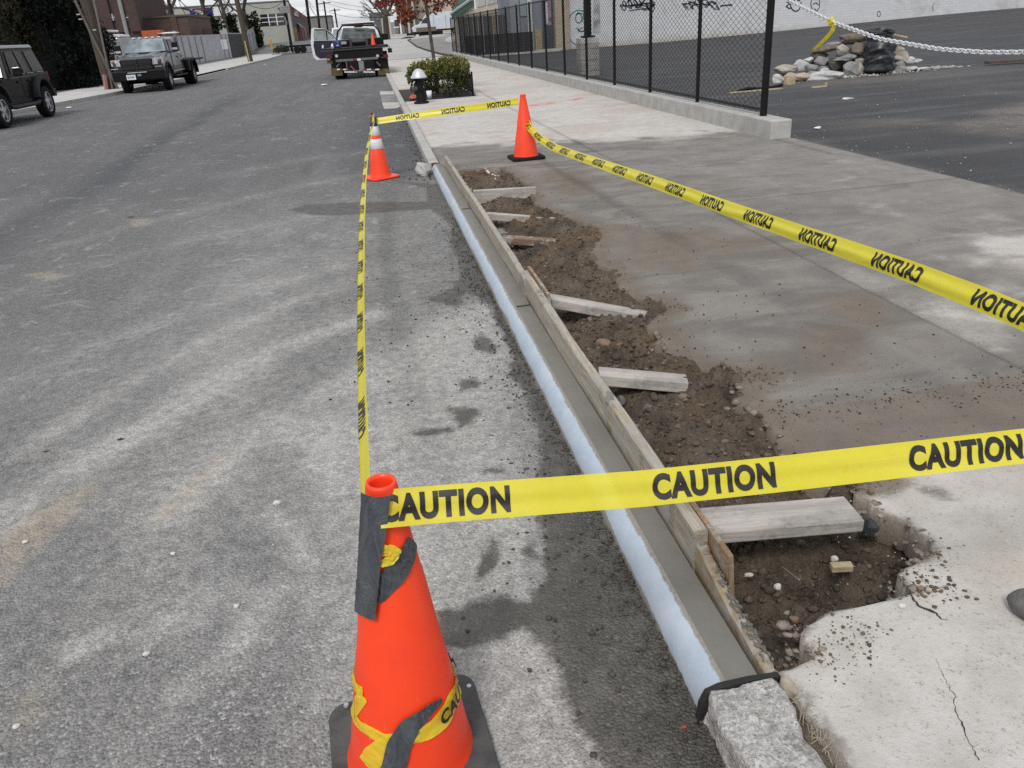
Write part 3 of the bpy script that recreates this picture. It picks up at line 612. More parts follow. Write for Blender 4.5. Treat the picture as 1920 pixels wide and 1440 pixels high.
# ---- trench soil
NYs = 900; ys = np.linspace(1.25, 9.33, NYs); ts = np.linspace(0, 1, 84)
Xr = np.maximum(xr(ys), .82) + .22
X = .74 + (Xr[:, None] - .74) * ts[None, :] ** 1.0; Y = np.repeat(ys[:, None], len(ts), 1)
rel = (X - .74) / (Xr[:, None] - .22 - .74)
base = .030 + .035 * sst(2.0, 2.9, Y) - .075 * sst(2.0, 1.6, Y) * (1 - .5 * sst(.45, 1.1, rel)) - .05 * np.exp(-((rel - .12) / .2) ** 2)
clod = np.abs(fbm(X * 22, Y * 22, 91, 3)) * .075 + np.abs(fbm(X * 55, Y * 55, 95, 2)) * .034
Zs = base - .026 + fbm(X * 4, Y * 4, 41, 4) * .15 + fbm(X * 12, Y * 12, 45, 3) * .065 + clod
for cx, cy, r, h in ((1.36, 3.80, .11, .11), (1.02, 3.55, .2, .035), (1.33, 2.84, .13, .085), (1.18, 3.1, .15, .03), (1.40, 1.99, .075, .11), (1.33, 1.95, .05, .07), (1.3, 5.35, .3, .035), (1.2, 2.55, .12, .03), (1.0, 4.6, .2, .03), (1.25, 6.25, .16, .07), (1.28, 1.68, .11, .03)):
    Zs += h * np.exp(-(((X - cx) / r) ** 2 + ((Y - cy) / (r * .75)) ** 2)) * (1 + 2.0 * fbm(X * 20, Y * 20, 99, 3))
Zs -= .055 * np.exp(-(((X - .98) / .11) ** 2 + ((Y - 5.95) / .33) ** 2)) + .06 * np.exp(-(((X - 1.02) / .10) ** 2 + ((Y - 2.25) / .08) ** 2))
Zs = np.where(Y > 8.6, Zs - .05, Zs)
slope = np.where(Y > 2.05, .072 - np.clip(X - xr(Y), 0, 1) * .6, .02)
Zs = Zs * (1 - sst(.92, 1.03, rel)) + np.minimum(Zs, slope + clod * .5 + .7 * np.maximum(Zs - .06, 0)) * sst(.92, 1.03, rel)
ws = .9 * np.exp(-((rel) / .22) ** 2) * (Y < 2.1) * sst(1.9, 1.5, Y) + .8 * np.exp(-(((X - .98) / .16) ** 2 + ((Y - 5.9) / .45) ** 2)) + .25 * (fbm(X * 3, Y * 3, 66, 3) > .05)
soil = struct('soil', gridXYZ('soil', X, Y, Zs, M_['soil'], dict(wetsoil=ws)), None)
def soil_z(x, y):
    j = int(np.clip(round((y - 1.25) / (9.33 - 1.25) * (NYs - 1)), 0, NYs - 1)); i = int(np.clip(round((x - .74) / (Xr[j] - .74) * (len(ts) - 1)), 0, len(ts) - 1))
    return float(Zs[j, i])
mb = MB().quad((.87, 5.62, .012), (1.10, 5.58, .012), (1.12, 6.32, .012), (.85, 6.35, .012))
t = NT('puddle_water'); t.set(Base_Color=(.10, .085, .07), Roughness=.05, Normal=t.bump(t.noise(t.pos(), 30, 3), .08, .01)); struct('puddle', mb, t.m)
# ---- crumbs: clods in the trench, crumbs on the slabs, grit on the road
ICO = None
def scatter(name, pts, mat, seed, kind='stuff', flat=.7, jag=.32):
    rnd = np.random.RandomState(seed); bm = bmesh.new(); bmesh.ops.create_icosphere(bm, subdivisions=1, radius=1.0)
    bv = np.array([v.co[:] for v in bm.verts]); bf = np.array([[v.index for v in f.verts] for f in bm.faces]); bm.free()
    n = len(pts); pts = np.asarray(pts, float); ctr = pts[:, :3]; r = pts[:, 3]
    jit = 1 + rnd.uniform(-jag, jag, (n, len(bv), 3)); st = np.stack([rnd.uniform(.75, 1.35, n), rnd.uniform(.75, 1.35, n), rnd.uniform(flat * .8, flat * 1.2, n)], 1)
    a = rnd.uniform(0, 6.28, n); ca, sa = np.cos(a), np.sin(a)
    v = bv[None] * jit * st[:, None] * r[:, None, None]
    vx = v[..., 0] * ca[:, None] - v[..., 1] * sa[:, None]; vy = v[..., 0] * sa[:, None] + v[..., 1] * ca[:, None]
    v = np.stack([vx, vy, v[..., 2]], -1) + ctr[:, None]
    f = (bf[None] + (np.arange(n) * len(bv))[:, None, None]).reshape(-1, 3)
    me = bpy.data.meshes.new(name); v = v.reshape(-1, 3); me.vertices.add(len(v)); me.vertices.foreach_set('co', v.astype(np.float32).ravel())
    me.loops.add(len(f) * 3); me.loops.foreach_set('vertex_index', f.astype(np.int32).ravel()); me.polygons.add(len(f))
    me.polygons.foreach_set('loop_start', np.arange(0, len(f) * 3, 3, dtype=np.int32)); me.polygons.foreach_set('loop_total', np.full(len(f), 3, np.int32)); me.update(calc_edges=True)
    me.materials.append(mat); o = bpy.data.objects.new(name, me); COL.objects.link(o); o['kind'] = kind; return o
rn = np.random.RandomState(5); pts = []; pts2 = []
for _ in range(9000):
    y = 1.27 + (rn.rand() ** 1.7) * 8.0; w = float(xr(np.array([y]))[0]); x = .79 + rn.rand() * (max(w, .85) - .79) * 1.0
    r = .0022 + .0125 * rn.rand() ** 3.2; pts.append((x, y, soil_z(x, y) + r * .2, r))
for _ in range(420):
    y = 1.35 + rn.rand() ** 1.5 * 7.6; w = float(xr(np.array([y]))[0]); x = .80 + rn.rand() * (max(w, .85) - .80); r = .007 + .016 * rn.rand() ** 2.2
    pts.append((x, y, soil_z(x, y) + r * .1, r))
for cx, cy, sx, n_ in ((1.40, 3.78, .07, 130), (1.42, 2.85, .09, 220), (1.43, 1.97, .045, 160), (1.38, 1.60, .05, 150), (1.02, 1.37, .05, 90), (.92, 1.29, .05, 80), (1.30, 1.47, .05, 150)):
    for _ in range(n_):
        x, y = rn.normal(cx, sx), rn.normal(cy, sx * .8); r = .0014 + .0052 * rn.rand() ** (4 if n_ < 140 else 3)
        if x > .8: (pts2 if x > float(xr(np.array([y]))[0]) else pts).append((x, y, max(soil_z(x, y), (SW if x > float(xr(np.array([y]))[0]) else 0)) + r * .3, r))
for k, (tag_, mm) in enumerate((('soil_clods', M_['soil']), ('soil_clods', soil_mat('soil_pale', 1.75)))):
    scatter('soil_clods', [p for i, p in enumerate(pts) if (i % 5 == 0) == (k == 1)], mm, 3 + k)
scatter('soil_crumbs', pts2, soil_mat('soil_crumb_tan', 1.5), 8)
dark = []; pale = []
for _ in range(1100):
    y = 2.1 + rn.rand() ** 1.6 * 7.2; w = float(xr(np.array([y]))[0]); x = w + rn.exponential(.55)
    if x < 4.8: dark.append((x, y, SW + .003, .0013 + .0045 * rn.rand() ** 5))
for _ in range(420):
    y = 2.50 + rn.normal(0, .045) * (1 + rn.rand()); x = 1.35 + rn.rand() * 1.6; dark.append((x, y, SW + .003, .0015 + .004 * rn.rand() ** 3))
for _ in range(500):
    y = 1.2 + rn.rand() * 8.2; x = .58 - rn.exponential(.12)
    if x > -.9: dark.append((x, y, .004, .0015 + .0055 * rn.rand() ** 3))
chips = []
for _ in range(260):
    y = 1.30 + rn.rand() ** 1.2 * 2.2; x0_ = float(xr(np.array([y]))[0]); x = x0_ + rn.normal(-.012, .018); r = .004 + .013 * rn.rand() ** 2.2
    chips.append((x, y, (SW - .004 if x > x0_ else rn.uniform(.0, SW - .02)), r))
for k in range(55):
    t_ = rn.rand(); x = .86 + .42 * t_; y = 1.425 + .03 * math.sin(t_ * 9) + rn.normal(0, .012); chips.append((x, y, rn.uniform(.02, .1), .003 + .013 * rn.rand() ** 3))
scatter('broken_concrete', chips, simple('broken_concrete', (.27, .238, .20), .95, var=.5, scale=30, obj=False, bump=.6), 23, flat=.7, jag=.6)
mud = []
for _ in range(2600):
    y = 1.0 + rn.rand() ** 1.5 * 6; x = .585 - rn.exponential(.05 if rn.rand() < .6 else .14)
    if x > -.1: mud.append((x, y, .003, .0016 + .0068 * rn.rand() ** 3))
scatter('gutter_mud', mud, simple('gutter_mud', (.075, .068, .057), .8, obj=False), 14)
for _ in range(260):
    y = 9 + rn.rand() * 9; x = .52 - rn.exponential(.1); dark.append((x, y, .004, .004 + .01 * rn.rand() ** 3))
for _ in range(300):
    y = 3.2 + rn.rand() * 3; x = rn.uniform(-.4, .5); dark.append((x, y, .003, .002 + .005 * rn.rand() ** 3))
for _ in range(330):
    y = .95 + rn.rand() * 1.2; x = 1.0 + rn.rand() * .8; pale.append((x, y, SW + .001, .0012 + .0035 * rn.rand() ** 3))
for _ in range(420):
    y = .75 + rn.rand() ** 1.4 * 5; x = rn.uniform(-3.0, .3); pale.append((x, y, .003, .0012 + .0032 * rn.rand() ** 5))
scatter('dirt_crumbs', dark, simple('dark_crumb', (.040, .034, .028), .95), 11); scatter('pale_grit', pale, simple('pale_crumb', (.48, .46, .43), .9), 12)

# ================================================================== FORMWORK
def jag_plank(name, y0, y1, x0, x1, z0, z1, mat, label, chip=.0, seed=1, n=140, lean=0.0, group=None, drop=None):
    """board on edge running along the kerb, its top edge worn"""
    rnd = random.Random(seed); ys = np.linspace(y0, y1, n); mb = MB(); sec = []
    ch = np.clip(fbm(ys * 6, ys * 0 + seed, seed, 4, .6) * 2 - .1, 0, 1) * chip + fbm(ys * 30, ys * 0, seed + 3, 3) * chip * .35
    if drop is not None: ch = ch + np.interp(ys, [d[0] for d in drop], [d[1] for d in drop])
    wv = fbm(ys * .9, ys * 0 + 5, seed + 9, 2) * .012
    for y, c, w in zip(ys, ch, wv):
        s = skew(y) + w; t = z1 - c; t2 = z1 - c * rnd.uniform(.6, 1.2)
        sec.append([(x0 + s, y, z0), (x0 + s + lean, y, t - .006), (x0 + s + .006 + lean, y, t), (x1 + s - .006 + lean, y, t2), (x1 + s + lean, y, t2 - .006), (x1 + s, y, z0)])
    vs = [p for q in sec for p in q]; fs = [tuple(range(6))[::-1], tuple((n - 1) * 6 + k for k in range(6))]
    for i in range(n - 1):
        for k in range(6): fs.append((i * 6 + k, i * 6 + (k + 1) % 6, i * 6 + 6 + (k + 1) % 6, i * 6 + 6 + k))
    mb.add(vs, fs); return one(name, mb, mat, label, 'form board', group)
GF = 'form boards along the fresh kerb'
jag_plank('form_board', 4.32, 9.42, .741, .780, -.06, .194, M_['wood_form'], 'far form board with crumbling cement-crusted top edge, running to the old kerb',   .024, 3, 300, group=GF)
pl2 = jag_plank('form_board', 1.735, 4.46, .742, .784, -.06, .200, M_['wood_form'], 'thick middle form board with square-cut end under the near caution tape', .010, 8, 200, group=GF)
jag_plank('form_board', 1.285, 1.86, .752, .783, -.06, .118, wood_mat('split_form_wood', (.40, .31, .19), (.20, .15, .10), .9), 'low splintered form board beside the near end of the kerb', .034, 14, 90, group=GF, drop=[(1.28, .02), (1.5, .01), (1.72, -.035), (1.86, -.03)])
# cement crust lumps on the boards
mb = MB()
rnd = random.Random(4)
for y in [1.95, 1.99, 2.02, 2.6, 2.63, 4.0, 4.05, 4.42, 5.0, 5.3, 5.7, 6.1, 6.3, 6.6, 7.0, 7.3, 7.6, 8.0, 8.4]:
    for _ in range(5): mb.rock((.760 + rnd.uniform(-.015, .015), y + rnd.uniform(-.05, .05), (.196 if y < 4.3 else .172) + rnd.uniform(-.006, .004)), (rnd.uniform(.008, .02), rnd.uniform(.012, .034), rnd.uniform(.006, .012)), rnd.randint(0, 999), 1)
obj('cement_crust', mb, simple('cement_lumps', (.24, .235, .22), .95, bump=.6), pl2, kind='stuff')
mb = MB()
for y in [1.34, 1.36, 1.39, 1.42, 1.45, 1.5, 1.53, 1.57, 1.6, 1.64, 1.68]:
    for _ in range(12): mb.rock((.770 + rnd.uniform(-.012, .012), y + rnd.uniform(-.03, .03), soil_z(.78, y) * 0 + .105 + (y - 1.36) * .1 + rnd.uniform(-.008, .002)), (rnd.uniform(.002, .007), rnd.uniform(.003, .011), rnd.uniform(.002, .006)), rnd.randint(0, 999), 1)
struct('cement_splatter', mb, simple('cement_splatter', (.17, .16, .14), .95, bump=.6))['kind'] = 'stuff'
one('plywood_gusset', MB().slabq([(.787, 1.56, -.02), (.787, 2.12, -.02), (.787, 2.10, .19), (.787, 1.60, .20)], (.016, .004, .0)), M_['wood_ply'], 'splintered upright plywood strip nailed behind the square-cut form board end', 'plywood strip', bevel=.002)
one('plywood_gusset', MB().slabq([(.783, 3.90, .02), (.783, 4.55, .02), (.783, 4.52, .205), (.783, 3.95, .21)], (.018, .0, .0)), M_['wood_ply'], 'thin wood batten lapping the form board joint beside the mid trench', 'plywood strip', bevel=.002)
GB = 'timber braces across the trench'
def brace(p0, p1, w, h, mat, label, ztop0, ztop1):
    p0 = Vector((p0[0], p0[1], ztop0 - h / 2)); p1 = Vector((p1[0], p1[1], ztop1 - h / 2)); d = p1 - p0; Ln = d.length
    m = MB(); n = 10
    for i in range(n): pass
    m.box((0, 0, 0), (Ln, w, h))
    o = one('brace', m, mat, label, 'timber brace', GB, bevel=.004)
    o.location = (p0 + p1) / 2; o.rotation_euler = (0, -math.atan2(d.z, Vector((d.x, d.y)).length), math.atan2(d.y, d.x)); return o
brace((.795, 1.845), (1.285, 1.80), .135, .042, M_['wood_grey'], 'nearest pale grey brace plank just beyond the tape, on top of the earth', .150, .140)
brace((.80, 2.975), (1.17, 2.885), .095, .05, M_['wood_grey'], 'whitish brace with its far end buried under a gravel heap', .165, .115)
brace((.795, 4.04), (1.27, 3.735), .085, .052, M_['wood_grey'], 'slanting grey brace with rust-brown stained outer end', .17, .11)
brace((.795, 5.66), (1.32, 5.36), .085, .05, M_['wood_brown'], 'reddish brown brace crossing above the puddle', .12, .10)
brace((.79, 6.42), (1.32, 6.19), .05, .06, M_['wood_grey'], 'thin brace half sunk in earth just beyond the puddle', .14, .09)
brace((.79, 7.30), (1.37, 7.18), .045, .125, M_['wood_grey'], 'farthest grey brace board standing on its edge', .165, .165)
one('edge_board', MB().box((1.08, 8.80, .055), (.42, .03, .09), .02), M_['wood_brown'], 'short dark board along the far wall of the trench', 'board')
mb = MB(); mb.tube([(1.12, 8.92, .085), (1.13, 8.7, .075), (1.17, 8.5, .06), (1.27, 8.42, .055), (1.36, 8.44, .06)], [.018, .016, .02, .014, .012], 8); mb.tube([(1.34, 8.36, .04), (1.40, 8.66, .075)], [.02, .02], 8); mb.tube([(1.40, 8.45, .05), (1.52, 8.6, .085), (1.55, 8.66, .08)], [.009, .008, .006], 6); mb.tube([(1.17, 8.5, .06), (1.16, 8.38, .05)], [.015, .008], 6)
one('root', mb, simple('pale_root', (.60, .56, .50), .7), 'pale forked root or pipe sticking out at the far trench end', 'root', smooth=True)
one('concrete_chunk', MB().rock((.455, 9.42, .06), (.085, .13, .105), 31, 3, .35, .9), M_['kerb_con'], 'broken lump of old kerb concrete in the gutter at the fresh kerb end', 'concrete lump')
one('wood_stub', MB().box((.60, 9.63, .045), (.07, .03, .10)), simple('red_wood', (.2, .08, .045), .9), 'small reddish board end between the kerb lump and the steel nosing', 'wood stub')
# near end: stone kerb block, black joint filler
bm = bmesh.new(); bmesh.ops.create_cube(bm, size=1.0); bmesh.ops.subdivide_edges(bm, edges=bm.edges[:], cuts=34, use_grid_fill=True)
for v in bm.verts:
    x, y, z = v.co
    r = .10; p = Vector((x, y, z)); q = Vector((max(-.5 + r, min(.5 - r, x)), max(-.5 + r * .35, min(.5 - r * .35, y)), max(-.5, min(.5 - r * 1.1, z))))
    d = p - q; p = q + (d.normalized() * min(d.length, r) if d.length > 1e-6 else d)
    wx, wy, wz = .664 + p.x * .172 + .02 * p.y, .86 + p.y * .80, .0 + p.z * .22
    nn = float(fbm(wx * 14 + wz * 9, wy * 14 + wz * 5, 101, 4, .6)); n2 = float(fbm(wx * 50 + wz * 31, wy * 50, 103, 2))
    nv = Vector((p.x, 0, p.z)).normalized() if Vector((p.x, 0, p.z)).length > .2 else Vector((0, 0, 1))
    v.co = Vector((wx, wy, wz)) + nv * (nn * .034 + n2 * .010)
me = bpy.data.meshes.new('kerb_stone'); bm.to_mesh(me); bm.free(); me.materials.append(M_['granite'])
tag(obj('kerb_stone', me, None), 'rough whitish stone kerb block at the bottom edge of the picture', 'kerb stone')
mb = MB()
fl = [(.572, .000), (.578, .055), (.592, .088), (.625, .100), (.70, .104), (.775, .100)]
n = len(fl)
vs = [(x, 1.284, z) for x, z in fl] + [(x, 1.262, z + .006) for x, z in fl] + [(x + .002, 1.262, z - .05 if z > .03 else z - .02) for x, z in fl] + [(x + .002, 1.284, z - .05 if z > .03 else z - .02) for x, z in fl]
fs = []
for i in range(n - 1):
    for k in range(4): fs.append((k * n + i, k * n + i + 1, ((k + 1) % 4) * n + i + 1, ((k + 1) % 4) * n + i))
fs += [(0, n, 2 * n, 3 * n), (n - 1, 4 * n - 1, 3 * n - 1, 2 * n - 1)]
mb.add(vs, fs); one('joint_filler', mb, M_['felt'], 'bent black felt joint strip between poured kerb and stone block', 'joint strip', bevel=.003)
st_tan = simple('pebble_tan', (.42, .36, .28), .85, var=.35, scale=40, bump=.4); st_grey = simple('pebble_grey', (.16, .155, .15), .8, var=.4, scale=30, bump=.5); st_white = simple('pebble_white', (.60, .58, .55), .85, var=.2, scale=40)
st_brown = simple('pebble_brown', (.22, .15, .10), .85, var=.3, scale=30); st_dark = simple('stone_dark', (.045, .047, .052), .7, var=.4, scale=30, bump=.4)
def stone(pxy, z, r, mat, label, seed, sub=2, ang=.3, cat='stone'):
    p = G(pxy[0], pxy[1], z); return one('stone', MB().rock((p.x, p.y, z), r, seed, sub, .25, ang), mat, label, cat, smooth=sub > 2)
stone((1478, 1288), .105, (.020, .025, .024), st_tan, 'rounded tan cobble beside the black joint strip', 5, 3, .1)
stone((1925, 1136), SW + .035, (.034, .050, .040), st_grey, 'smooth dark grey stone cut off by the right picture edge', 9, 3, 0)
stone((1216, 770), .05, (.034, .036, .030), simple('pebble_slate', (.115, .11, .105), .85, var=.3, scale=30, bump=.4), 'fist-sized grey stone in the trench before the buried brace', 12, 2, .6)
stone((1165, 752), .04, (.022, .034, .026), st_grey, 'upright grey pebble against the form board, left of the fist-sized stone', 13, 2, .3)
stone((1132, 644), .07, (.040, .045, .028), st_brown, 'brown angular stone in the middle trench, left of the stained brace end', 14, 2, .8)
stone((1632, 990), .075, (.030, .030, .034), st_dark, 'black broken stone at the outer end of the nearest brace', 15, 2, .9)
stone((1565, 1047), .035, (.012, .011, .010), st_white, 'greyish white pebble just behind the wood scrap', 16, 2, .5)
stone((1458, 1100), .02, (.0125, .0115, .012), st_white, 'knobbly white pebble below the nail', 17)
stone((1489, 1162), .01, (.014, .013, .013), st_brown, 'small round brown pebble near the jagged slab tip', 18)
stone((1404, 1078), .02, (.014, .009, .008), st_white, 'white flat chip close to the plywood strip', 19)
stone((1692, 1136), SW + .004, (.013, .009, .008), st_white, 'pale oval pebble at the mouth of the slab crack', 20)
stone((1726, 1103), SW + .008, (.010, .009, .009), st_brown, 'dark round pebble lying on the slab near the crack', 21)
stone((1741, 1106), SW + .006, (.010, .008, .007), st_tan, 'tan pebble touching the dark one on the slab', 22)
stone((1651, 968), SW + .008, (.010, .009, .009), st_tan, 'yellowish pebble on the loose dirt by the brace end', 23)
stone((1633, 921), SW + .012, (.013, .012, .012), st_brown, 'brown clod on the pale slab beyond the nearest brace', 24)
for pxy, r, lb in (((276, 1228), .009, 'largest white pebble on the road at lower left'), ((520, 946), .013, 'white twin-lobed pebble on the road left of the taped cone'), ((48, 1018), .009, 'white pebble beside the tan dust at the left edge'), ((325, 1040), .008, 'pale oval pebble on the road between the dust streak and the cone'), ((444, 1138), .008, 'round white pebble on coarse asphalt close to a dark blotch'), ((32, 1364), .008, 'white pebble near the lower left corner')):
    p = G(*pxy); one('pebble', MB().rock((p.x, p.y, r * .6), (r * 1.25, r, r * .8), int(r * 1e4) + pxy[0], 2), st_white, lb, 'pebble')
for pxy, s, lb in (((226, 826), .018, 'dark scrap on the asphalt at left, isolated'), ((245, 407), .05, 'brown leaf scrap beside the farther tan dust spot'), ((87, 848), .02, 'brown dry leaf on the road at left')):
    p = G(*pxy); one('leaf_litter', MB().add([(p.x - s, p.y, .004), (p.x, p.y - s * .5, .012), (p.x + s, p.y + s * .2, .004), (p.x, p.y + s * .6, .010)], [(0, 1, 2), (0, 2, 3)]), st_brown if s != .018 else st_dark, lb, 'leaf')
p = G(1577, 1068, .02); one('wood_scrap', MB().box((p.x, p.y, .030), (.062, .026, .022), -.18), M_['wood_fresh'], 'pale split wood scrap lying on the trench dirt', 'wood scrap', bevel=.003)
a, b = G(1466, 1062, .03), G(1499, 1088, .025)
nl = thing('nail', a, 'grey steel nail lying on the dirt left of the wood scrap', 'nail'); d = (b - a).normalized()
obj('nail_shank', MB().tube([a, b], [.0016, .0026], 8), simple('nail_steel', (.28, .29, .31), .4, .6), nl); obj('nail_head', MB().tube([b, b + d * .002], .0055, 10), M_['metal'], nl)
mb = MB()
def ribbon(pts, w, z):
    rj = random.Random(int(pts[0][0])); fine_ = []
    for (ax, ay, wa), (bx, by, wb) in zip(pts, pts[1:]):
        for k in range(4): f_ = k / 4; j_ = 0 if k == 0 else 2.6; fine_.append((ax + (bx - ax) * f_ + rj.uniform(-j_, j_), ay + (by - ay) * f_ + rj.uniform(-j_, j_) * .5, (wa + (wb - wa) * f_) * rj.uniform(.45, 1.15)))
    pts = fine_ + [pts[-1]]
    for (ax, ay, wa), (bx, by, wb) in zip(pts, pts[1:]):
        p, q = G(ax, ay, z), G(bx, by, z); d = (q - p).normalized(); nn = Vector((-d.y, d.x, 0))
        for q_ in (p, q): q_.z = z + float(fbm(np.array([q_.x * 1.2]), np.array([q_.y * 1.2]), 51, 3)[0]) * .006
        mb.quad(p - nn * wa * w, p + nn * wa * w, q + nn * wb * w, q - nn * wb * w)
ribbon([(1684, 1080, .8), (1693, 1095, 1), (1704, 1104, 1.1), (1712, 1122, 1.6), (1722, 1136, 1.6), (1736, 1142, 2.6), (1752, 1148, 2.2), (1764, 1160, .8), (1778, 1162, .3)], .0021, SW + .0012)
ribbon([(1755, 1232, .3), (1766, 1258, .5), (1775, 1275, .5), (1781, 1292, .7), (1791, 1303, .8), (1788, 1318, .8), (1796, 1340, 1), (1804, 1358, 1.6), (1815, 1385, .6), (1824, 1404, .7), (1836, 1425, 1.2)], .0011, SW + .0012)
struct('slab_crack', mb, M_['crack'])
p = G(1283, 1365); one('leaf_litter', MB().rock((p.x, p.y, .004), (.007, .005, .003), 3, 1), simple('red_scrap', (.5, .05, .06), .7), 'tiny red scrap on the wet gutter beside the stone block', 'scrap')
mb = MB(); rnd = random.Random(9)
for _ in range(60):
    p = G(rnd.uniform(1455, 1560), 0, 0) if False else None
for _ in range(70):
    y = rnd.uniform(.95, 1.2); x = .775 + rnd.uniform(-.012, .03); a = rnd.uniform(0, 3.14); l = rnd.uniform(.006, .016)
    mb.tube([(x - l * math.cos(a), y - l * math.sin(a), .092), (x, y, .10 + rnd.uniform(0, .01)), (x + l * math.cos(a), y + l * math.sin(a), .095)], .0009, 4)
struct('dry_twigs', mb, simple('dry_twigs', (.36, .31, .24), .9))['kind'] = 'stuff'
struct('joint_dirt', MB().b2((.750, .4, .02), (.80, 1.25, .088)), M_['soil'])

# ================================================================== CONES
CONE0 = Vector((-.112, 1.335, 0))
LEAN = Matrix.Translation(CONE0) @ Matrix.Rotation(R_(2.0), 4, 'Y') @ Matrix.Translation(-CONE0); LINV = LEAN.inverted()
H0, RB, RT = .752, .138, .031
def cone_profile(h, rb, rt): return [(rb + .012, .018), (rb + .006, .03), (rb, .06), (rb - (rb - rt) * .16, .06 + (h - .06) * .16), (rb - (rb - rt) * .38, .06 + (h - .06) * .38), (rb - (rb - rt) * .385 - .0016, .06 + (h - .06) * .388), (rb - (rb - rt) * .68, .06 + (h - .06) * .68), (rb - (rb - rt) * .685 - .0016, .06 + (h - .06) * .688), (rt + .004, h - .035), (rt, h - .006), (rt - .0015, h), (rt - .006, h), (rt - .0075, h - .01), (rt - .004, h - .12), (rt + .01, h - .3)]
def base_plate(c, half, h, chamfer=.05, hole=.1, rz=0.0):
    q = []
    for sx, sy in ((1, 1), (-1, 1), (-1, -1), (1, -1)):
        for k in range(7):
            t = math.pi / 2 * k / 6 + math.atan2(sy, sx) - math.pi / 4
            q.append(((half - chamfer) * sx + chamfer * math.cos(t), (half - chamfer) * sy + chamfer * math.sin(t)))
    q = [(x * math.cos(rz) - y * math.sin(rz), x * math.sin(rz) + y * math.cos(rz)) for x, y in q]
    m = MB(); n = len(q); vs = []
    for sc, z in ((1.0, .002), (1.0, h * .6), (.985, h), (.30, h + .004)):
        vs += [(c[0] + x * sc, c[1] + y * sc, c[2] + z) for x, y in q]
    fs = [(k * n + i, k * n + (i + 1) % n, (k + 1) * n + (i + 1) % n, (k + 1) * n + i) for k in range(3) for i in range(n)] + [tuple(range(3 * n, 4 * n)), tuple(range(n))[::-1]]
    return m.add(vs, fs)
c0 = thing('traffic_cone', CONE0, 'nearest orange cone wrapped in duct tape and caution tape on a black base', 'traffic cone', 'orange traffic cones')
body0 = obj('cone_body', MB().lathe(cone_profile(H0, RB, RT), CONE0, 72), M_['orange'], c0, smooth=True)
cb_ = base_plate(CONE0, .186, .022, .045, rz=.10); cb_.v = [tuple(LINV @ Vector(p)) for p in cb_.v]; obj('cone_base', cb_, M_['base_rubber'], c0, bevel=.003)
for x, y in ((.155, .15), (-.155, .15), (-.16, -.06)):
    obj('rivet', MB().lathe([(.0, .006), (.006, .005), (.008, 0)], CONE0 + Vector((x, y, .023)), 10), M_['rubber'] if y < 0 else M_['metal'], c0)
def cone_r(z): return np.interp(z, [.06, H0], [RB, RT])
LEAN = Matrix.Translation(CONE0) @ Matrix.Rotation(R_(2.0), 4, 'Y') @ Matrix.Translation(-CONE0); LINV = LEAN.inverted()
def cone_hit(px_, py_, off=0.002):
    d = ray(px_, py_); d = d / np.linalg.norm(d); EO = np.array(LINV @ Vector((0, 0, EYE))); d = np.array(LINV.to_3x3() @ Vector(d))
    for t in np.arange(.8, 3.0, .002):
        p = EO + d * t; rr = math.hypot(p[0] - CONE0.x, p[1] - CONE0.y)
        if p[2] < H0 and rr < cone_r(max(p[2], .0)) + off: return math.atan2(p[1] - CONE0.y, p[0] - CONE0.x), p[2]
    # grazing: nearest approach
    best = min(((abs(math.hypot(EO[0] + d[0] * t - CONE0.x, EO[1] + d[1] * t - CONE0.y) - cone_r(EO[2] + d[2] * t)), t) for t in np.arange(.8, 2.6, .004)), key=lambda q: q[0])[1]
    p = EO + d * best; return math.atan2(p[1] - CONE0.y, p[0] - CONE0.x), p[2]
def cone_strip(name, path, widths, mat, off, parent, seed=1, n=60, m=7, crumple=.0012, lift=None, label=None):
    """strip following a path of (angle, z) on the cone surface"""
    P = np.array([(a, z) for a, z in path]); s = np.linspace(0, len(P) - 1, n)
    A = np.interp(s, range(len(P)), P[:, 0]); Z = np.interp(s, range(len(P)), P[:, 1])
    k = np.array([1, 2, 3, 2, 1.]); k /= k.sum(); A = np.convolve(np.pad(A, 2, 'edge'), k, 'valid'); Z = np.convolve(np.pad(Z, 2, 'edge'), k, 'valid')
    W = np.interp(s, range(len(widths)), widths) if len(widths) == len(P) else np.interp(np.linspace(0, 1, n), np.linspace(0, 1, len(widths)), widths)
    vs = []; sl = math.hypot(1, (RB - RT) / H0)
    for i in range(n):
        j0, j1 = max(i - 1, 0), min(i + 1, n - 1); r = cone_r(Z[i]); du, dv = (A[j1] - A[j0]) * r, (Z[j1] - Z[j0]) * sl; L = math.hypot(du, dv) + 1e-9
        nu, nv = -dv / L, du / L
        for q in range(m):
            w = (q / (m - 1) - .5) * W[i]; a = A[i] + nu * w / r; z = Z[i] + nv * w / sl; rr = cone_r(min(z, H0)) + off
            rr += crumple * 2.2 * float(fbm(np.array([i * .35 + q * .5]), np.array([q * .9 + seed]), seed, 3))
            if z > H0: rr += .001
            if lift: rr += lift(i / (n - 1), q / (m - 1))
            vs.append((CONE0.x + rr * math.cos(a), CONE0.y + rr * math.sin(a), z))
    fs = [(i * m + q, i * m + q + 1, (i + 1) * m + q + 1, (i + 1) * m + q) for i in range(n - 1) for q in range(m - 1)]
    return obj(name, MB().add(vs, fs), mat, parent, smooth=True, label=label)
def cpath(pts, off=.002): return [cone_hit(x, y, off) for x, y in pts]
cone_strip('duct_tape', cpath([(705, 922), (702, 980), (697, 1040), (694, 1100), (691, 1150)]), [.044, .046, .046, .046, .044], M_['duct'], .0150, c0, 2, lift=lambda s, q: .004 * s * (1 - q) if s > .7 else 0, label='vertical grey duct tape strip down the left of the cone')
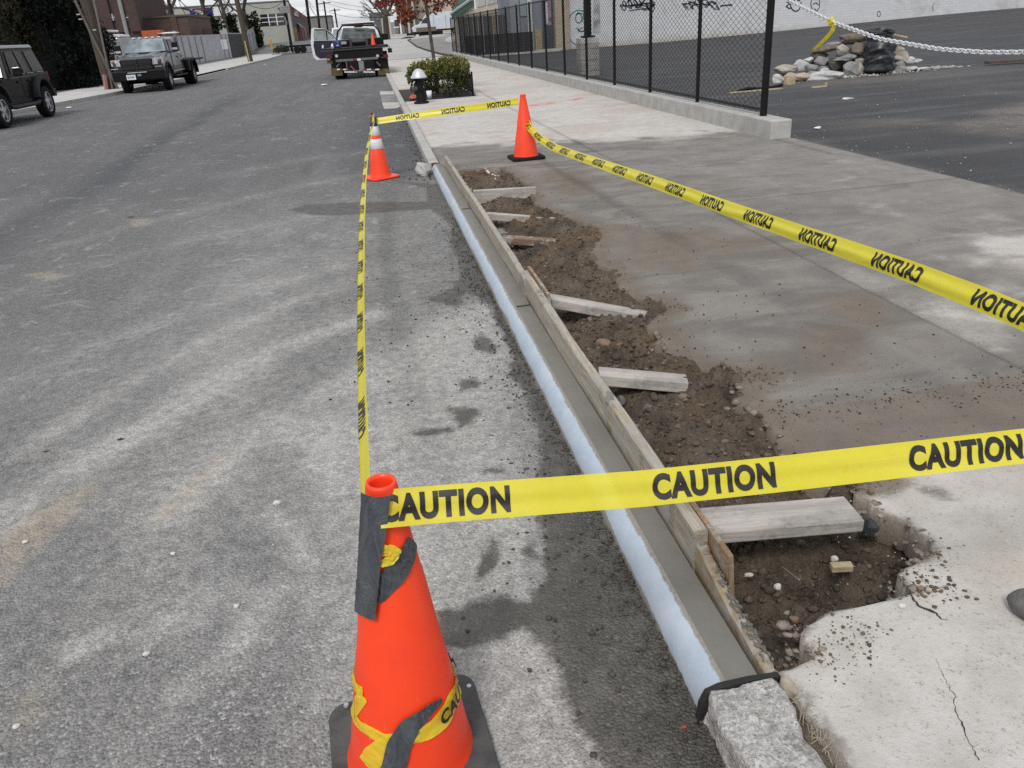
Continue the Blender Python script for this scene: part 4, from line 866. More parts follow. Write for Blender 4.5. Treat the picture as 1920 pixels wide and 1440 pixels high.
cone_strip('duct_tape', cpath([(774, 1012), (764, 1040), (745, 1070), (722, 1096), (700, 1118)]), [.045, .05, .05, .045, .04], M_['duct'], .0030, c0, 5, crumple=.002, label='slanting duct tape below the tape knot')
cone_strip('duct_tape', cpath([(826, 1308), (800, 1330), (768, 1358), (748, 1395), (738, 1440), (734, 1500)]), [.012, .03, .046, .05, .05, .05], M_['duct'], .0080, c0, 8, crumple=.003, label='curling duct tape over the lower caution tape loop')
# ================================================================== CAUTION TAPE
def word_mesh(text, h, nseg, bold=.035):
    cu = bpy.data.curves.new('lettering', 'FONT'); cu.body = text; cu.size = 1.0; cu.offset = bold; cu.resolution_u = 5; cu.space_character = 1.10
    o = bpy.data.objects.new('lettering_tmp', cu); COL.objects.link(o); dg = bpy.context.evaluated_depsgraph_get(); me = bpy.data.meshes.new_from_object(o.evaluated_get(dg)); bpy.data.objects.remove(o)
    bm = bmesh.new(); bm.from_mesh(me); bpy.data.meshes.remove(me)
    xs = [v.co.x for v in bm.verts]; ys = [v.co.y for v in bm.verts]; x0, x1, y0, y1 = min(xs), max(xs), min(ys), max(ys)
    for v in bm.verts: v.co.x = (v.co.x - x0) / (x1 - x0); v.co.y = (v.co.y - y0) / (y1 - y0) - .5
    for k in range(1, nseg): bmesh.ops.bisect_plane(bm, geom=bm.verts[:] + bm.edges[:] + bm.faces[:], plane_co=(k / nseg, 0, 0), plane_no=(1, 0, 0))
    for k in [(i / 14 - .5) * 1.0 for i in range(1, 14)]: bmesh.ops.bisect_plane(bm, geom=bm.verts[:] + bm.edges[:] + bm.faces[:], plane_co=(0, k, 0), plane_no=(0, 1, 0))
    bmesh.ops.triangulate(bm, faces=bm.faces[:]); bm.verts.index_update()
    vs = np.array([v.co[:2] for v in bm.verts]); fs = [tuple(v.index for v in f.verts) for f in bm.faces]; bm.free()
    return vs, fs
WORD = word_mesh('CAUTION', 1, 26, .05)
class Tape:
    """ribbon along 3-D points; wdir(s) gives its width direction; the print runs along increasing u"""
    def __init__(s, pts, wdirs, width=.075, n=240, m=13, fold=.0, wave=.0022, seed=1, creases=2):
        P = np.array([list(p) for p in pts], float); W = np.array([list(w) for w in wdirs], float)
        d = np.concatenate([[0], np.cumsum(np.linalg.norm(np.diff(P, axis=0), axis=1))]); q = np.linspace(0, d[-1], n)
        C = np.stack([np.interp(q, d, P[:, i]) for i in range(3)], 1); Wd = np.stack([np.interp(q, d, W[:, i]) for i in range(3)], 1)
        for _ in range(6):
            for A in (C, Wd): A[1:-1] = .25 * A[:-2] + .5 * A[1:-1] + .25 * A[2:]
        T = np.gradient(C, axis=0); T /= np.linalg.norm(T, axis=1)[:, None]; Wd -= T * (Wd * T).sum(1)[:, None]; Wl = np.linalg.norm(Wd, axis=1)[:, None]; Wd = Wd / Wl
        N = np.cross(T, Wd); s.L = d[-1]; s.n, s.m = n, m
        u = np.linspace(0, 1, n)[:, None]; v = np.linspace(-.5, .5, m)[None, :]
        wv = wave * .8 * (np.sin(v * 9.5 + 2.4 * fbm(u * s.L * 2.0, u * 0, seed, 2)) * (0.6 + .8 * vnoise(u * s.L * 3, u * 0, seed + 1)) + 1.6 * fbm(u * s.L * 5 + v * 2, v * 4, seed + 2, 3))
        fo = fold * (np.abs(v) - .25)
        ww = width * (np.ones((n, 1)) if np.isscalar(width) or True else 1)
        s.S = C[:, None] + Wd[:, None] * (v * width * np.ones((n, 1)))[..., None] + N[:, None] * (wv + fo)[..., None]
        nn = np.cross(np.gradient(s.S, axis=0), np.gradient(s.S, axis=1)); s.N = nn / (np.linalg.norm(nn, axis=2)[..., None] + 1e-12)
    def at(s, u, v, off):
        i = np.clip(u / s.L * (s.n - 1), 0, s.n - 1.0001); j = np.clip((v + .5) * (s.m - 1), 0, s.m - 1.0001); i0 = i.astype(int); j0 = j.astype(int); fi = (i - i0)[:, None]; fj = (j - j0)[:, None]
        def b(A): return (A[i0, j0] * (1 - fj) + A[i0, j0 + 1] * fj) * (1 - fi) + (A[i0 + 1, j0] * (1 - fj) + A[i0 + 1, j0 + 1] * fj) * fi
        return b(s.S) + b(s.N) * off
    def build(s, label, group, start=.05, period=.56, wl=.295, vh=.66, off=.0012):
        me = gridXYZ('caution_tape', s.S[..., 0], s.S[..., 1], s.S[..., 2], M_['tape']); o = tag(obj('caution_tape', me, None), label, 'caution tape', group)
        k = start
        while k < s.L:
            vs, fs = WORD; u = k + vs[:, 0] * wl
            ok = (u >= 0) & (u <= s.L)
            if ok.sum() > 10:
                uu = np.clip(u, 0, s.L); A = s.at(uu, vs[:, 1] * vh, off); B = s.at(uu, vs[:, 1] * vh, -off); m = MB(); f2 = [f for f in fs if all(ok[i] for i in f)]
                m.add([tuple(p) for p in A], f2); m.add([tuple(p) for p in B], [f[::-1] for f in f2]); obj('lettering', m, M_['ink'], o)
            k += period
        return o
GT = 'caution tape spans round the repair'
# near span, from the nearest cone out to the right
def deep(px_, py_, zc):
    d = ray(px_, py_); return Vector((d[0] * zc / FPX, d[1] * zc / FPX, EYE + d[2] * zc / FPX))
z0c = 1.565
pts = [deep(x, y, z) for x, y, z in ((690, 955, 1.545), (722, 954, 1.535), (780, 949, 1.545), (940, 936, 1.562), (1207, 916, 1.585), (1470, 888, 1.61), (1740, 857, 1.64), (1920, 836, 1.665), (2050, 822, 1.69))]
wd = [deep(x, y - 40, z + .004) - deep(x, y, z) for x, y, z in ((690, 955, 1.545), (722, 954, 1.535), (780, 949, 1.545), (940, 936, 1.562), (1207, 916, 1.585), (1470, 888, 1.61), (1740, 857, 1.64), (1920, 836, 1.665), (2050, 822, 1.69))]
def cone_depth(px_, py_, gap):
    a_, z_ = cone_hit(px_, py_, .0); r_ = float(cone_r(z_)) + gap; p_ = LEAN @ Vector((CONE0.x + r_ * math.cos(a_), CONE0.y + r_ * math.sin(a_), z_)); return float((RW.T @ np.array([p_.x, p_.y, p_.z - EYE]))[2])
ZC = [(712, 955, cone_depth(712, 955, .004)), (722, 954, cone_depth(722, 954, .006)), (745, 952, cone_depth(738, 952, .010)), (800, 947, 1.53), (940, 936, 1.552), (1207, 916, 1.585), (1470, 888, 1.61), (1740, 857, 1.64), (1920, 836, 1.665), (2050, 822, 1.69), (2500, 790, 1.80)]
pts = [deep(*q) for q in ZC]; wd = [deep(x, y - 40, z + .004) - deep(x, y, z) for x, y, z in ZC]
T1 = Tape(pts, wd, .074, 300, 15, wave=.0024, seed=3); T1.build('nearest caution tape, reading normally, leaving the taped cone to the right', GT, start=-.002, period=.556, wl=.262, vh=.74)
# far spans: cones 2 and 3 first
C1 = Vector((-.055, 9.50, 0)); C2 = Vector((1.665, 9.27, SW))
c1 = thing('traffic_cone', C1, 'orange cone with two white reflective bands standing in the road', 'traffic cone', 'orange traffic cones')
h1 = .705; obj('cone_body', MB().lathe(cone_profile(h1, .118, .026), C1, 48), M_['orange'], c1, smooth=True); obj('cone_base', base_plate(C1, .185, .022, .07, rz=.5), M_['orange'], c1, bevel=.004)
def band(z0, z1, rb, rt, h, c, mat, par, name, off=.002, n=40):
    r = lambda z: rb - (rb - rt) * (z - .06) / (h - .06) + off
    return obj(name, MB().lathe([(r(z0) - .002, z0), (r(z0), z0 + .002), (r(z1), z1 - .002), (r(z1) - .002, z1)], c, n), mat, par, smooth=True)
band(.335, .445, .118, .026, h1, C1, M_['white_reflect'], c1, 'reflective_band'); band(.482, .585, .118, .026, h1, C1, M_['white_reflect'], c1, 'reflective_band')
band(.585, .66, .118, .026, h1, C1, M_['duct'], c1, 'duct_tape', .004); obj('duct_tape', MB().rock(C1 + Vector((.005, 0, .675)), (.045, .042, .035), 5, 3, .4), M_['duct'], c1, smooth=True)
obj('tape_end', MB().rock(C1 + Vector((-.01, 0, .725)), (.016, .014, .018), 6, 2, .5), M_['red'], c1)
c2 = thing('traffic_cone', C2, 'plain orange cone on a black base on the pavement, holding the caution tape', 'traffic cone', 'orange traffic cones')
h2 = .715; obj('cone_body', MB().lathe(cone_profile(h2, .142, .03), C2, 48), M_['orange'], c2, smooth=True); obj('cone_base', base_plate(C2, .195, .035, .05, rz=.06), M_['rubber'], c2, bevel=.006)
obj('rim_mark', MB().lathe([(.032, .712), (.034, .704), (.032, .69)], C2, 24), M_['orange'], c2)
def vplane(px_, py_, A, B):
    """point where the view ray meets the vertical plane through A and B"""
    d = ray(px_, py_); nx, ny = -(B[1] - A[1]), B[0] - A[0]; t = (A[0] * nx + A[1] * ny) / (d[0] * nx + d[1] * ny); return Vector((d[0] * t, d[1] * t, EYE + d[2] * t))
# back span (print seen from behind): u runs from cone 3 to cone 2
A, B = C2 + Vector((-.03, -.02, 0)), C1 + Vector((.03, 0, 0))
pp = [(972, 190), (940, 195), (895, 201), (850, 207), (800, 214), (755, 220), (722, 225), (707, 227)]
pts = [vplane(x, y, A, B) for x, y in pp]; wd = [Vector((0, .25 * k, 1)) for k in (0, 0, .3, .8, 1.8, 3, 3.5, 3.5)]
Tape(pts, wd, .078, 160, 9, wave=.003, seed=9).build('far caution tape strung between the banded cone and the plain cone', GT, start=.09, period=.53, wl=.27, vh=.72)
# right span: u runs from the foreground to cone 3
E_ = deep(1990, 628, 2.32); A = C2 + Vector((.02, 0, 0)); S0 = vplane(980, 205, A, E_)
E2_ = E_ + (E_ - A).normalized() * .5
pp = [(1990, 628), (1920, 595), (1850, 565), (1700, 507), (1600, 472), (1500, 438), (1350, 386), (1240, 346), (1130, 308), (1080, 291), (1040, 277), (1010, 258), (992, 238), (981, 215), (977, 196)]
pts = [vplane(x, y, A, E_) for x, y in pp]; tl = (E_ - A); tl.z = 0; tl.normalize(); side = Vector((-tl.y, tl.x, 0))
pts = [Vector((pts[0].x, pts[0].y, pts[0].z)) + (pts[0] - pts[1]).normalized() * .55] + pts
wd = [Vector((0, 0, 1)) + side * k for k in (.35, .35, .35, .35, .3, .3, .3, .4, .5, .8, .9, .9, .9, .9, .7, .5)]
Tape(pts, wd, .080, 460, 13, wave=.0034, seed=15, fold=.02).build('long caution tape with reversed lettering, from the plain cone to the right edge', GT, start=.06 + .01, period=.55, wl=.29, vh=.74)
# left span: from the nearest cone away to the banded cone
zz = lambda y: .70 - .30 * (1 - ((y - 5.4) / 4.05) ** 2)
ys = np.linspace(1.36, 9.45, 60); pyx = [(150, 700), (235, 699), (250, 694), (290, 686), (350, 680), (430, 676), (560, 674), (700, 676), (820, 680), (900, 682), (960, 684)]
pts = []
for y in ys:
    z = zz(y) + (.0 if y > 1.6 else 0); X0 = 0.0
    for _ in range(6):
        pyy = proj((X0, y, z))[1]; tx = np.interp(pyy, [a for a, b in pyx], [b for a, b in pyx]); X0 = at(tx, pyy, y).x
    pts.append(Vector((X0, y, z)))
wd = []
for y in ys:
    a = R_(np.interp(y, [1.36, 1.9, 2.6, 4.2, 6.2, 8.5, 9.4], [76, 72, 66, 52, 44, 52, 75])); wd.append(Vector((math.cos(a), 0, math.sin(a))))
Tape(pts, wd, .076, 420, 11, wave=.0022, seed=21, fold=.035).build('caution tape running away along the road from the nearest cone to the banded cone', GT, start=.35, period=.55, wl=.29, vh=.74)
# loops of caution tape round the nearest cone
cl = [cone_hit(x, y) for x, y in ((684, 1300), (662, 1335), (690, 1368), (730, 1384), (780, 1380), (820, 1358), (848, 1315), (858, 1270))]
# unwrap: run all the way round the back as well
al = [a for a, z in cl]; back = [(al[-1] + (al[0] + 2 * math.pi - al[-1]) * k / 8, cl[-1][1] + (cl[0][1] - cl[-1][1]) * k / 8) for k in range(0, 9)]
lp = thing('caution_tape', CONE0 + Vector((0, 0, .15)), 'twisted loop of caution tape tied round the skirt of the nearest cone', 'caution tape', GT)
cone_strip('tape_loop', cl + back[1:], [.03, .034, .03, .026, .034, .046, .05, .05, .05, .045, .04, .04, .04, .035, .03, .03], M_['tape'], .0036, lp, 4, 110, crumple=.004)
def cone_word(path_mid, wl, h, flip=1):
    vs, fs = WORD; a0, z0 = path_mid; out = []
    for off in (.0105,):
        for x, y in vs:
            a = a0[0] + (a0[1] - a0[0]) * x; zc = z0[0] + (z0[1] - z0[0]) * x; z = zc + y * h; r = cone_r(z) + off; out.append((CONE0.x + r * math.cos(a), CONE0.y + r * math.sin(a), z))
    m = MB().add(out, fs); return obj('lettering', m, M_['ink'], lp)
a6, a7 = cl[5], cl[7]
cone_word(((a6[0] + .05, a7[0] + .42), (a6[1] + .012, a7[1] + .02)), .2, .034); cone_word(((cl[0][0] - .25, cl[1][0] + .28), (cl[0][1] + .008, cl[1][1] + .002)), .2, .024)
cone_strip('tape_loop', cpath([(688, 1436), (700, 1418), (718, 1402), (738, 1390)]), [.05, .05, .045, .04], M_['tape'], .0036, lp, 14, 30, crumple=.003)
kn = cpath([(706, 1030), (718, 1026), (732, 1028), (748, 1034)])
cone_strip('tape_knot', kn, [.016, .028, .024, .012], M_['tape'], .010, lp, 24, 24, crumple=.005); cone_strip('tape_knot', cpath([(712, 1052), (728, 1048), (742, 1036)]), [.012, .02, .012], M_['tape'], .010, lp, 29, 20, crumple=.004)

for e_ in (c0, lp): e_.rotation_euler = (0, R_(2.0), 0)
lp.location = LEAN @ lp.location

# ================================================================== FENCE, CHAIN, LOT
FX, FY0, FSP, FN = 4.735, 9.50, 2.15, 19
FY1 = FY0 + FSP * (FN - 1); FZ0, FZ1 = .315, 2.06
lw = thing('low_wall', (4.73, 9.0, .1), 'low pale concrete footing wall carrying the black fence', 'low wall')
for a, b in zip([9.0, 13.3, 17.6, 21.9, 26.2, 30.5, 34.8, 39.1, 43.4], [13.3, 17.6, 21.9, 26.2, 30.5, 34.8, 39.1, 43.4, 48.4]):
    obj('wall_section', MB().b2((4.60, a + .003, .02), (4.865, b - .003, .315)), M_['kerb_con'], lw, bevel=.018)
fn = thing('chain_link_fence', (FX, FY0, FZ0), 'tall black chain link fence on the low concrete wall beside the lot', 'fence')
post = MB().tube([(FX, FY0, FZ0 - .02), (FX, FY0, 2.6)], .045, 14); obj('post', post, M_['fence'], fn, smooth=False)
pm = MB().tube([(0, 0, FZ0 - .02), (0, 0, FZ1 + .04)], .028, 10).mesh('post', M_['fence'])
for k in range(1, FN):
    o = obj('post', pm, None, fn); o.location = (FX, FY0 + FSP * k, 0)
obj('top_rail', MB().tube([(FX, FY0, FZ1), (FX, FY1, FZ1)], .021, 8), M_['fence'], fn); obj('bottom_rail', MB().tube([(FX, FY0, FZ0 + .07), (FX, FY1, FZ0 + .07)], .018, 8), M_['fence'], fn)
p_, q_ = .082, .040; nw = int((FY1 - FY0) / p_); nz = int((FZ1 - FZ0 - .02) / q_)
kk = np.arange(nw); zz_ = FZ0 + .03 + np.arange(nz + 1) * q_
yy = FY0 + .03 + (kk[:, None] + .5 * np.where((np.arange(nz + 1)[None, :] % 2) == 0, 1, -1) * 1.02 + 0) * p_ + (kk[:, None] * 0)
yy = FY0 + .03 + p_ * (kk[:, None] + np.where((np.arange(nz + 1)[None, :]) % 2 == 0, .5, -.5))
# neighbours must meet at their extremes: mirror every other wire
r = .0036; vs = []; offs = np.array([(0, r), (.87 * r, -.5 * r), (-.87 * r, -.5 * r)])
V = np.zeros((nw, nz + 1, 3, 3)); sgn = np.where(kk % 2 == 0, 1, -1)
yy = FY0 + .06 + p_ * (kk[:, None] + .5 * sgn[:, None] * np.where((np.arange(nz + 1)[None, :]) % 2 == 0, 1, -1))
for k in range(3): V[:, :, k, 0] = FX + .03 + offs[k, 0]; V[:, :, k, 1] = yy + offs[k, 1]; V[:, :, k, 2] = zz_[None, :]
idx = np.arange(nw * (nz + 1) * 3).reshape(nw, nz + 1, 3); F = []
for k in range(3): F.append(np.stack([idx[:, :-1, k], idx[:, :-1, (k + 1) % 3], idx[:, 1:, (k + 1) % 3], idx[:, 1:, k]], -1).reshape(-1, 4))
F = np.concatenate(F); me = bpy.data.meshes.new('chain_mesh'); v = V.reshape(-1, 3); me.vertices.add(len(v)); me.vertices.foreach_set('co', v.astype(np.float32).ravel())
me.loops.add(len(F) * 4); me.loops.foreach_set('vertex_index', F.astype(np.int32).ravel()); me.polygons.add(len(F)); me.polygons.foreach_set('loop_start', np.arange(0, len(F) * 4, 4, dtype=np.int32)); me.polygons.foreach_set('loop_total', np.full(len(F), 4, np.int32)); me.update(calc_edges=True); me.materials.append(M_['fence'])
obj('chain_mesh', me, None, fn, kind='stuff')
# steel chain across the lot entrance
cp = [atX(x, y, 4.80) for x, y in [(1456, -14), (1478, 1), (1560, 41), (1650, 73), (1760, 92), (1840, 98), (1920, 98)]] + [Vector((4.8, 5.1, 1.15)), Vector((4.8, 4.4, 1.27)), Vector((4.8, 3.4, 1.55)), Vector((4.8, 2.6, 1.85))]
cp[0] = Vector((4.78, 9.46, cp[0].z)); cp = [p + Vector((0, 0, 0)) for p in cp]
ch = thing('chain', cp[0], 'bright steel link chain hanging from the fence end post across the lot entrance', 'chain')
cy = [p.y for p in cp][::-1]; cz = [p.z for p in cp][::-1]
dn = np.linspace(cp[0].y, cp[-1].y, 600); zn = np.interp(dn, cy, cz)
for _ in range(60): zn[1:-1] = .25 * zn[:-2] + .5 * zn[1:-1] + .25 * zn[2:]
sl_ = np.concatenate([[0], np.cumsum(np.hypot(np.diff(dn), np.diff(zn)))]); pitch = .046; nl_ = int(sl_[-1] / pitch)
lk = []
for k in range(20):
    t = 2 * math.pi * k / 20; lk.append((math.cos(t) * .017, math.copysign(.010, math.sin(t)) * 0 + math.sin(t) * .0165 + math.copysign(.009, math.cos(t)) * 0, 0))
ring = [(math.cos(t) * .0175, math.sin(t) * .0175 + (.0145 if math.sin(t) > 0 else -.0145), 0) for t in [2 * math.pi * k / 16 + .2 for k in range(16)]]
lm = MB().tube(ring + [ring[0]], .0056, 6, False).mesh('link', M_['zinc'], True)
for k in range(nl_):
    s0 = k * pitch + pitch / 2; y = np.interp(s0, sl_, dn); z = np.interp(s0, sl_, zn); y2 = np.interp(s0 + .02, sl_, dn); z2 = np.interp(s0 + .02, sl_, zn)
    o = bpy.data.objects.new('link', lm); COL.objects.link(o); o.parent = ch; o.matrix_parent_inverse = Matrix.Translation(-ch.location)
    dd = Vector((0, y2 - y, z2 - z)).normalized(); rot = dd.to_track_quat('Y', 'Z').to_matrix().to_4x4(); o.matrix_basis = Matrix.Translation((4.8, y, z)) @ rot @ Matrix.Rotation(R_(45 if k % 2 else -45), 4, 'Y')
tp = [atX(x, y, 4.79) for x, y in [(1561, 38), (1566, 44), (1560, 58), (1550, 70), (1538, 82), (1526, 92)]]
rb = thing('tied_ribbon', tp[0], 'scrap of yellow caution tape knotted on the steel chain, its tail dangling', 'ribbon')
mb = MB()
for i in range(len(tp) - 1):
    a, b = tp[i], tp[i + 1]; w0, w1 = (.014, .018, .02, .022, .018, .012)[i:i + 2]; mb.slabq([a + Vector((.01, -w0, -.006)), a + Vector((-.01, w0, .006)), b + Vector((-.01, w1, .006)), b + Vector((.01, -w1, -.006))], (.004, 0, 0))
obj('tail', mb, M_['tape'], rb); obj('knot', MB().rock(tp[0] + Vector((0, .03, -.01)), (.03, .055, .045), 3, 2, .6, .5), M_['tape'], rb)
# sign pole on a concrete pedestal behind the fence
ped = thing('sign_post', (6.12, 23.3, .07), 'thick black steel column on a grey block pedestal behind the fence', 'column')
for k in range(7): obj('block', MB().b2((5.86, 23.05, .05 + k * .145), (6.40, 23.55, .19 + k * .145)), M_['old_con'] if k < 6 else M_['kerb_con'], ped, bevel=.006)
a = at(1102, 66, 23.3); obj('column', MB().b2((a.x - .085, 23.2, 1.10), (a.x + .085, 23.4, 5.2)), M_['black'], ped); obj('base_plate', MB().b2((a.x - .17, 23.12, 1.07), (a.x + .17, 23.48, 1.115)), M_['black'], ped)
# rock heap with bagged barrel
RY = 16.7
def zr_(zx, zy): return 1430 + zx / 5.818, 40 + zy / 5.818
RK = [(240,530,92,62,0,'tan'),(165,640,56,54,-.3,'white'),(290,605,60,45,-.2,'tan'),(395,612,85,48,-.35,'peach'),(410,490,62,66,.1,'white'),(500,430,48,38,.3,'white'),(525,520,64,58,0,'grey'),(640,435,56,58,.2,'grey'),(560,585,66,44,-.2,'grey'),(640,520,50,38,0,'grey'),(672,538,46,34,-.2,'white'),(690,600,180,58,-.35,'white'),(620,372,84,42,.35,'dark'),(700,292,132,36,.3,'brown'),(770,250,72,26,.32,'grey'),(870,312,68,54,.1,'tan'),(1030,305,82,74,.2,'brown'),(900,402,116,42,.1,'grey'),(780,470,66,74,.15,'dark'),(960,530,64,82,-.1,'grey'),(1055,540,52,74,-.1,'tan'),(1060,440,48,42,.1,'tan'),(1055,380,54,38,.25,'grey'),(990,188,128,52,.35,'brown'),(1490,330,40,56,.2,'tan'),(1520,410,66,64,.1,'tan'),(1490,470,48,44,-.1,'grey'),(1500,535,48,52,-.2,'grey'),(1430,572,26,20,-.4,'tan'),(1612,430,52,40,.1,'white'),(1680,432,54,26,.1,'white'),(860,470,90,90,.55,'dark'),(1180,380,180,180,.7,'dark'),(560,450,120,70,.6,'dark'),(1380,480,120,110,.6,'dark'),(860,612,60,18,-.45,'white'),(1620,520,60,26,-.2,'white'),(1725,515,60,14,-.2,'white')]  # dark entries farthest back are added filler, so gaps between rocks read dark
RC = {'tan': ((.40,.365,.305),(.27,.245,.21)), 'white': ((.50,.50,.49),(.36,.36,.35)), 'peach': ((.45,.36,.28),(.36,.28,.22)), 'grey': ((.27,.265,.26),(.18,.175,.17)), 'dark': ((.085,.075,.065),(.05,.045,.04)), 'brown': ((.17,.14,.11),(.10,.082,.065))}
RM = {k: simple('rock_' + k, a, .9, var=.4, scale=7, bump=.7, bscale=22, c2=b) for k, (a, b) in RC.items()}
RL = ['boxy tan rock at the left of the heap','white angular rock right behind the fence end post','tan rock tucked under the boxy tan one','smooth peach rock at the front left of the heap','pale pointed rock behind the boxy tan one','small pale rock at the upper left of the heap','grey rock below the small pale one','upright light grey rock leaning on the dark slab','dull grey rock near the front, left of the long white slab','little grey rock above the long white slab','little white rock resting on the long white slab','long bluish white slab rock at the front of the heap','dark flat stone under the brown ledge','wide thin brown ledge stone near the top left','whitish cap stone lying on the thin brown ledge','round cream boulder high in the heap','brown round boulder left of the black bag','flat grey stone bridging the dark hollow','tall dark stone left of the hollow','upright grey stone at the front right of the hollow','tan oval rock touching the bag base','small tan rock beside the bag middle','grey rock wedged behind the bag','broad dark brown stone on the very top','narrow tan rock right of the bag top','blocky tan rock right of the bag','grey lump low at the right of the bag','leaning grey rock at the right foot of the bag','tiny tan stone at the bag foot','white rubble piece at the right of the heap','flat white rubble piece at the far right','dark filler rock added in the hollow under the bridging stone','big dark filler rock added behind the black bag','dark filler rock added behind the pale left stones','dark filler rock added behind the right foot of the bag','thin white chip in front of the hollow','low white chip heap at the right','thin white flake trailing off at the right']
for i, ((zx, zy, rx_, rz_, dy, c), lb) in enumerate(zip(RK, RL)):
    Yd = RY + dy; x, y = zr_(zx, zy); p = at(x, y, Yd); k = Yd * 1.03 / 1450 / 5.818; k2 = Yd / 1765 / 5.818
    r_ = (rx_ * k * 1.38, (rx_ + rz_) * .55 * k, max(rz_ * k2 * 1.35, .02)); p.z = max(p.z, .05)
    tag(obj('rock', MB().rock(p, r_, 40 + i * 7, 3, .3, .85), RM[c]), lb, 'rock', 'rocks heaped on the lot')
pts = []
for _ in range(420):
    x = rn.normal(10.6, .9); y = RY - .35 + rn.normal(0, .18) + (x > 11.4) * .2; pts.append((x, y, .075, .008 + .03 * rn.rand() ** 4))
for _ in range(260): pts.append((11.6 + rn.rand() * 1.2, RY + rn.normal(0, .15), .075, .01 + .04 * rn.rand() ** 3))
for _ in range(900):
    x = 4.9 + rn.exponential(.5) if rn.rand() < .3 else rn.uniform(5, 13); pts.append((x, rn.uniform(4, 15), .07, .003 + .009 * rn.rand() ** 6))
scatter('lot_gravel', pts, simple('gravel_pale', (.40, .39, .37), .9, var=.4, scale=9, obj=False), 19)
def bagm(c, rx_, ry_, h, seed, top=.75, n=64, m=40):
    vs = []; mb = MB()
    for j in range(m + 1):
        t = j / m
        for i in range(n):
            a = 2 * math.pi * i / n; prof = min(1, (t * 9) ** .5) * (1 if t < .8 else 1 - (t - .8) * (1 - top) * 5) * (1 if t < .93 else max(.05, 1 - ((t - .93) / .07) ** 1.5))
            w = float(fbm(np.array([math.cos(a) * 1.2 + t * .8]), np.array([math.sin(a) * 1.2 + t * 7]), seed, 4, .6)) * .34 + .03 * math.sin(3 * a + 22 * t + 2 * math.sin(4 * a))
            k = prof * (1 + w); vs.append((c[0] + rx_ * k * math.cos(a), c[1] + ry_ * k * math.sin(a), c[2] + h * t + .03 * math.sin(3 * a) * (t > .8)))
    fs = [(j * n + i, j * n + (i + 1) % n, (j + 1) * n + (i + 1) % n, (j + 1) * n + i) for j in range(m) for i in range(n)] + [tuple(m * n + i for i in range(n))]
    return mb.add(vs, fs)
p = at(1650, 143, 16.35); bg = one('garbage_bag', bagm((p.x, 16.45, .06), .31, .26, .74, 3), M_['bag'], 'black plastic bag stretched over a barrel in front of the rock heap', 'garbage bag', smooth=True)
p = at(1652, 68, 16.5); mb = bagm((p.x, 16.55, p.z - .10), .30, .24, .24, 8, .9); one('garbage_bag', mb, M_['bag'], 'black sheet bundled on top of the bagged barrel', 'garbage bag', smooth=True)
a, b = at(1675, 66, 16.7), at(1700, 71, 16.75); one('stick', MB().tube([a, b], .03, 6), M_['wood_fresh'], 'pale stick end poking out right of the bag top', 'stick')
p = G(1480, 157, .08); wb = one('wood_block', MB().box((p.x, p.y, .14), (.21, .10, .20), .1), M_['wood_fresh'], 'pale open-ended box of scrap wood in front of the heap, next to the fence post', 'wood block', bevel=.005)
p = G(1537, 163, .08); one('wood_strip', MB().b2((p.x - .16, p.y - .02, .07), (p.x + .14, p.y + .02, .10)).b2((p.x + .11, p.y - .02, .10), (p.x + .14, p.y + .02, .15)), M_['wood_fresh'], 'short pale wood strip with a turned-up end lying before the heap', 'wood strip')
P = [G(x, y, .08) for x, y in [(1385, 172), (1400, 168), (1425, 165), (1450, 163), (1466, 161)]]; mb = MB().tube([q + Vector((0, 0, .02 * math.sin(i * 2))) for i, q in enumerate(P)], .035, 7); one('tarp_strip', mb, M_['black'], 'crumpled black strip lying on the lot behind the fence end', 'plastic strip', smooth=True)
one('cardboard', MB().b2((P[0].x - .2, P[0].y - .05, .065), (P[3].x, P[0].y + .02, .085)), M_['wood_fresh'], 'pale batten beneath the black strip behind the fence', 'batten')
a, b = G(1855, 120, .1), G(1960, 113, .1); one('plank', MB().slabq([a, b, b + Vector((0, .16, 0)), a + Vector((0, .16, 0))], (0, 0, .05)), simple('brown_plank', (.10, .07, .05), .85), 'dark brown plank lying on the lot near the right edge', 'plank')
p = G(1590, 186, .07); one('litter', MB().rock((p.x, p.y, .08), (.10, .05, .02), 8, 2, .5), M_['paper'], 'white scrap on the lot in front of the rock heap', 'litter')
p = G(1532, 241, .07); one('litter', MB().rock((p.x, p.y, .08), (.055, .03, .015), 9, 2, .5), M_['paper'], 'white flake on the lot right of the low wall end', 'litter')

# ================================================================== HYDRANT, TREE PIT
hy = Vector((.985, 18.06, SW)); hd = thing('fire_hydrant', hy, 'black fire hydrant with a silver dome beside the tree pit', 'hydrant')
obj('base_flange', MB().lathe([(.0, 0), (.165, 0), (.165, .03), (.15, .045), (.12, .05)], hy, 20), M_['black'], hd)
obj('barrel', MB().lathe([(.115, .04), (.11, .12), (.105, .14), (.10, .40), (.108, .47), (.125, .50), (.125, .53)], hy, 24), M_['black'], hd, smooth=True)
obj('bonnet', MB().lathe([(.175, .52), (.178, .545), (.15, .575), (.12, .64), (.07, .69), (.03, .705), (.0, .71)], hy, 24), simple('hydrant_silver', (.62, .64, .66), .45, .4, var=.15), hd, smooth=True)
obj('nozzle', MB().tube([hy + Vector((-.05, -.03, .31)), hy + Vector((-.20, -.08, .30))], .058, 14), simple('nozzle_iron', (.07, .062, .055), .6), hd); obj('nozzle', MB().tube([hy + Vector((0, -.08, .33)), hy + Vector((.02, -.17, .33))], .05, 14), M_['black'], hd)
obj('lock_bar', MB().tube([hy + Vector((-.15, -.06, .50)), hy + Vector((-.21, -.09, .30))], .016, 6), M_['black'], hd)
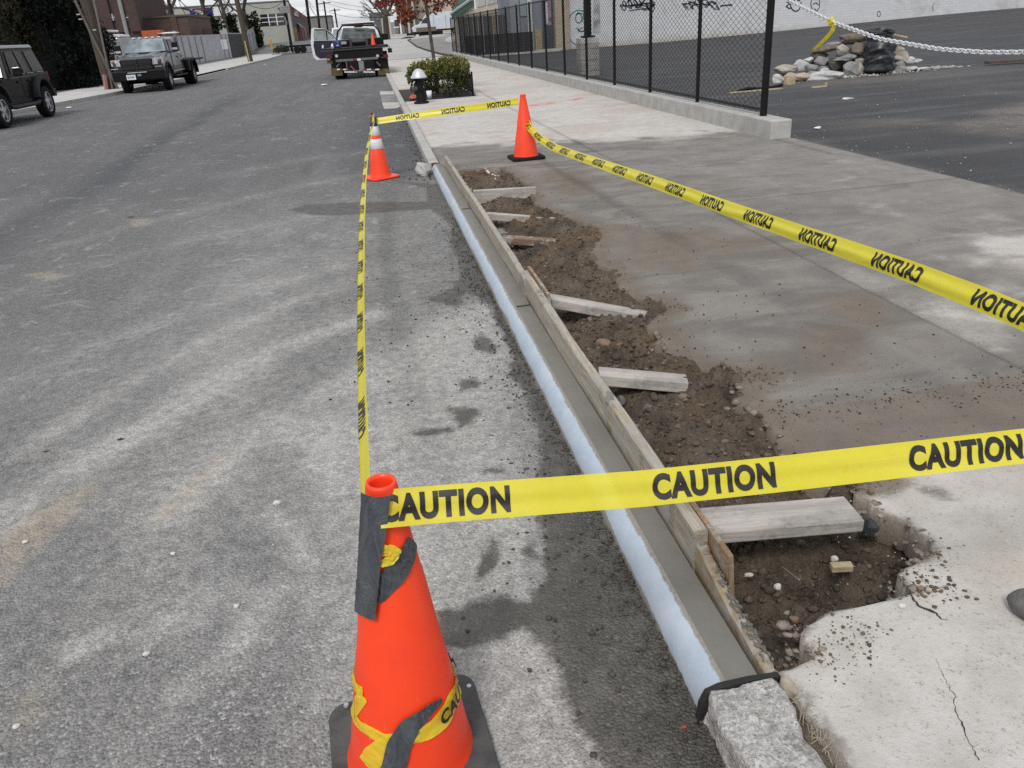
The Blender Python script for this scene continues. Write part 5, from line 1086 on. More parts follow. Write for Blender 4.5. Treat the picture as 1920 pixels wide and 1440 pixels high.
obj('cap_chain', MB().tube([hy + Vector((-.10, -.07, .46)), hy + Vector((-.145, -.09, .41)), hy + Vector((-.14, -.09, .36))], .014, 6), M_['metal'], hd); obj('bolt', MB().rock(hy + Vector((.075, -.085, .34)), (.018, .018, .018), 2, 1), M_['metal'], hd)
p = G(776, 187, .07); one('plastic_bag', MB().rock((p.x, p.y, .12), (.14, .13, .07), 12, 2, .6, .4), simple('red_bag', (.55, .12, .10), .6), 'crumpled red and white wrapper left of the hydrant base', 'wrapper')
p = G(804, 185, .1); one('paper_cup', MB().lathe([(.0, 0), (.05, 0), (.065, .17), (.0, .17)], (p.x + .02, p.y, .10), 14), M_['paper'], 'white paper cup standing just right of the hydrant', 'cup', smooth=True)
tg = thing('tree_guard', (1.02, 19.25, .1), 'low black iron guard rail around the shrubs in the tree pit', 'tree guard')
gp = [(1.02, 19.25), (2.30, 19.45), (2.30, 21.2), (1.02, 21.1)]
for i in range(4):
    a, b = Vector(gp[i]), Vector(gp[(i + 1) % 4]); A3, B3 = Vector((a.x, a.y, .1)), Vector((b.x, b.y, .1))
    obj('corner_post', MB().tube([A3 - Vector((0, 0, .05)), A3 + Vector((0, 0, .5))], .022, 8), M_['black'], tg)
    for z in (.08, .42): obj('rail', MB().tube([A3 + Vector((0, 0, z)), B3 + Vector((0, 0, z))], .014, 6), M_['black'], tg)
    nb = int((b - a).length / .13)
    for k in range(1, nb):
        q = A3.lerp(B3, k / nb); obj('baluster', MB().tube([q + Vector((0, 0, .02)), q + Vector((0, 0, .42))], .008, 5), M_['black'], tg)
def leaves(n, fn, size, seed, up=.4, asp=.45):
    """n small leaf quads at points fn(rng)"""
    rnd = np.random.RandomState(seed); P = np.array([fn(rnd) for _ in range(n)]); d = rnd.normal(size=(n, 3)); d[:, 2] += up; d /= np.linalg.norm(d, axis=1)[:, None]
    e = np.cross(d, rnd.normal(size=(n, 3))); e /= np.linalg.norm(e, axis=1)[:, None] + 1e-9; L = size * rnd.uniform(.6, 1.3, n)[:, None]
    q = np.stack([P - d * L, P + e * L * asp, P + d * L, P - e * L * asp], 1).reshape(-1, 3)
    m = MB(); m.v = [tuple(x) for x in q]; m.f = [(i * 4, i * 4 + 1, i * 4 + 2, i * 4 + 3) for i in range(n)]; return m
def blobs(cs):
    def f(r):
        c = cs[r.randint(len(cs))]; d = r.normal(size=3); d /= np.linalg.norm(d); k = r.rand() ** .33 if r.rand() > .25 else r.rand() ** .1 * 1.08
        return (c[0] + d[0] * c[3] * k, c[1] + d[1] * c[4] * k, c[2] + d[2] * c[5] * k)
    return f
ol = leaf_mat('shrub_leaf', (.095, .105, .028), (.040, .050, .016), 3.5); ol2 = leaf_mat('shrub_leaf_tip', (.24, .22, .06), (.12, .125, .04), 3)
for cs, n_, lb, sd in ([[(1.15, 19.9, .66, .26, .4, .2), (1.35, 20.2, .66, .3, .5, .24), (1.0, 20.2, .55, .2, .4, .22), (1.3, 20.0, .38, .26, .4, .22)], 2300, 'smaller green shrub in the tree pit just behind the hydrant', 1], [[(1.75, 19.85, .68, .28, .42, .25), (2.05, 19.9, .66, .28, .45, .26), (1.9, 20.4, .68, .36, .5, .24), (1.85, 19.9, .36, .42, .45, .26), (2.12, 20.2, .5, .2, .45, .25)], 3600, 'larger boxy yellow-green shrub filling the right of the tree guard', 2]):
    s = thing('shrub', (cs[0][0], cs[0][1], .1), lb, 'shrub', 'shrubs in the tree pit')
    obj('foliage', leaves(n_, blobs(cs), .042, sd, 1.2, .4), ol, s, kind='stuff'); obj('young_foliage', leaves(n_ // 3, blobs([(c[0], c[1] - .06, c[2] + .05, c[3], c[4], c[5]) for c in cs if c[2] > .45]), .040, sd + 9, 1.6, .35), ol2, s, kind='stuff')
    obj('stem', MB().tube([(cs[0][0], cs[0][1], .02), (cs[1][0], cs[1][1], .5)], .02, 5), M_['bark'], s)
def branch(mb, p, d, L, r, depth, rnd, tips, spread=.55, nseg=3, up=.12):
    pts = [p]; q = p.copy(); dd = d.copy()
    for k in range(nseg):
        dd = (dd + Vector((rnd.gauss(0, .13), rnd.gauss(0, .13), rnd.gauss(0, .10) + up * .4))).normalized(); q = q + dd * L / nseg; pts.append(q.copy())
    mb.tube(pts, [r * (1 - .4 * i / nseg) for i in range(nseg + 1)], 6 if r > .03 else 4, False)
    if depth == 0: tips.append((pts[-1], dd)); return
    for k in range(rnd.choice((2, 3, 3))):
        nd = (dd + Vector((rnd.gauss(0, spread), rnd.gauss(0, spread), rnd.gauss(0, spread * .7) + up))).normalized(); t = rnd.choice((1, 1, .7)); pp = pts[-1] if t == 1 else pts[-2]
        branch(mb, pp, nd, L * rnd.uniform(.6, .85), r * .6, depth - 1, rnd, tips, spread, nseg, up)
# young street tree with rust leaves
yt = thing('street_tree', (1.575, 21.0, .05), 'slim young street tree keeping its rust-red leaves above the shrubs', 'tree'); rnd = random.Random(3)
tk = MB().tube([(1.575, 21, .04), (1.575, 21, .7), (1.535, 21, 1.5), (1.50, 21, 2.3), (1.47, 21.05, 3.4)], [.055, .045, .042, .038, .025], 10); obj('trunk', tk, M_['bark'], yt, smooth=True)
tb = MB(); tips = []
for z, dx, dy, L in ((1.75, -.8, -.15, .55), (1.95, -.7, .3, .7), (2.05, .75, -.1, .6), (2.2, -.5, -.5, .7), (2.3, .6, .4, .6), (2.45, -.8, .1, .7), (2.5, .3, -.7, .6), (2.6, .8, .1, .7), (2.75, -.3, .6, .6), (2.9, .4, -.3, .6), (1.7, -.95, -.1, .75), (1.85, .4, .4, .4)):
    branch(tb, Vector((1.575 - (z - .7) * .045, 21, z)), Vector((dx, dy, .25)).normalized(), L * .62, .014, 1, rnd, tips, .5, 3, .0)
obj('branch', tb, M_['bark'], yt)
cl_ = [(p.x, p.y, p.z, .15, .15, .13) for p, d in tips] + [(1.3, 20.95, 2.25, .35, .3, .2), (1.02, 20.95, 1.98, .2, .2, .11), (.86, 20.9, 1.82, .12, .12, .09), (1.62, 21, 2.22, .2, .3, .2), (1.68, 21, 2.0, .12, .15, .13)]
obj('foliage', leaves(1500, blobs(cl_), .05, 33, -.6, .42), leaf_mat('rust_leaf', (.235, .070, .030), (.115, .030, .016), 3), yt, kind='stuff')
# gutter patch, paper
pm_ = simple('gutter_patch_concrete', (.47, .46, .43), .9, var=.25, scale=2, obj=False)
mb = MB()
for q, k in (([(712, 171), (737, 171), (742, 177), (713, 178)], 0), ([(716, 192), (748, 191), (750, 200), (745, 203), (720, 204)], 0)):
    m = [G(x, y, .006) for x, y in q]; mb.add([tuple(p) for p in m], [tuple(range(len(m)))[::-1]])
gpz = struct('gutter_patch', mb, pm_); obj('worn_patch', MB().add([tuple(G(x, y, .0055)) for x, y in [(713, 178.5), (742, 177.5), (748, 190.5), (716, 191.5)]], [(3, 2, 1, 0)]), simple('gutter_patch_worn', (.25, .245, .235), .9, var=.35, scale=3, obj=False), gpz)
for x, y, s, lb in ((608, 159, .16, 'white sheet of paper on the road behind the tow truck'), (408, 122, .13, 'white litter by the far left kerb, left piece'), (496, 121, .12, 'white litter by the far left kerb, right piece'), (130, 202, .10, 'white scraps in the gutter right of the jeep')):
    p = G(x, y, .02); one('litter', MB().rock((p.x, p.y, .03), (s, s * 1.5, .02), x, 1, .4), M_['paper'], lb, 'litter')
for x, y, s, c, lb in ((779, 243, .03, 0, 'dry leaves in the gutter by the kerb, upper clump'), (791, 284, .035, 0, 'dry leaves in the gutter by the kerb, lower clump')):
    p = G(x, y, .01); one('leaf_litter', MB().rock((p.x, p.y, .015), (s, s * 1.6, .015), x, 1, .6), st_brown, lb, 'leaf')

# ================================================================== VEHICLES
def add_wheel(par, c, r, w, side, rim='rim', spokes=5, name='wheel', tyre=.66):
    """wheel whose outer face looks along side*X"""
    c = Vector(c); prof = [(r * tyre, -w / 2), (r * .93, -w / 2), (r, -w * .36), (r, w * .36), (r * .93, w / 2), (r * tyre, w / 2)]
    wl_ = obj(name, MB().lathe(prof, c, 36, 'X'), M_['rubber'], par, smooth=False)
    rm = MB().lathe([(r * tyre + .004, -w / 2 + .01), (r * tyre + .004, w / 2 - .01), (r * tyre - .03, w / 2 - .012 if side > 0 else -w / 2 + .012)], c, 30, 'X')
    xf = c.x + side * (w / 2 - .03); rr = r * (tyre - .03)
    rm.lathe([(0, 0), (r * .15, 0), (r * .17, -side * .03)], (xf + side * .01, c.y, c.z), 14, 'X')
    for k in range(spokes):
        a = 2 * math.pi * k / spokes + .3; ca, sa = math.cos(a), math.sin(a); t = r * .10
        q = [(xf, c.y + ca * r * .12 - sa * t, c.z + sa * r * .12 + ca * t), (xf, c.y + ca * r * .12 + sa * t, c.z + sa * r * .12 - ca * t), (xf - side * .01, c.y + ca * rr + sa * t * 1.25, c.z + sa * rr - ca * t * 1.25), (xf - side * .01, c.y + ca * rr - sa * t * 1.25, c.z + sa * rr + ca * t * 1.25)]
        rm.slabq(q, (-side * .03, 0, 0))
    obj('rim', rm, M_[rim] if isinstance(rim, str) else rim, wl_)
    obj('brake_disc', MB().lathe([(0, 0), (rr, 0)], (c.x + side * (w / 2 - .09), c.y, c.z), 24, 'X'), M_['black'], wl_); return wl_
def loft(secs):
    """closed skin through sections of equal point count"""
    m = MB(); n = len(secs[0]); vs = [p for s in secs for p in s]; fs = [tuple(range(n))[::-1], tuple((len(secs) - 1) * n + k for k in range(n))]
    for i in range(len(secs) - 1):
        for k in range(n): fs.append((i * n + k, i * n + (k + 1) % n, (i + 1) * n + (k + 1) % n, (i + 1) * n + k))
    return m.add(vs, fs)
def arch(cy, cz, r, a0=0, a1=180, n=9): return [(cy + r * math.cos(R_(a0 + (a1 - a0) * k / n)), cz + r * math.sin(R_(a0 + (a1 - a0) * k / n))) for k in range(n + 1)]
# ---- black off-roader, left
jx, jr, jf = -9.98, 25.02, 22.06
paint_k = simple('black_car_paint', (.007, .008, .011), .25, var=.15, coat=.0, spec=.12); trim = simple('dark_trim', (.026, .028, .033), .6, var=.2, spec=.25)
jp = thing('offroad_car', (jx, 23.6, 0), 'black boxy four-wheel-drive car parked at the left picture edge', 'car')
prof = [(jr + .78, .55), (jr + .80, 1.14), (jf - .55, 1.08), (jf - .62, .62), (jf - .52, .55)] + arch(jf, .48, .50, 188, -8)[::1] + arch(jr, .48, .50, 188, -8)
obj('body', MB().prism(prof, jx - .79, jx + .79), paint_k, jp, bevel=.02)
yb, yf = jr + .76, jf + 1.12
def cabx(y, z, s): return (jx + s * (.775 if z < 1.3 else .66), y, z)
secs = [[cabx(yb, 1.12, -1), cabx(yb, 1.12, 1), cabx(yb - .20, 1.80, 1), cabx(yb - .20, 1.80, -1)], [cabx(yf, 1.08, -1), cabx(yf, 1.08, 1), cabx(yf + .32, 1.80, 1), cabx(yf + .32, 1.80, -1)]]
obj('cabin', loft(secs), paint_k, jp, bevel=.02)
obj('roof', loft([[(jx - .68, yb - .16, 1.80), (jx + .68, yb - .16, 1.80), (jx + .64, yb - .20, 1.885), (jx - .64, yb - .20, 1.885)], [(jx - .68, yf + .25, 1.80), (jx + .68, yf + .25, 1.80), (jx + .64, yf + .33, 1.885), (jx - .64, yf + .33, 1.885)]]), simple('jeep_roof', (.16, .17, .18), .3, coat=.5), jp, bevel=.02)
def sidew(a, b, par, n='side_window'):
    """window on the street side between y=a (front) and y=b (rear)"""
    f = lambda y, z: (jx + .778 - (z - 1.12) / .68 * .115 + .006, y, z)
    q = [f(a[0], 1.20), f(b[0], 1.22), f(b[1], 1.74), f(a[1], 1.72)]; obj(n, MB().slabq([q[0], q[1], q[2], q[3]], (.006, 0, 0)), simple('tinted_glass', (.022, .026, .032), .15, var=.2, spec=.35), par)
sidew((yf + .28, yf + .46), (jf + 2.12, jf + 2.05), jp); sidew((jf + 2.22, jf + 2.16), (jf + 2.62, jf + 2.56), jp); sidew((jf + 2.86, jf + 2.80), (yb - .12, yb - .27), jp)
for y0, y1, z0, z1 in ((jf + .62, jf + 1.80, .62, 1.09), (jf + 1.83, jf + 2.50, .62, 1.10)):
    d = obj('door', MB().b2((jx + .785, y0, z0), (jx + .802, y1, z1)), paint_k, jp, bevel=.012); obj('handle', MB().b2((jx + .80, y1 - .26, z1 - .12), (jx + .835, y1 - .08, z1 - .075)), paint_k, d)
for y in (jf + 2.0, jf + 2.6, jf + 3.3): obj('window_strip', MB().b2((jx + .785, y - .22, 1.175), (jx + .797, y + .22, 1.19)), M_['metal'], jp)
for cyw in (jr, jf):
    for s in (1, -1):
        fl_ = [(a, b) for a, b in arch(cyw, .47, .60, 172, 8)] + [(a, b) for a, b in arch(cyw, .47, .52, 8, 172)]
        obj('fender_flare', MB().prism(fl_, jx + s * .77, jx + s * .945), trim, jp, bevel=.01); add_wheel(jp, (jx + s * .80, cyw, .405), .405, .255, s)
obj('side_step', MB().tube([(jx + .86, jf + .55, .44), (jx + .88, jf + .8, .42), (jx + .88, jr - .7, .42), (jx + .86, jr - .5, .46)], .055, 8), trim, jp)
obj('bumper', MB().b2((jx - .75, jr + .80, .50), (jx + .85, jr + .98, .70)), trim, jp, bevel=.02); obj('bumper', MB().b2((jx - .85, jf - .85, .50), (jx + .85, jf - .62, .72)), trim, jp, bevel=.02)
obj('tail_lamp', MB().b2((jx + .60, jr + .79, .92), (jx + .80, jr + .86, 1.16)), M_['red'], jp, bevel=.01); obj('mirror', MB().box((jx + .93, yf + .30, 1.24), (.22, .10, .20)), M_['black'], jp, bevel=.03); obj('mirror_cap', MB().box((jx + .94, yf + .25, 1.335), (.16, .07, .03)), M_['metal'], jp, bevel=.01)
obj('windscreen', MB().slabq([(jx - .66, yf - .01, 1.14), (jx + .66, yf - .01, 1.14), (jx + .58, yf + .29, 1.76), (jx - .58, yf + .29, 1.76)], (0, -.01, 0)), M_['glass'], jp); obj('spare_wheel', MB().lathe([(0, .0), (.36, .0), (.39, .06), (.39, .22), (0, .22)], (0, 0, 0), 28, 'Y').__class__().lathe([(0, jr + .82), (.36, jr + .82), (.39, jr + .88), (.39, jr + 1.02), (0, jr + 1.04)], (jx, 0, .98), 24, 'Y'), M_['rubber'], jp)
# ---- grey pickup, left
px_, pf, pr = -9.02, 35.75, 39.85; F_ = 34.75
grey = simple('grey_car_paint', (.038, .038, .043), .22, var=.1, coat=.4, metal=.0); pk = thing('pickup_truck', (px_, 37, 0), 'grey heavy pickup truck facing the camera, parked by the wooden pole', 'pickup truck')
prof = [(38.72, .60), (38.72, 1.40), (36.85, 1.38), (35.9, 1.36), (F_ + .22, 1.27), (F_ + .05, 1.18), (F_ + .05, .80), (35.0, .62)] + arch(pf, .50, .52, 186, -6) + [(36.6, .52)]
obj('body', MB().prism(prof, px_ - .93, px_ + .93), grey, pk, bevel=.09)
obj('bonnet', loft([[(px_ - .74, F_ + .02, 1.20), (px_ + .74, F_ + .02, 1.20), (px_ + .66, F_ + .06, 1.31), (px_ - .66, F_ + .06, 1.31)], [(px_ - .88, 36.62, 1.34), (px_ + .88, 36.62, 1.34), (px_ + .80, 36.62, 1.43), (px_ - .80, 36.62, 1.43)]]), grey, pk, bevel=.03)
for s in (-1, 1): obj('bonnet_bulge', loft([[(px_ + s * .42 - .22, F_ + .2, 1.28), (px_ + s * .42 + .22, F_ + .2, 1.28), (px_ + s * .42 + .16, F_ + .25, 1.335), (px_ + s * .42 - .16, F_ + .25, 1.335)], [(px_ + s * .42 - .22, 36.4, 1.40), (px_ + s * .42 + .22, 36.4, 1.40), (px_ + s * .42 + .16, 36.35, 1.45), (px_ + s * .42 - .16, 36.35, 1.45)]]), grey, pk, bevel=.02)
obj('cabin', loft([[(px_ - .88, 36.45, 1.38), (px_ + .88, 36.45, 1.38), (px_ + .70, 37.15, 1.97), (px_ - .70, 37.15, 1.97)], [(px_ - .88, 38.70, 1.38), (px_ + .88, 38.70, 1.38), (px_ + .72, 38.48, 1.98), (px_ - .72, 38.48, 1.98)]]), grey, pk, bevel=.09)
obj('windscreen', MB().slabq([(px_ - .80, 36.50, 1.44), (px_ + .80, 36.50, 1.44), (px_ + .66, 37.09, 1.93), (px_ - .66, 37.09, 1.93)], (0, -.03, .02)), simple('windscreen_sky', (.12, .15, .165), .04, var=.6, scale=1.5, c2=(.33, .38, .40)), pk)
for x in (-.5, -.25, 0, .25, .5): obj('roof_lamp', MB().box((px_ + x, 37.2, 1.995), (.11, .14, .04)), M_['white_paint'], pk, bevel=.01)
for s in (1, -1):
    fy = lambda y, z: (px_ + s * (.89 - (z - 1.38) / .6 * .17 + .005), y, z)
    obj('side_window', MB().slabq([fy(36.95, 1.47), fy(37.75, 1.46), fy(37.72, 1.90), fy(37.35, 1.90)], (s * .008, 0, 0)), M_['glass'], pk); obj('side_window', MB().slabq([fy(37.82, 1.46), fy(38.45, 1.46), fy(38.32, 1.88), fy(37.80, 1.90)], (s * .008, 0, 0)), M_['glass'], pk)
    for a, b in ((36.65, 37.78), (37.82, 38.6)):
        d = obj('door', MB().b2((px_ + s * .93, a, .66), (px_ + s * .948, b, 1.36)), grey, pk, bevel=.012); obj('handle', MB().b2((px_ + s * .945, b - .24, 1.18), (px_ + s * .975, b - .06, 1.22)), M_['black'], d)
    obj('mirror', MB().box((px_ + s * 1.12, 36.82, 1.60), (.24, .10, .34)), M_['black'], pk, bevel=.03); obj('mirror_glass', MB().box((px_ + s * 1.12, 36.762, 1.52), (.20, .01, .08)), M_['metal'], pk)
    hl = obj('headlight', MB().slabq([(px_ + s * .60, F_ - .02, 1.00), (px_ + s * .98, F_ + .12, 1.02), (px_ + s * .98, F_ + .14, 1.24), (px_ + s * .62, F_ + .0, 1.25)], (0, .12, 0)), simple('lamp_chrome', (.55, .57, .58), .18, .5, var=.5, scale=14), pk, bevel=.01)
    obj('indicator', MB().box((px_ + s * .90, F_ + .075, 1.17), (.07, .05, .07)), simple('amber', (.30, .11, .03), .3), hl)
    add_wheel(pk, (px_ + s * .80, pf, .41), .41, .27, s, spokes=8, tyre=.56); add_wheel(pk, (px_ + s * .86, pr, .41), .41, .44, s, spokes=8, tyre=.56)
    fl_ = arch(pf, .46, .60, 172, 8) + arch(pf, .46, .53, 8, 172); obj('wheel_arch', MB().prism(fl_, px_ + s * .90, px_ + s * .975), trim, pk, bevel=.01)
    fl_ = arch(pr, .46, .66, 180, 0, 12) + arch(pr, .46, .60, 0, 180, 12); obj('rear_mudguard', MB().prism(fl_, px_ + s * .70, px_ + s * 1.16), M_['black'], pk, bevel=.01)
    obj('side_step', MB().b2((px_ + s * .92, 36.5, .46), (px_ + s * 1.03, 38.7, .52)), trim, pk, bevel=.02); obj('sill_trim', MB().b2((px_ + s * .935, 36.5, .66), (px_ + s * .95, 38.7, .70)), M_['metal'], pk)
    obj('fog_lamp', MB().box((px_ + s * .82, F_ - .13, .93), (.26, .02, .025)), M_['metal'], pk)
gr = obj('grille', MB().slabq([(px_ - .58, F_ - .05, .84), (px_ + .58, F_ - .05, .84), (px_ + .60, F_ + .0, 1.24), (px_ - .60, F_ + .0, 1.24)], (0, .12, 0)), M_['black'], pk, bevel=.02)
for x0, x1 in ((-.54, -.05), (.05, .54)):
    for z0, z1 in ((.87, 1.02), (1.06, 1.21)): obj('grille_mesh', MB().box((px_ + (x0 + x1) / 2, F_ - .045 + (z0 - .84) * .1, (z0 + z1) / 2), (x1 - x0, .03, z1 - z0)), simple('grille_mesh', (.006, .006, .007), .6), gr)
obj('grille_bar', MB().box((px_, F_ - .07, 1.04), (1.12, .02, .02)).box((px_, F_ - .07, 1.04), (.06, .021, .36)), trim, gr)
obj('bumper', MB().slabq([(px_ - 1.0, F_ - .10, .46), (px_ + 1.0, F_ - .10, .46), (px_ + .98, F_ - .12, .84), (px_ - .98, F_ - .12, .84)], (0, .25, 0)), M_['black'], pk, bevel=.04); obj('bumper_bar', MB().box((px_ - .02, F_ - .14, .76), (.72, .03, .03)), M_['rim'], pk)
lp_ = obj('number_plate', MB().box((px_ - .28, F_ - .15, .60), (.34, .012, .18)), M_['white_paint'], pk)
mb = MB()
for x in (-.12, -.08, -.035, .02, .06, .10): mb.box((px_ - .28 + x, F_ - .159, .60), (.022, .004, .08))
obj('plate_lettering', mb, simple('plate_ink', (.05, .07, .14), .5), lp_); obj('sticker', MB().box((px_ + .06, F_ - .145, .66), (.10, .01, .08)).box((px_ - .0, F_ - .1455, .66), (.06, .01, .08)), simple('sticker_blue', (.05, .18, .3), .5, c2=(.35, .32, .05), scale=9), pk)
obj('flatbed', MB().b2((px_ - 1.12, 38.85, .98), (px_ + 1.12, 42.3, 1.06)), M_['black'], pk, bevel=.01); obj('tool_box', MB().b2((px_ + .70, 38.80, .58), (px_ + 1.10, 39.25, 1.0)).b2((px_ - 1.10, 38.80, .58), (px_ - .70, 39.25, 1.0)), M_['black'], pk, bevel=.02)
obj('chassis', MB().b2((px_ - .45, 35.2, .42), (px_ + .45, 42, .62)), M_['black'], pk); obj('axle', MB().tube([(px_ - .7, pf, .38), (px_ + .7, pf, .38)], .07, 8).tube([(px_ - .7, pr, .38), (px_ + .7, pr, .38)], .1, 8), M_['black'], pk)
# ---- tow truck seen from behind
TY = 33.0
def tz(zx, zy, Y=TY): return at(540 + zx / 8.727, zy / 8.727, Y)
def tbox(z0, z1, Y=TY, dep=.1, mb=None):
    a, b, c, d = tz(z0[0], z0[1], Y), tz(z1[0], z0[1], Y), tz(z1[0], z1[1], Y), tz(z0[0], z1[1], Y)
    xl, xr_ = (a.x + d.x) / 2, (b.x + c.x) / 2; zt_, zb_ = (a.z + b.z) / 2, (c.z + d.z) / 2
    return (mb or MB()).b2((xl, Y, zb_), (xr_, Y + dep, zt_))
tt = thing('tow_truck', (-.45, 34, 0), 'black and white flatbed tow truck seen from behind with its driver door open', 'tow truck')
tx0, tx1 = -1.50, .66; TX = (tx0 + tx1) / 2
obj('deck', MB().b2((-1.72, TY, 1.06), (.76, TY + 3.0, 1.13)), M_['black'], tt, bevel=.01)
obj('deck_rail', tbox((525, 790), (1640, 812), TY - .03, .05), simple('deck_edge', (.06, .06, .062), .5, .3), tt); obj('deck_end', tbox((1636, 788), (1702, 862), TY - .06, .25), M_['black'], tt, bevel=.01)
obj('rail_stake', MB().tube([tz(1655, 750), tz(1660, 800)], .015, 6), M_['black'], tt)
obj('frame', MB().b2((TX - .75, TY + .1, .62), (TX + .75, TY + 3.4, 1.06)), M_['black'], tt); obj('rear_panel', MB().b2((TX - .95, TY + .02, .70), (TX + .95, TY + .1, 1.06)), M_['black'], tt, bevel=.02)
for x in (795, 1465): obj('round_lamp', MB().lathe([(0, -.03), (.055, -.03), (.06, 0), (0, 0)], tz(x, 915, TY - .0), 16, 'Y'), M_['rim'], tt)
for z0, z1 in (((625, 900), (725, 962)), ((1510, 895), (1640, 950))): obj('tail_lamp', tbox(z0, z1, TY + .02, .06), simple('tail_red', (.10, .006, .010), .3), tt, bevel=.008)
obj('crossbar', tbox((778, 955), (1478, 995), TY - .10, .10), simple('crossbar_grey', (.16, .155, .15), .5, .3), tt, bevel=.01); obj('crossbar_mark', tbox((1062, 958), (1130, 992), TY - .108, .01), M_['red'], tt); obj('crossbar_mark', tbox((1132, 958), (1190, 992), TY - .108, .01), M_['white_paint'], tt)
obj('underlift', MB().b2((TX - .5, TY - .08, .30), (TX - .05, TY + .4, .62)).b2((TX + .15, TY - .08, .30), (TX + .55, TY + .4, .62)), M_['black'], tt, bevel=.02)
obj('strut', MB().tube([tz(860, 1010), tz(800, 1100)], .04, 6).tube([tz(1440, 1010), tz(1510, 1080)], .04, 6), simple('strut_grey', (.11, .105, .10), .5, .3), tt)
for x0, x1 in ((800, 1005), (1225, 1492)):
    n = 4
    for k in range(n): obj('reflector', tbox((x0 + (x1 - x0) * k / n, 1126), (x0 + (x1 - x0) * (k + 1) / n, 1146), TY - .10, .02), M_['white_paint'] if (k % 2 == 0) == (x0 < 1000) else M_['red'], tt)
for x0, x1 in ((925, 1130), (1238, 1422)):
    mb = MB()
    for k in range(9): tbox((x0 + (x1 - x0) * k / 9, 1162 + (k % 3) * 4), (x0 + (x1 - x0) * (k + .75) / 9, 1190), TY - .10, .012, mb)
    obj('lettering', mb, M_['paper'], tt)
for z0, z1 in (((705, 1115), (892, 1240)), ((1470, 1125), (1642, 1232)), ((636, 985), (735, 1040))): obj('mud_flap', tbox(z0, z1, TY + .12, .03), M_['mustard'], tt)
for s in (-1, 1): obj('mudguard', MB().b2((TX + s * .82 - .28, TY + .16, .22), (TX + s * .82 + .28, TY + .30, .92)), M_['black'], tt, bevel=.02); add_wheel(tt, (TX + s * .80, TY + .95, .40), .40, .48, s); add_wheel(tt, (TX + s * .86, TY + 4.95, .40), .40, .28, s)
obj('tow_strap', MB().tube([tz(1020, 1075, TY - .1), tz(1100, 1160, TY - .12)], .03, 5), simple('strap_red', (.3, .05, .06), .7), tt)
CY = 36.3
def cz(zx, zy): return tz(zx, zy, CY)
a, b, c, d = cz(815, 640), cz(1510, 640), cz(1440, 425), cz(890, 425)
xl, xr2, zb_, zt_ = a.x, b.x, (a.z + b.z) / 2, (c.z + d.z) / 2
cab = obj('cab', loft([[(xl, CY, .75), (xr2, CY, .75), (xr2, CY, zb_), (c.x, CY + .12, zt_), (d.x, CY + .12, zt_), (xl, CY, zb_)], [(xl, CY + 1.9, .75), (xr2, CY + 1.9, .75), (xr2, CY + 1.9, zb_), (c.x, CY + 1.3, zt_), (d.x, CY + 1.3, zt_), (xl, CY + 1.9, zb_)]]), M_['white_paint'], tt, bevel=.03)
obj('bonnet', MB().b2((xl, CY + 1.8, .7), (xr2, CY + 3.2, 1.35)), M_['white_paint'], tt, bevel=.06)
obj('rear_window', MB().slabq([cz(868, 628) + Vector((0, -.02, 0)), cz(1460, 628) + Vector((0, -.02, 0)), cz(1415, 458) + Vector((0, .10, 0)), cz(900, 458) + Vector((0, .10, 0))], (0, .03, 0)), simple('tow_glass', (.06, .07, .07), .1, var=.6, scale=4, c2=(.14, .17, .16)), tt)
hf = MB().tube([cz(800, 640), cz(815, 520), cz(900, 412), cz(1400, 412), cz(1480, 500), cz(1535, 640)], .035, 6); 
obj('headache_rack', MB().tube([p + Vector((0, -.25, 0)) for p in (cz(800, 660), cz(815, 520), cz(895, 415), cz(1405, 415), cz(1485, 500), cz(1540, 660))], .04, 6), M_['black'], tt)
obj('headboard', MB().b2((xl - .08, TY + 2.85, 1.13), (xr2 + .12, TY + 2.98, tz(1100, 640, TY + 2.9).z)), M_['black'], tt, bevel=.02); obj('brake_lamp', MB().box((cz(1150, 438).x, CY - .02, cz(1150, 438).z), (.36, .04, .05)), simple('brake_dark', (.05, .01, .012), .3), tt)
lb = MB(); p = cz(1130, 380); lb.box((p.x, CY + .3, p.z + .02), (1.46, .3, .05)); obj('light_bar', lb, M_['white_paint'], tt, bevel=.02); obj('light_bar_foot', MB().box((p.x, CY + .3, p.z - .03), (1.30, .25, .05)), M_['black'], tt)
for z0, z1, m in (((950, 400), (985, 425), 'black'), ((1310, 400), (1350, 425), 'black')): obj('bracket', tbox(z0, z1, CY + .28, .05), M_[m], tt)
p = cz(1590, 600); obj('mirror', MB().box((p.x, CY + .9, p.z), (.30, .12, .26)), M_['black'], tt, bevel=.03); obj('mirror_arm', MB().tube([(xr2, CY + .9, p.z), (p.x, CY + .9, p.z)], .03, 6), M_['black'], tt)
p = tz(1175, 755, TY + 2); obj('winch', MB().tube([(p.x - .35, TY + 2.3, 1.30), (p.x + .30, TY + 2.3, 1.30)], .10, 12).b2((p.x - .40, TY + 2.15, 1.13), (p.x - .30, TY + 2.45, 1.40)).b2((p.x + .25, TY + 2.15, 1.13), (p.x + .35, TY + 2.45, 1.40)), simple('winch_grey', (.06, .06, .062), .5, .4), tt)
obj('notice', tbox((870, 678), (955, 724), TY + 2.8, .02), simple('notice_grey', (.4, .4, .42), .6), tt)
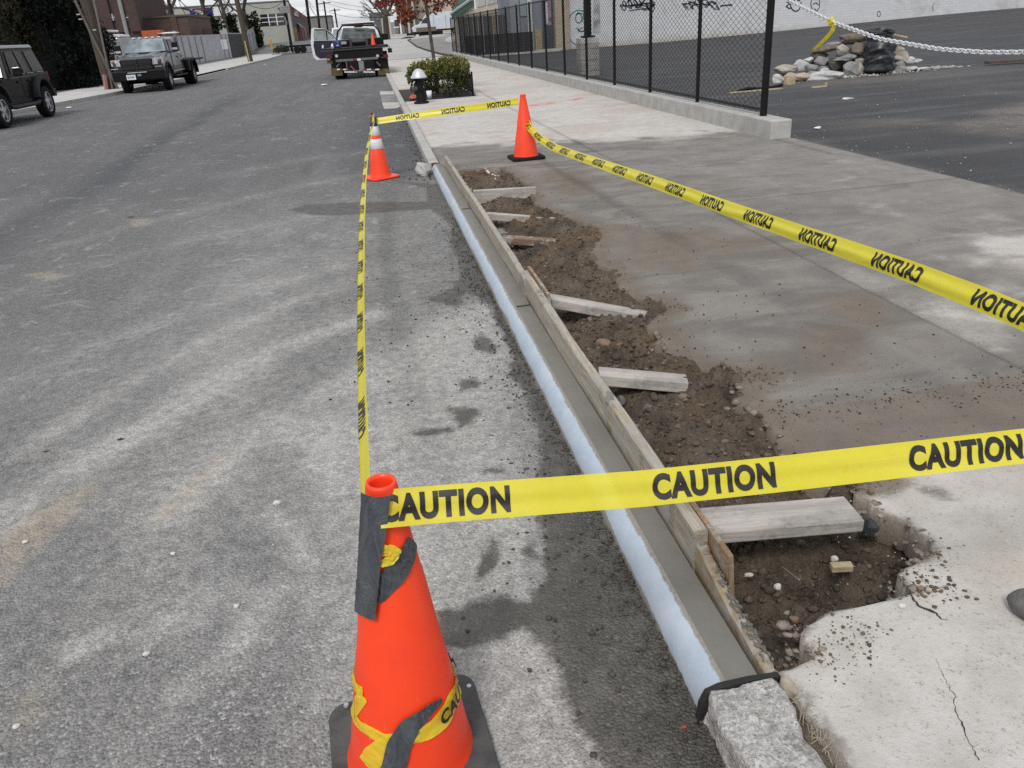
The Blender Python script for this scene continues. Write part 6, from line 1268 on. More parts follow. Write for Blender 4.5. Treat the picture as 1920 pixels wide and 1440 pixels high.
# open driver door
DY = 36.9
dz = lambda zx, zy: tz(zx, zy, DY)
dr_ = [dz(380, 470), dz(420, 455), dz(600, 470), dz(700, 530), dz(795, 620), dz(800, 760), dz(740, 960), dz(470, 985), dz(415, 930), dz(370, 700)]
def poly_slab(pts, off): 
    m = MB(); n = len(pts); off = Vector(off); return m.add([tuple(p) for p in pts] + [tuple(p + off) for p in pts], [tuple(range(n)), tuple(range(2 * n - 1, n - 1, -1))] + [(i, i + n, (i + 1) % n + n, (i + 1) % n) for i in range(n)])
dd_ = obj('door', poly_slab(dr_, (0, .10, 0)), M_['white_paint'], tt)
obj('door_panel', poly_slab([p + Vector((0, -.02, 0)) for p in (dz(425, 665), dz(790, 660), dz(790, 760), dz(735, 940), dz(520, 955), dz(450, 900), dz(415, 740))], (0, .018, 0)), simple('door_lining', (.016, .018, .035), .5), dd_)
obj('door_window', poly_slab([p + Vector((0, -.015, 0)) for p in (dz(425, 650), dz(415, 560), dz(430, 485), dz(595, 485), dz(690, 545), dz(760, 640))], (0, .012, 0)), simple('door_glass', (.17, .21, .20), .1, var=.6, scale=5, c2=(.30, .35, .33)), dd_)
obj('window_frame', MB().tube([p + Vector((0, -.03, 0)) for p in (dz(640, 650), dz(625, 500))], .02, 5).tube([p + Vector((0, -.03, 0)) for p in (dz(425, 485), dz(600, 482), dz(700, 545), dz(790, 640))], .016, 5), M_['black'], dd_)
# things on the deck
p = tz(1405, 795, TY + .5); c3 = copy_tree(c2, p - C2 - Vector((0, 0, 0)), 'small orange cone standing on the tow truck deck'); c3.location = (p.x, TY + .5, 1.13); c3['group'] = 'orange traffic cones'; c3.scale = (.62, .62, .62)
tb_ = thing('tool_bag', (tz(800, 790).x, TY + .4, 1.13), 'dark blue tool bag with white bits on the tow truck deck', 'tool bag'); obj('bag_body', tbox((738, 655), (868, 785), TY + .3, .35), M_['blue'], tb_, bevel=.04); obj('tag', tbox((795, 735), (825, 750), TY + .29, .01).add([], []), M_['paper'], tb_); obj('tag', tbox((800, 685), (822, 702), TY + .29, .01), simple('tag_blue', (.2, .25, .4), .6), tb_)
one('spray_can', MB().tube([tz(570, 790, TY + .2), tz(572, 738, TY + .2)], .035, 10), M_['paper'], 'white can standing on the left end of the tow truck deck', 'can')
one('jug', MB().rock(tz(725, 760, TY + .25), (.05, .05, .11), 3, 2, .3), M_['paper'], 'white jug beside the dark blue tool bag', 'jug'); one('box', tbox((690, 700), (735, 785), TY + .5, .2), M_['black'], 'black case behind the white jug', 'box'); one('orange_strap', MB().box(tz(710, 793, TY + .15) + Vector((0, 0, .03)), (.12, .06, .03)), simple('orange_bit', (.45, .15, .06), .6), 'small orange thing at the deck edge below the jug', 'strap')
# ---- white delivery van on the far driveway
vb = onterr(855, 58, .12); VY = 112.0; vz = float(terrain(3, VY)) + .12
vx0 = at(772, 50, VY).x; van = thing('delivery_van', (vx0 + 3, VY, vz), 'white high-roof delivery van parked across the far driveway', 'van'); vp = simple('van_white', (.56, .59, .65), .35, var=.08)
# nose towards -X
P2 = [(0, .45), (0, .95), (.25, 1.15), (1.0, 1.35), (1.75, 2.15), (2.1, 2.60), (6.3, 2.62), (6.4, .45)]
def vloft(P, w0, w1): return [(vx0 + x, VY - (w0 if z < 1.5 else w1), vz + z) for x, z in P], [(vx0 + x, VY + (w0 if z < 1.5 else w1), vz + z) for x, z in P]
A, B = vloft(P2, .98, .88); m = MB(); n = len(A); m.add(A + B, [tuple(range(n)), tuple(range(2 * n - 1, n - 1, -1))] + [(i, i + n, (i + 1) % n + n, (i + 1) % n) for i in range(n)]); obj('body', m, vp, van, bevel=.05)
obj('side_window', MB().slabq([(vx0 + 1.15, VY - 1.0, vz + 1.4), (vx0 + 2.15, VY - 1.0, vz + 1.4), (vx0 + 2.15, VY - .93, vz + 2.05), (vx0 + 1.75, VY - .93, vz + 2.05)], (0, .02, 0)), M_['glass'], van); obj('lower_trim', MB().b2((vx0 + .5, VY - 1.01, vz + .42), (vx0 + 6.2, VY - .97, vz + .62)), M_['black'], van); obj('front_bumper', MB().b2((vx0 - .05, VY - .95, vz + .35), (vx0 + .45, VY + .95, vz + .75)), M_['black'], van, bevel=.04)
for x in (2.85, 4.4): obj('door_seam', MB().b2((vx0 + x, VY - .99, vz + .65), (vx0 + x + .03, VY - .965, vz + 2.3)), simple('seam', (.12, .13, .15), .6), van)
for x in (1.15, 5.45):
    t = add_wheel(van, (0, 0, 0), .36, .24, 1)
    for o in [t] + list(t.children): o.data.transform(Matrix.Translation((vx0 + x, VY - .88, vz + .36)) @ Matrix.Rotation(R_(-90), 4, 'Z'))
fb = thing('utility_trailer', (6.5, 106, 1.2), 'low brown trailer in front of the white delivery van', 'trailer'); a = at(782, 58, 106); obj('side_board', MB().b2((a.x, 106, a.z - .15), (a.x + 2.4, 107.5, a.z + .35)), simple('trailer_brown', (.16, .13, .09), .8), fb); obj('chassis', MB().b2((a.x - .4, 106.2, a.z - .55), (a.x + 3.2, 107.3, a.z - .15)), M_['black'], fb)
for x, zc in ((.2, 0), (1.6, 0)): obj('wheel', MB().lathe([(0, 0), (.27, 0), (.27, .2), (0, .2)], (a.x + x, 105.95, a.z - .42), 14, 'Y'), M_['rubber'], fb)
one('bucket', MB().lathe([(0, 0), (.18, 0), (.22, .45), (0, .45)], at(783, 69, 104) - Vector((0, 0, .2)), 12), M_['paper'], 'white bucket before the low brown trailer', 'bucket')
# ---- white truck beyond the open door and far trailer
wt_ = thing('parked_van', (-2.2, 62, 0), 'white vehicle parked ahead of the tow truck, half hidden by its open door', 'van'); a, b = at(618, 74, 62), at(655, 50, 62)
obj('body', MB().b2((a.x, 62, .4), (a.x + 2.0, 66.5, a.z + .05)), M_['white_paint'], wt_, bevel=.08); obj('cabin', loft([[(a.x + .06, 62.7, a.z), (a.x + 1.94, 62.7, a.z), (a.x + 1.75, 63.1, b.z), (a.x + .25, 63.1, b.z)], [(a.x + .06, 66.3, a.z), (a.x + 1.94, 66.3, a.z), (a.x + 1.75, 66, b.z), (a.x + .25, 66, b.z)]]), M_['white_paint'], wt_, bevel=.04); obj('windscreen', MB().slabq([(a.x + .16, 62.72, a.z + .06), (a.x + 1.84, 62.72, a.z + .06), (a.x + 1.68, 63.06, b.z - .08), (a.x + .32, 63.06, b.z - .08)], (0, -.02, 0)), M_['glass2'], wt_)
for s in (.2, 1.8):
    for y in (63, 65.6): add_wheel(wt_, (a.x + s, y, .34), .34, .22, 1 if s > 1 else -1)
ft = thing('flat_trailer', (-8, 101, 0), 'empty dark flatbed trailer parked at the far left corner', 'trailer'); a, b = at(541, 86, 101), at(583, 82, 101)
obj('deck', MB().b2((a.x, 101, a.z - .18), (b.x, 103.2, a.z + .02)), M_['black'], ft); obj('drawbar', MB().tube([(a.x, 102, a.z - .1), (a.x - .8, 102, a.z - .25)], .06, 5), M_['black'], ft)
for x in (.35, .62): obj('wheel', MB().lathe([(0, 0), (.40, 0), (.40, .25), (0, .25)], (a.x + (b.x - a.x) * x, 100.9, .42), 18, 'Y'), M_['rubber'], ft)
obj('fender', MB().b2((a.x + (b.x - a.x) * .2, 100.95, .78), (a.x + (b.x - a.x) * .78, 101.2, .84)), M_['black'], ft)

# ================================================================== BUILDINGS BEHIND THE LOT
BY = 46.0
ww_m = NT('white_painted_brick'); _v = ww_m.pos(obj=True); _tc = ww_m.n('ShaderNodeTexCoord'); _sp = ww_m.n('ShaderNodeSeparateXYZ'); ww_m.t.links.new(_tc.outputs['Object'], _sp.inputs[0])
_cb = ww_m.n('ShaderNodeCombineXYZ'); ww_m.link(_sp.outputs[0], _cb.inputs[0]); ww_m.link(_sp.outputs[2], _cb.inputs[1])
_b = ww_m.n('ShaderNodeTexBrick'); ww_m.link(_cb.outputs[0], _b.inputs['Vector']); _b.inputs['Scale'].default_value = 1; _b.inputs['Brick Width'].default_value = .42; _b.inputs['Row Height'].default_value = .14; _b.inputs['Mortar Size'].default_value = .010
ww_m.link((.60, .605, .62), _b.inputs['Color1']); ww_m.link((.54, .55, .565), _b.inputs['Color2']); ww_m.link((.47, .475, .48), _b.inputs['Mortar'])
_n = ww_m.noise(_v, .7, 7, .68, .5); _n2 = ww_m.noise(_v, 3, 5, .7)
_c = ww_m.mix(ww_m.ma('MULTIPLY', ww_m.mr(_n, .52, .72), .55), _b.outputs['Color'], (.34, .335, .32))
_low = ww_m.mr(ww_m.ma('ADD', _sp.outputs[2], ww_m.ma('MULTIPLY', _n2, .9)), 1.0, .35); _c = ww_m.mix(ww_m.ma('MULTIPLY', _low, .75), _c, (.36, .31, .25))
M_['white_wall'] = ww_m.set(Base_Color=_c, Roughness=.8, Normal=ww_m.bump(_b.outputs['Fac'], -.35, .01))
wx0 = at(1066, 60, BY).x
wh = thing('warehouse', (30, BY, 0), 'long white painted brick warehouse wall with graffiti behind the lot', 'building')
obj('wall', MB().b2((wx0, BY, -.3), (62, BY + 12, 9.0)), M_['white_wall'], wh)
def graff(paths, col, w=.05, name='graffiti', label=None):
    m = MB()
    for path in paths:
        P = [at(x, y, BY - .012) for x, y in path]
        for a, b in zip(P, P[1:]):
            d = (b - a); d = d / (d.length + 1e-6); nn = Vector((-d.z, 0, d.x)) * w / 2; m.quad(a - nn, a + nn, b + nn + d * w * .3, b - nn + d * w * .3)
    o = obj(name, m, simple('graffiti_paint', col, .6, var=.1), wh)
    if label: o['label'] = label
def circ(cx, cy, rx_, ry_, a0=0, a1=360, n=20): return [(cx + rx_ * math.cos(R_(a0 + (a1 - a0) * k / n)), cy + ry_ * math.sin(R_(a0 + (a1 - a0) * k / n))) for k in range(n + 1)]
graff([circ(1086, 52, 23, 33, 40, 330), circ(1085, 34, 6, 9), [(1080, 28), (1084, 24), (1094, 26), (1092, 40)], [(1080, 52), (1086, 56), (1092, 52)], circ(1090, 54, 7, 5, 0, 150)], (.10, .30, .31), .06, label='teal loops of graffiti')
rnd = random.Random(12)
def scribble(x0, x1, y0, y1, n, seed):
    r = random.Random(seed); out = []
    for layer in range(2):
        P = []; f = n * r.uniform(.9, 1.2); ph = r.uniform(0, 6); m = n * 16; yc = (y0 + y1) / 2
        for k in range(m + 1):
            t = k / m; w = (x1 - x0) / n
            P.append((x0 + (x1 - x0) * t + w * .55 * math.sin(6.283 * f * t + ph) * r.uniform(.8, 1.2), yc + (y1 - y0) * .5 * math.cos(6.283 * f * t * (1 if layer == 0 else .62)) * (.55 + .45 * math.sin(5.1 * t * n + ph))))
        cut = sorted(r.sample(range(4, m - 4), 2)); out += [P[:cut[0]], P[cut[0] + 2:cut[1]], P[cut[1] + 2:]]
    return out
graff(scribble(1166, 1228, -3, 22, 6, 4) + [[(1166, 12), (1228, 4)], [(1180, 20), (1222, 14)]], (.05, .06, .07), .055, label='black scribbled tag')
graff(scribble(1282, 1345, -2, 18, 5, 9) + [[(1350, 12), (1372, 8), (1372, 10), (1352, 10)]], (.05, .06, .07), .05, label='black tag ending in a dash')
graff([[(1480, -4), (1475, 3), (1481, 7), (1474, 12), (1480, 16), (1484, 14)], circ(1492, 6, 10, 15, -10, 190), [(1486, 8), (1492, 6), (1499, 9)], [(1484, 2), (1490, 0)], [(1495, 0), (1500, 1)]], (.05, .04, .11), .065, label='dark blue outline drawing')
graff([[(1522, -2), (1520, 8), (1524, 20)], [(1536, -2), (1537, 12), (1532, 22)], [(1524, 8), (1530, 5), (1535, 9)], [(1527, 16), (1531, 20)]], (.06, .06, .10), .05, label='smaller dark outline drawing')
graff([circ(1648, 26, 3, 5), [(1750, 20), (1748, 12), (1752, 6)]], (.33, .32, .3), .05)
obj('drain_stain', MB().add([tuple(at(x, y, BY - .008)) for x, y in ((1113, -5), (1124, -5), (1126, 62), (1112, 62))], [(0, 1, 2, 3)]), simple('drain_dirt', (.22, .22, .22), .9, var=.7, scale=2, c2=(.46, .465, .47)), wh)
# tan brick pier and storefront
sf = thing('corner_store', (9.5, 45.7, 0), 'grey-fronted store with a poster and tan brick pier behind the fence', 'building')
xa, xb, xc, xd = at(958, 60, BY).x, at(1012, 60, BY).x, at(1040, 60, BY).x, wx0
obj('brick_pier', MB().b2((xc, BY - .25, 0), (xd - .01, BY + 4, 8)), brick_mat('tan_brick', (.42, .35, .25), (.36, .30, .21), (.30, .27, .22), 1.6), sf)
obj('wall', MB().b2((xa, BY, 0), (xc, BY + 4, 8)), simple('store_grey', (.20, .215, .25), .7, var=.2, scale=2, sc=(3, 1, .3)), sf)
obj('corner_pier', MB().b2((xa, BY - .12, 0), (at(975, 60, BY).x, BY - .002, 8)), simple('store_pier', (.24, .25, .28), .8), sf); obj('white_pilaster', MB().b2((at(990, 60, BY).x, BY - .1, 0), (at(999, 60, BY).x, BY - .002, 8)), simple('pilaster', (.46, .47, .46), .8), sf)
obj('tan_panel', MB().b2((at(1003, 60, BY).x, BY - .09, .1), (at(1015, 60, BY).x, BY - .002, at(1008, 55, BY).z)), simple('tan_panel', (.33, .27, .15), .8), sf); obj('window', MB().b2((at(977, 60, BY).x, BY - .06, 1.9), (at(989, 60, BY).x, BY - .002, 3.2)), M_['glass2'], sf)
dd = obj('door', MB().b2((at(1018, 60, BY).x, BY - .08, .1), (at(1037, 60, BY).x, BY - .002, 3.0)), simple('store_door', (.055, .06, .07), .5), sf); obj('poster', MB().b2((at(1020, 60, BY).x, BY - .10, 1.35), (at(1034, 60, BY).x, BY - .085, 2.6)), simple('poster_pink', (.30, .22, .23), .6, var=.6, scale=3, c2=(.10, .07, .09)), dd); obj('poster_panel', MB().b2((at(1024, 60, BY).x, BY - .107, 1.45), (at(1028, 60, BY).x, BY - .102, 2.5)), simple('poster_white', (.5, .5, .52), .6), dd)
obj('step', MB().b2((at(1046, 60, BY).x, BY - .9, 0), (4.95, BY - .7, .19)), M_['kerb_con'], sf)
# cream building with green awning along the street
cs = thing('cream_building', (8, 58, 0), 'cream building with barred windows and a green awning beyond the fence', 'building'); X1 = xa + .02
crm = simple('cream_stucco', (.56, .50, .385), .85, var=.15, scale=1.2)
obj('wall', MB().b2((X1, BY + 4.02, 0), (X1 + 14, 76, 9)), crm, cs); obj('end_wall', MB().b2((X1 + .005, BY - .02, 0), (X1 + .12, BY + 4.0, 9)), crm, cs)
for y0, y1 in ((50.2, 54.5), (55.2, 59.2)):
    w_ = obj('window', MB().b2((X1 - .03, y0, 2.75), (X1 + .02, y1, 4.6)), simple('window_green', (.035, .075, .06), .3), cs); mb = MB()
    for k in range(9): mb.b2((X1 - .07, y0 + (y1 - y0) * k / 8 - .03, 2.75), (X1 - .04, y0 + (y1 - y0) * k / 8 + .03, 4.6))
    obj('window_bars', mb, M_['paper'], w_)
obj('band', MB().b2((X1 - .06, BY + 4.1, 2.25), (X1, 76, 2.62)), crm, cs); obj('wall_panel', MB().b2((X1 - .04, BY + .5, 3.0), (X1 + .004, BY + 2.9, 4.6)), simple('panel_grey', (.42, .41, .39), .7), cs); obj('lamp', MB().rock((X1 - .12, BY + 2, 3.5), (.1, .1, .08), 4, 1), M_['black'], cs)
gy_ = simple('awning_green', (.018, .10, .062), .6, var=.3, scale=3); q = [Vector((X1 - .02, 61, 3.9)), Vector((X1 - .02, 74, 3.9)), at(846, 27, 73.5), at(886, -1, 60.5)]
aw = obj('awning', MB().slabq(q, (0, 0, -.08)), gy_, cs); mb = MB(); A, B = q[3], q[2]
for k in range(26):
    a, b = A.lerp(B, k / 26), A.lerp(B, (k + .96) / 26); mb.slabq([a, b, b - Vector((0, 0, .42)), a - Vector((0, 0, .42))], (.02, 0, 0))
obj('valance', mb, gy_, aw); obj('awning_edge', MB().tube([A + Vector((-.02, 0, .05)), B + Vector((-.02, 0, .05))], .11, 6), simple('awning_edge', (.50, .58, .54), .6), aw); mb = MB()
for k in range(30): mb.tube([(X1 - .05, 60 + .45 * k, 2.65), (X1 - .05, 60 + .45 * k, 3.6)], .035, 4)
obj('window_bars', mb, M_['paper'], cs)
# dark screened panels behind the far fence
sc_ = thing('screen_fence', (5, 44.4, 0), 'low dark screened fence at the far side of the lot, seen through the chain link', 'screen fence'); x0 = 5.0; x1 = at(1000, 80, 44.4).x
n = 7
for k in range(n): obj('panel', MB().b2((x0 + (x1 - x0) * k / n + .01, 44.4, .16), (x0 + (x1 - x0) * (k + 1) / n - .01, 44.46, 1.12)), simple('screen_black', (.018, .018, .020), .7), sc_)
obj('kerb', MB().b2((x0, 44.25, .05), (x1 + 1.4, 44.5, .155)), M_['kerb_con'], sc_)
bf = thing('board_fence', (5.3, 49, 0), 'grey-brown boards behind the far fence panels beside the cream building', 'board fence')
for k in range(10): obj('board', MB().b2((5.1 + k * .28, 47.5, .1), (5.35 + k * .28, 47.55, 2.05)), simple('board_grey', (.085, .087, .09), .8) if k != 7 else simple('board_tan', (.24, .17, .09), .8), bf)

# ================================================================== FAR CENTRE AND RIGHT
HY = 118.0
def fbox(x0, x1, ytop, ybase, Y, dep, mb=None, dz0=0):
    a, b = at(x0, ytop, Y), at(x1, ytop, Y); c = at((x0 + x1) / 2, ybase, Y); return (mb or MB()).b2((a.x, Y, c.z + dz0), (b.x, Y + dep, (a.z + b.z) / 2))
hs = thing('dark_house', (5, HY, 1), 'narrow dark brown wooden house with white window trim left of the tan building', 'building')
obj('wall', fbox(738, 768, -60, 64, HY, 9), simple('house_brown', (.10, .075, .06), .9, var=.4, scale=3), hs)
for k, (a, b) in enumerate(((741, 746), (753, 757), (764, 768))): obj('corner_board', fbox(a, b, -60, 63, HY - .1, .08), simple('house_grey', (.20, .19, .175), .8) if k == 0 else simple('house_pale', (.50, .47, .43), .8), hs)
w_ = obj('window', fbox(739, 746, 37, 50, HY - .15, .12), M_['glass'], hs); obj('frame', fbox(738, 751, 26, 29, HY - .2, .04), M_['paper'], w_); obj('frame', fbox(747, 750, 26, 64, HY - .2, .04), M_['paper'], w_); obj('panel', fbox(741, 747, 52, 64, HY - .16, .05), simple('house_panel', (.21, .18, .165), .8), w_); obj('frame', fbox(738, 748, 50, 52, HY - .2, .04), M_['paper'], w_)
obj('upper_window', fbox(745, 750, 0, 18, HY - .12, .1), M_['glass'], hs); obj('plinth', fbox(729, 762, 64, 72, HY - .8, .5), simple('plinth', (.52, .50, .47), .9), hs)
yh = thing('yellow_house', (3.5, 122, 1), 'pale yellow wall sliver between the bare tree and the dark house', 'building'); obj('wall', fbox(716, 731, 34, 68, 122, 8), simple('pale_siding', (.66, .62, .48), .8), yh); obj('window', fbox(717, 719.5, 36, 44, 121.9, .1), M_['glass2'], yh)
tb2 = thing('tan_building', (9, 126, 1), 'large plain tan building behind the van and the young tree', 'building'); obj('wall', fbox(757, 884, -80, 64, 126, 14), simple('tan_stucco', (.52, .43, .345), .9, var=.2, scale=.8), tb2)
for a, b, c in ((770, 777, .13), (779, 786, .22)): obj('pilaster', fbox(a - 10, b - 12, -60, 66, 125.6, .3), simple('pilaster_tan', (c + .14, c + .10, c + .08), .85), tb2)
for a, b, s in ((757, 760.5, (.20, .14, .10)), (761.5, 766, (.30, .28, .28)), (768, 774, (.34, .33, .34))): obj('board_strip', fbox(a, b, 10, 66, 125.2, .2), simple('strip', s, .85), tb2)
st_ = thing('leaf_pile', (5, 104, 1), 'heap of brown fallen leaves at the driveway corner', 'leaf pile'); p = onterr(764, 71, .15); obj('leaves', MB().rock((p.x, p.y, p.z), (.75, .8, .14), 4, 2, .6), simple('leaf_brown', (.10, .045, .03), .95, var=.5, scale=9), st_)
one('refuse_bin', fbox(719, 726, 53, 68, 108, .6), simple('bin_grey', (.16, .16, .155), .7), 'grey bin at the foot of the yellow wall', 'bin', bevel=.03)
p = onterr(803, 96, .13); one('timber', MB().b2((at(836, 94, p.y - 35).x, p.y - 35, .25), (at(858, 92, p.y - 35).x, p.y - 34.5, .36)), M_['wood_fresh'], 'pale timber lying near the far fence end', 'timber')
p = at(853, 75, 62); one('traffic_drum', MB().rock(p, (.14, .14, .2), 5, 2, .2), simple('cream_drum', (.55, .47, .28), .7), 'small cream ball-shaped thing by the far fence corner', 'float')
bt = thing('bare_tree', (2.5, 100, 1), 'large leafless street tree with a forked dark trunk beyond the tow truck', 'tree'); p0 = at(726, 72, 98); q0 = at(722, 30, 98); mb = MB(); rnd = random.Random(5); tips = []
mb.tube([(p0.x, 98, terrain(3, 98)), (p0.x, 98, p0.z), (q0.x, 98, q0.z)], [.46, .38, .32], 10)
for tx, ty, r in ((705, -8, .15), (722, -20, .19), (741, -8, .17)):
    e = at(tx, ty, 98); mb.tube([q0, q0.lerp(e, .5) + Vector((0, .3, -.2)), e], [r * 1.2, r, r * .7], 8)
    for _ in range(3): branch(mb, e, (e - q0).normalized() + Vector((rnd.gauss(0, .3), rnd.gauss(0, .3), 0)), 2.2, r * .5, 3, rnd, tips, .6)
for tx, ty in ((702, 18), (698, 28), (745, 20), (708, 8), (735, 28), (700, 36)):
    e = at(tx, ty, 98); branch(mb, q0.lerp(e, .2), (e - q0).normalized(), (e - q0).length * .8, .10, 3, rnd, tips, .5)
obj('trunk', mb, M_['bark'], bt); obj('foliage', leaves(420, blobs([(at(x, y, 96).x, 96, at(x, y, 96).z, .9, .9, .45) for x, y in ((722, 6), (735, 2), (748, 6), (712, 9), (760, 0))]), .20, 9, -.4), leaf_mat('rust_leaf_far', (.20, .045, .03), (.10, .03, .02)), bt, kind='stuff')
fh = thing('grey_house', (3, 150, 1.4), 'dark grey house front behind the bare tree', 'building'); obj('wall', fbox(692, 716, 23, 66, 150, 8), simple('slate_house', (.13, .14, .15), .9, var=.2), fh)
for a, b, y0, y1 in ((697, 700, 30, 38), (706, 709, 30, 38)): obj('window', fbox(a, b, y0, y1, 149.9, .08), M_['glass2'], fh)

# ================================================================== LEFT SIDE
gw = thing('panel_fence', (-14.6, 52, 0), 'long pale grey sheet wall along the left pavement, interrupted by a black gate', 'panel fence')
gm = simple('grey_sheet', (.40, .405, .425), .6, var=.18, scale=.9, sc=(1, .5, 3)); y = 52.0; GX = -14.6
def gtop(y): return 2.28 + (y - 52) * .0055
while y < 117.5:
    y2 = min(y + 2.7, 94.3) if y < 94.3 else y + 3.0
    if 94.2 < y < 104: y = 104.6; continue
    o = obj('panel', MB().slabq([(GX, y + .02, .22), (GX, y2 - .02, .22), (GX, y2 - .02, gtop(y2) + max(0, y - 104) * .06), (GX, y + .02, gtop(y) + max(0, y - 104) * .06)], (-.05, 0, 0)), gm, gw)
    obj('post', MB().b2((GX + .005, y - .06, .1), (GX + .07, y + .06, gtop(y) + .02)), simple('grey_post', (.26, .26, .275), .6), gw) if int(y) % 3 else None
    y = y2
obj('plinth', MB().b2((GX - .2, 52, -.1), (GX + .12, 94.3, .21)).b2((GX - .2, 104.6, -.1), (GX + .12, 117.5, .6)), M_['old_con'], gw)
obj('tall_post', MB().tube([(GX + .14, 68.5, 0), (GX + .10, 68.5, 2.75)], .11, 8), simple('post_steel', (.17, .175, .19), .6), gw); obj('notice', MB().b2((GX + .01, 88.8, 1.05), (GX + .05, 92.6, 2.0)), M_['paper'], gw)
obj('gate', MB().b2((GX - .05, 94.4, .1), (GX + .02, 104.4, 2.5)), M_['black'], gw); obj('gate_rail', MB().b2((GX, 94.4, 2.5), (GX + .06, 104.4, 2.62)), simple('gate_rail', (.3, .3, .3), .5), gw)
obj('graffiti_smear', MB().add([tuple(atX(x, y, GX + .006)) for x, y in ((372, 84), (378, 82), (386, 84), (388, 102), (382, 106), (376, 100))], [(0, 1, 2, 3, 4, 5)]), simple('smear_white', (.42, .43, .44), .7, var=.3, scale=5, c2=(.31, .315, .33)), gw)
brown = brick_mat('brown_brick', (.105, .058, .046), (.075, .042, .036), (.095, .075, .065), 2.2, .5)
bw = thing('brick_wing', (-20, 78.5, 0), 'low brown brick building with a flat roof behind the grey sheet wall', 'building'); a = at(350, 30, 78.5)
obj('wall', MB().b2((-33, 78.5, 0), (a.x, 89.5, a.z)), brown, bw); obj('coping', MB().b2((-33, 78.4, a.z), (a.x + .1, 89.6, a.z + .14)), simple('coping', (.12, .10, .09), .9), bw); obj('red_panel', MB().b2((a.x + .01, 84.4, 2.2), (a.x + .05, 89, 3.0)), simple('dark_red', (.09, .022, .022), .8), bw)
for x in (268, 322): obj('pier', MB().b2((at(x, 50, 78.4).x, 78.36, 0), (at(x, 50, 78.4).x + .5, 78.49, a.z - .02)), brown, bw)
bt2 = thing('brick_tower', (-24, 74, 0), 'taller dark brick building rising above the low brick wing at top left', 'building'); a = at(251, 20, 76)
tbm = brick_mat('dark_brick', (.085, .046, .042), (.062, .036, .034), (.07, .055, .05), 2.2, .5); obj('wall', MB().b2((-34, 76, 0), (a.x, 88, 11)), tbm, bt2)
for x in (196, 222, 247): obj('pier', MB().b2((at(x, 20, 75.9).x - .4, 75.8, 3), (at(x, 20, 75.9).x + .4, 75.99, 11)), tbm, bt2)
for x0, x1 in ((203, 216), (236, 246)):
    w_ = obj('window', fbox(x0, x1, 26, 39, 75.88, .1), M_['glass'], bt2)
    obj('frame', fbox(x0, x1, 32, 33, 75.84, .03), M_['paper'], w_); obj('frame', fbox((x0 + x1) / 2 - .5, (x0 + x1) / 2 + .5, 26, 39, 75.84, .03), M_['paper'], w_)
tc_ = thing('pink_building', (-33, 90, 0), 'pale pinkish building glimpsed above the dark conifers', 'building'); obj('wall', fbox(40, 165, -40, 60, 92, 8), simple('pink_wall', (.27, .21, .185), .9, var=.3, scale=.8), tc_)
bg2 = thing('beige_building', (-20, 124, 1), 'long grey-green workshop building with white-framed windows behind the ivy trees', 'building'); Yb = 124.0; a, b = at(250, 18, Yb), at(545, 4, Yb); b.x = at(546, 42, Yb).x
bm_ = simple('sage_render', (.40, .405, .365), .85, var=.12, scale=.6); obj('wall', MB().b2((a.x - 6, Yb, .3), (b.x, Yb + 1.9, (a.z + b.z) / 2)), bm_, bg2); obj('roof_edge', MB().b2((a.x - 6, Yb - .08, (a.z + b.z) / 2), (b.x + .05, Yb + 1.9, (a.z + b.z) / 2 + .14)), simple('roof_edge', (.15, .15, .15), .8), bg2)
for x0, x1, y0, y1 in ((487, 532, 26, 48), (415, 435, 30, 52), (452, 470, 30, 50)):
    w_ = obj('window', fbox(x0, x1, y0, y1, Yb - .06, .1), M_['glass'], bg2); n = max(1, int((x1 - x0) / 14))
    for k in range(1, n + 0): obj('frame', fbox(x0 + (x1 - x0) * k / n - .9, x0 + (x1 - x0) * k / n + .9, y0, y1, Yb - .11, .04), M_['paper'], w_)
    for t in (.30, .68): obj('frame', fbox(x0, x1, y0 + (y1 - y0) * t - .6, y0 + (y1 - y0) * t + .6, Yb - .10, .03), M_['paper'], w_)
obj('wall_lamp', fbox(521, 523, 14, 17, Yb - .3, .25), M_['black'], bg2)
bb = obj('billboard', fbox(354, 398, 15, 31, Yb - .25, .12), simple('sign_blue', (.012, .022, .16), .5), bg2, label='blue sign with red and white lettering'); mb = MB()
def sgl(path, Y, w): 
    m = MB()
    for p in path:
        P = [at(x, y, Y) for x, y in p]
        for a, b in zip(P, P[1:]):
            d = (b - a); d = d / (d.length + 1e-6); nn = Vector((-d.z, 0, d.x)) * w / 2; m.slabq([a - nn, a + nn, b + nn, b - nn], (0, .02, 0))
    return m
obj('lettering', sgl(scribble(363, 385, 16.5, 23, 5, 3), Yb - .28, .11), simple('sign_red', (.5, .03, .05), .5), bb); obj('lettering', sgl(scribble(364, 384, 19, 25, 5, 8) + [[(367, 26.5), (381, 26)], [(357.5, 18.5), (360, 18)]], Yb - .29, .09), M_['paper'], bb)
wb_ = obj('billboard', fbox(388, 447, 12, 29, Yb - .24, .1), M_['paper'], bg2, label='white sign with rows of small lettering')
obj('lettering', sgl([[(x, y), (x + w, y - w * .05)] for x, y, w in ((392, 16, 9), (392, 19.5, 8), (417, 15.5, 11), (417, 18.5, 12), (417, 21.5, 10), (417, 25, 11), (433, 16, 6), (433, 20, 6))], Yb - .27, .07), simple('sign_ink', (.10, .12, .22), .5), wb_)
rb_ = thing('red_storefront', (-11.5, 150, 1), 'red brick storefront row receding along the left of the street', 'building'); RX = -10.42; z0 = .9
rbm = brick_mat('red_brick', (.21, .048, .034), (.16, .038, .03), (.17, .11, .09), 3, .3); p = atX(537, 5, RX); Y0, Y1 = 126.0, 163.0
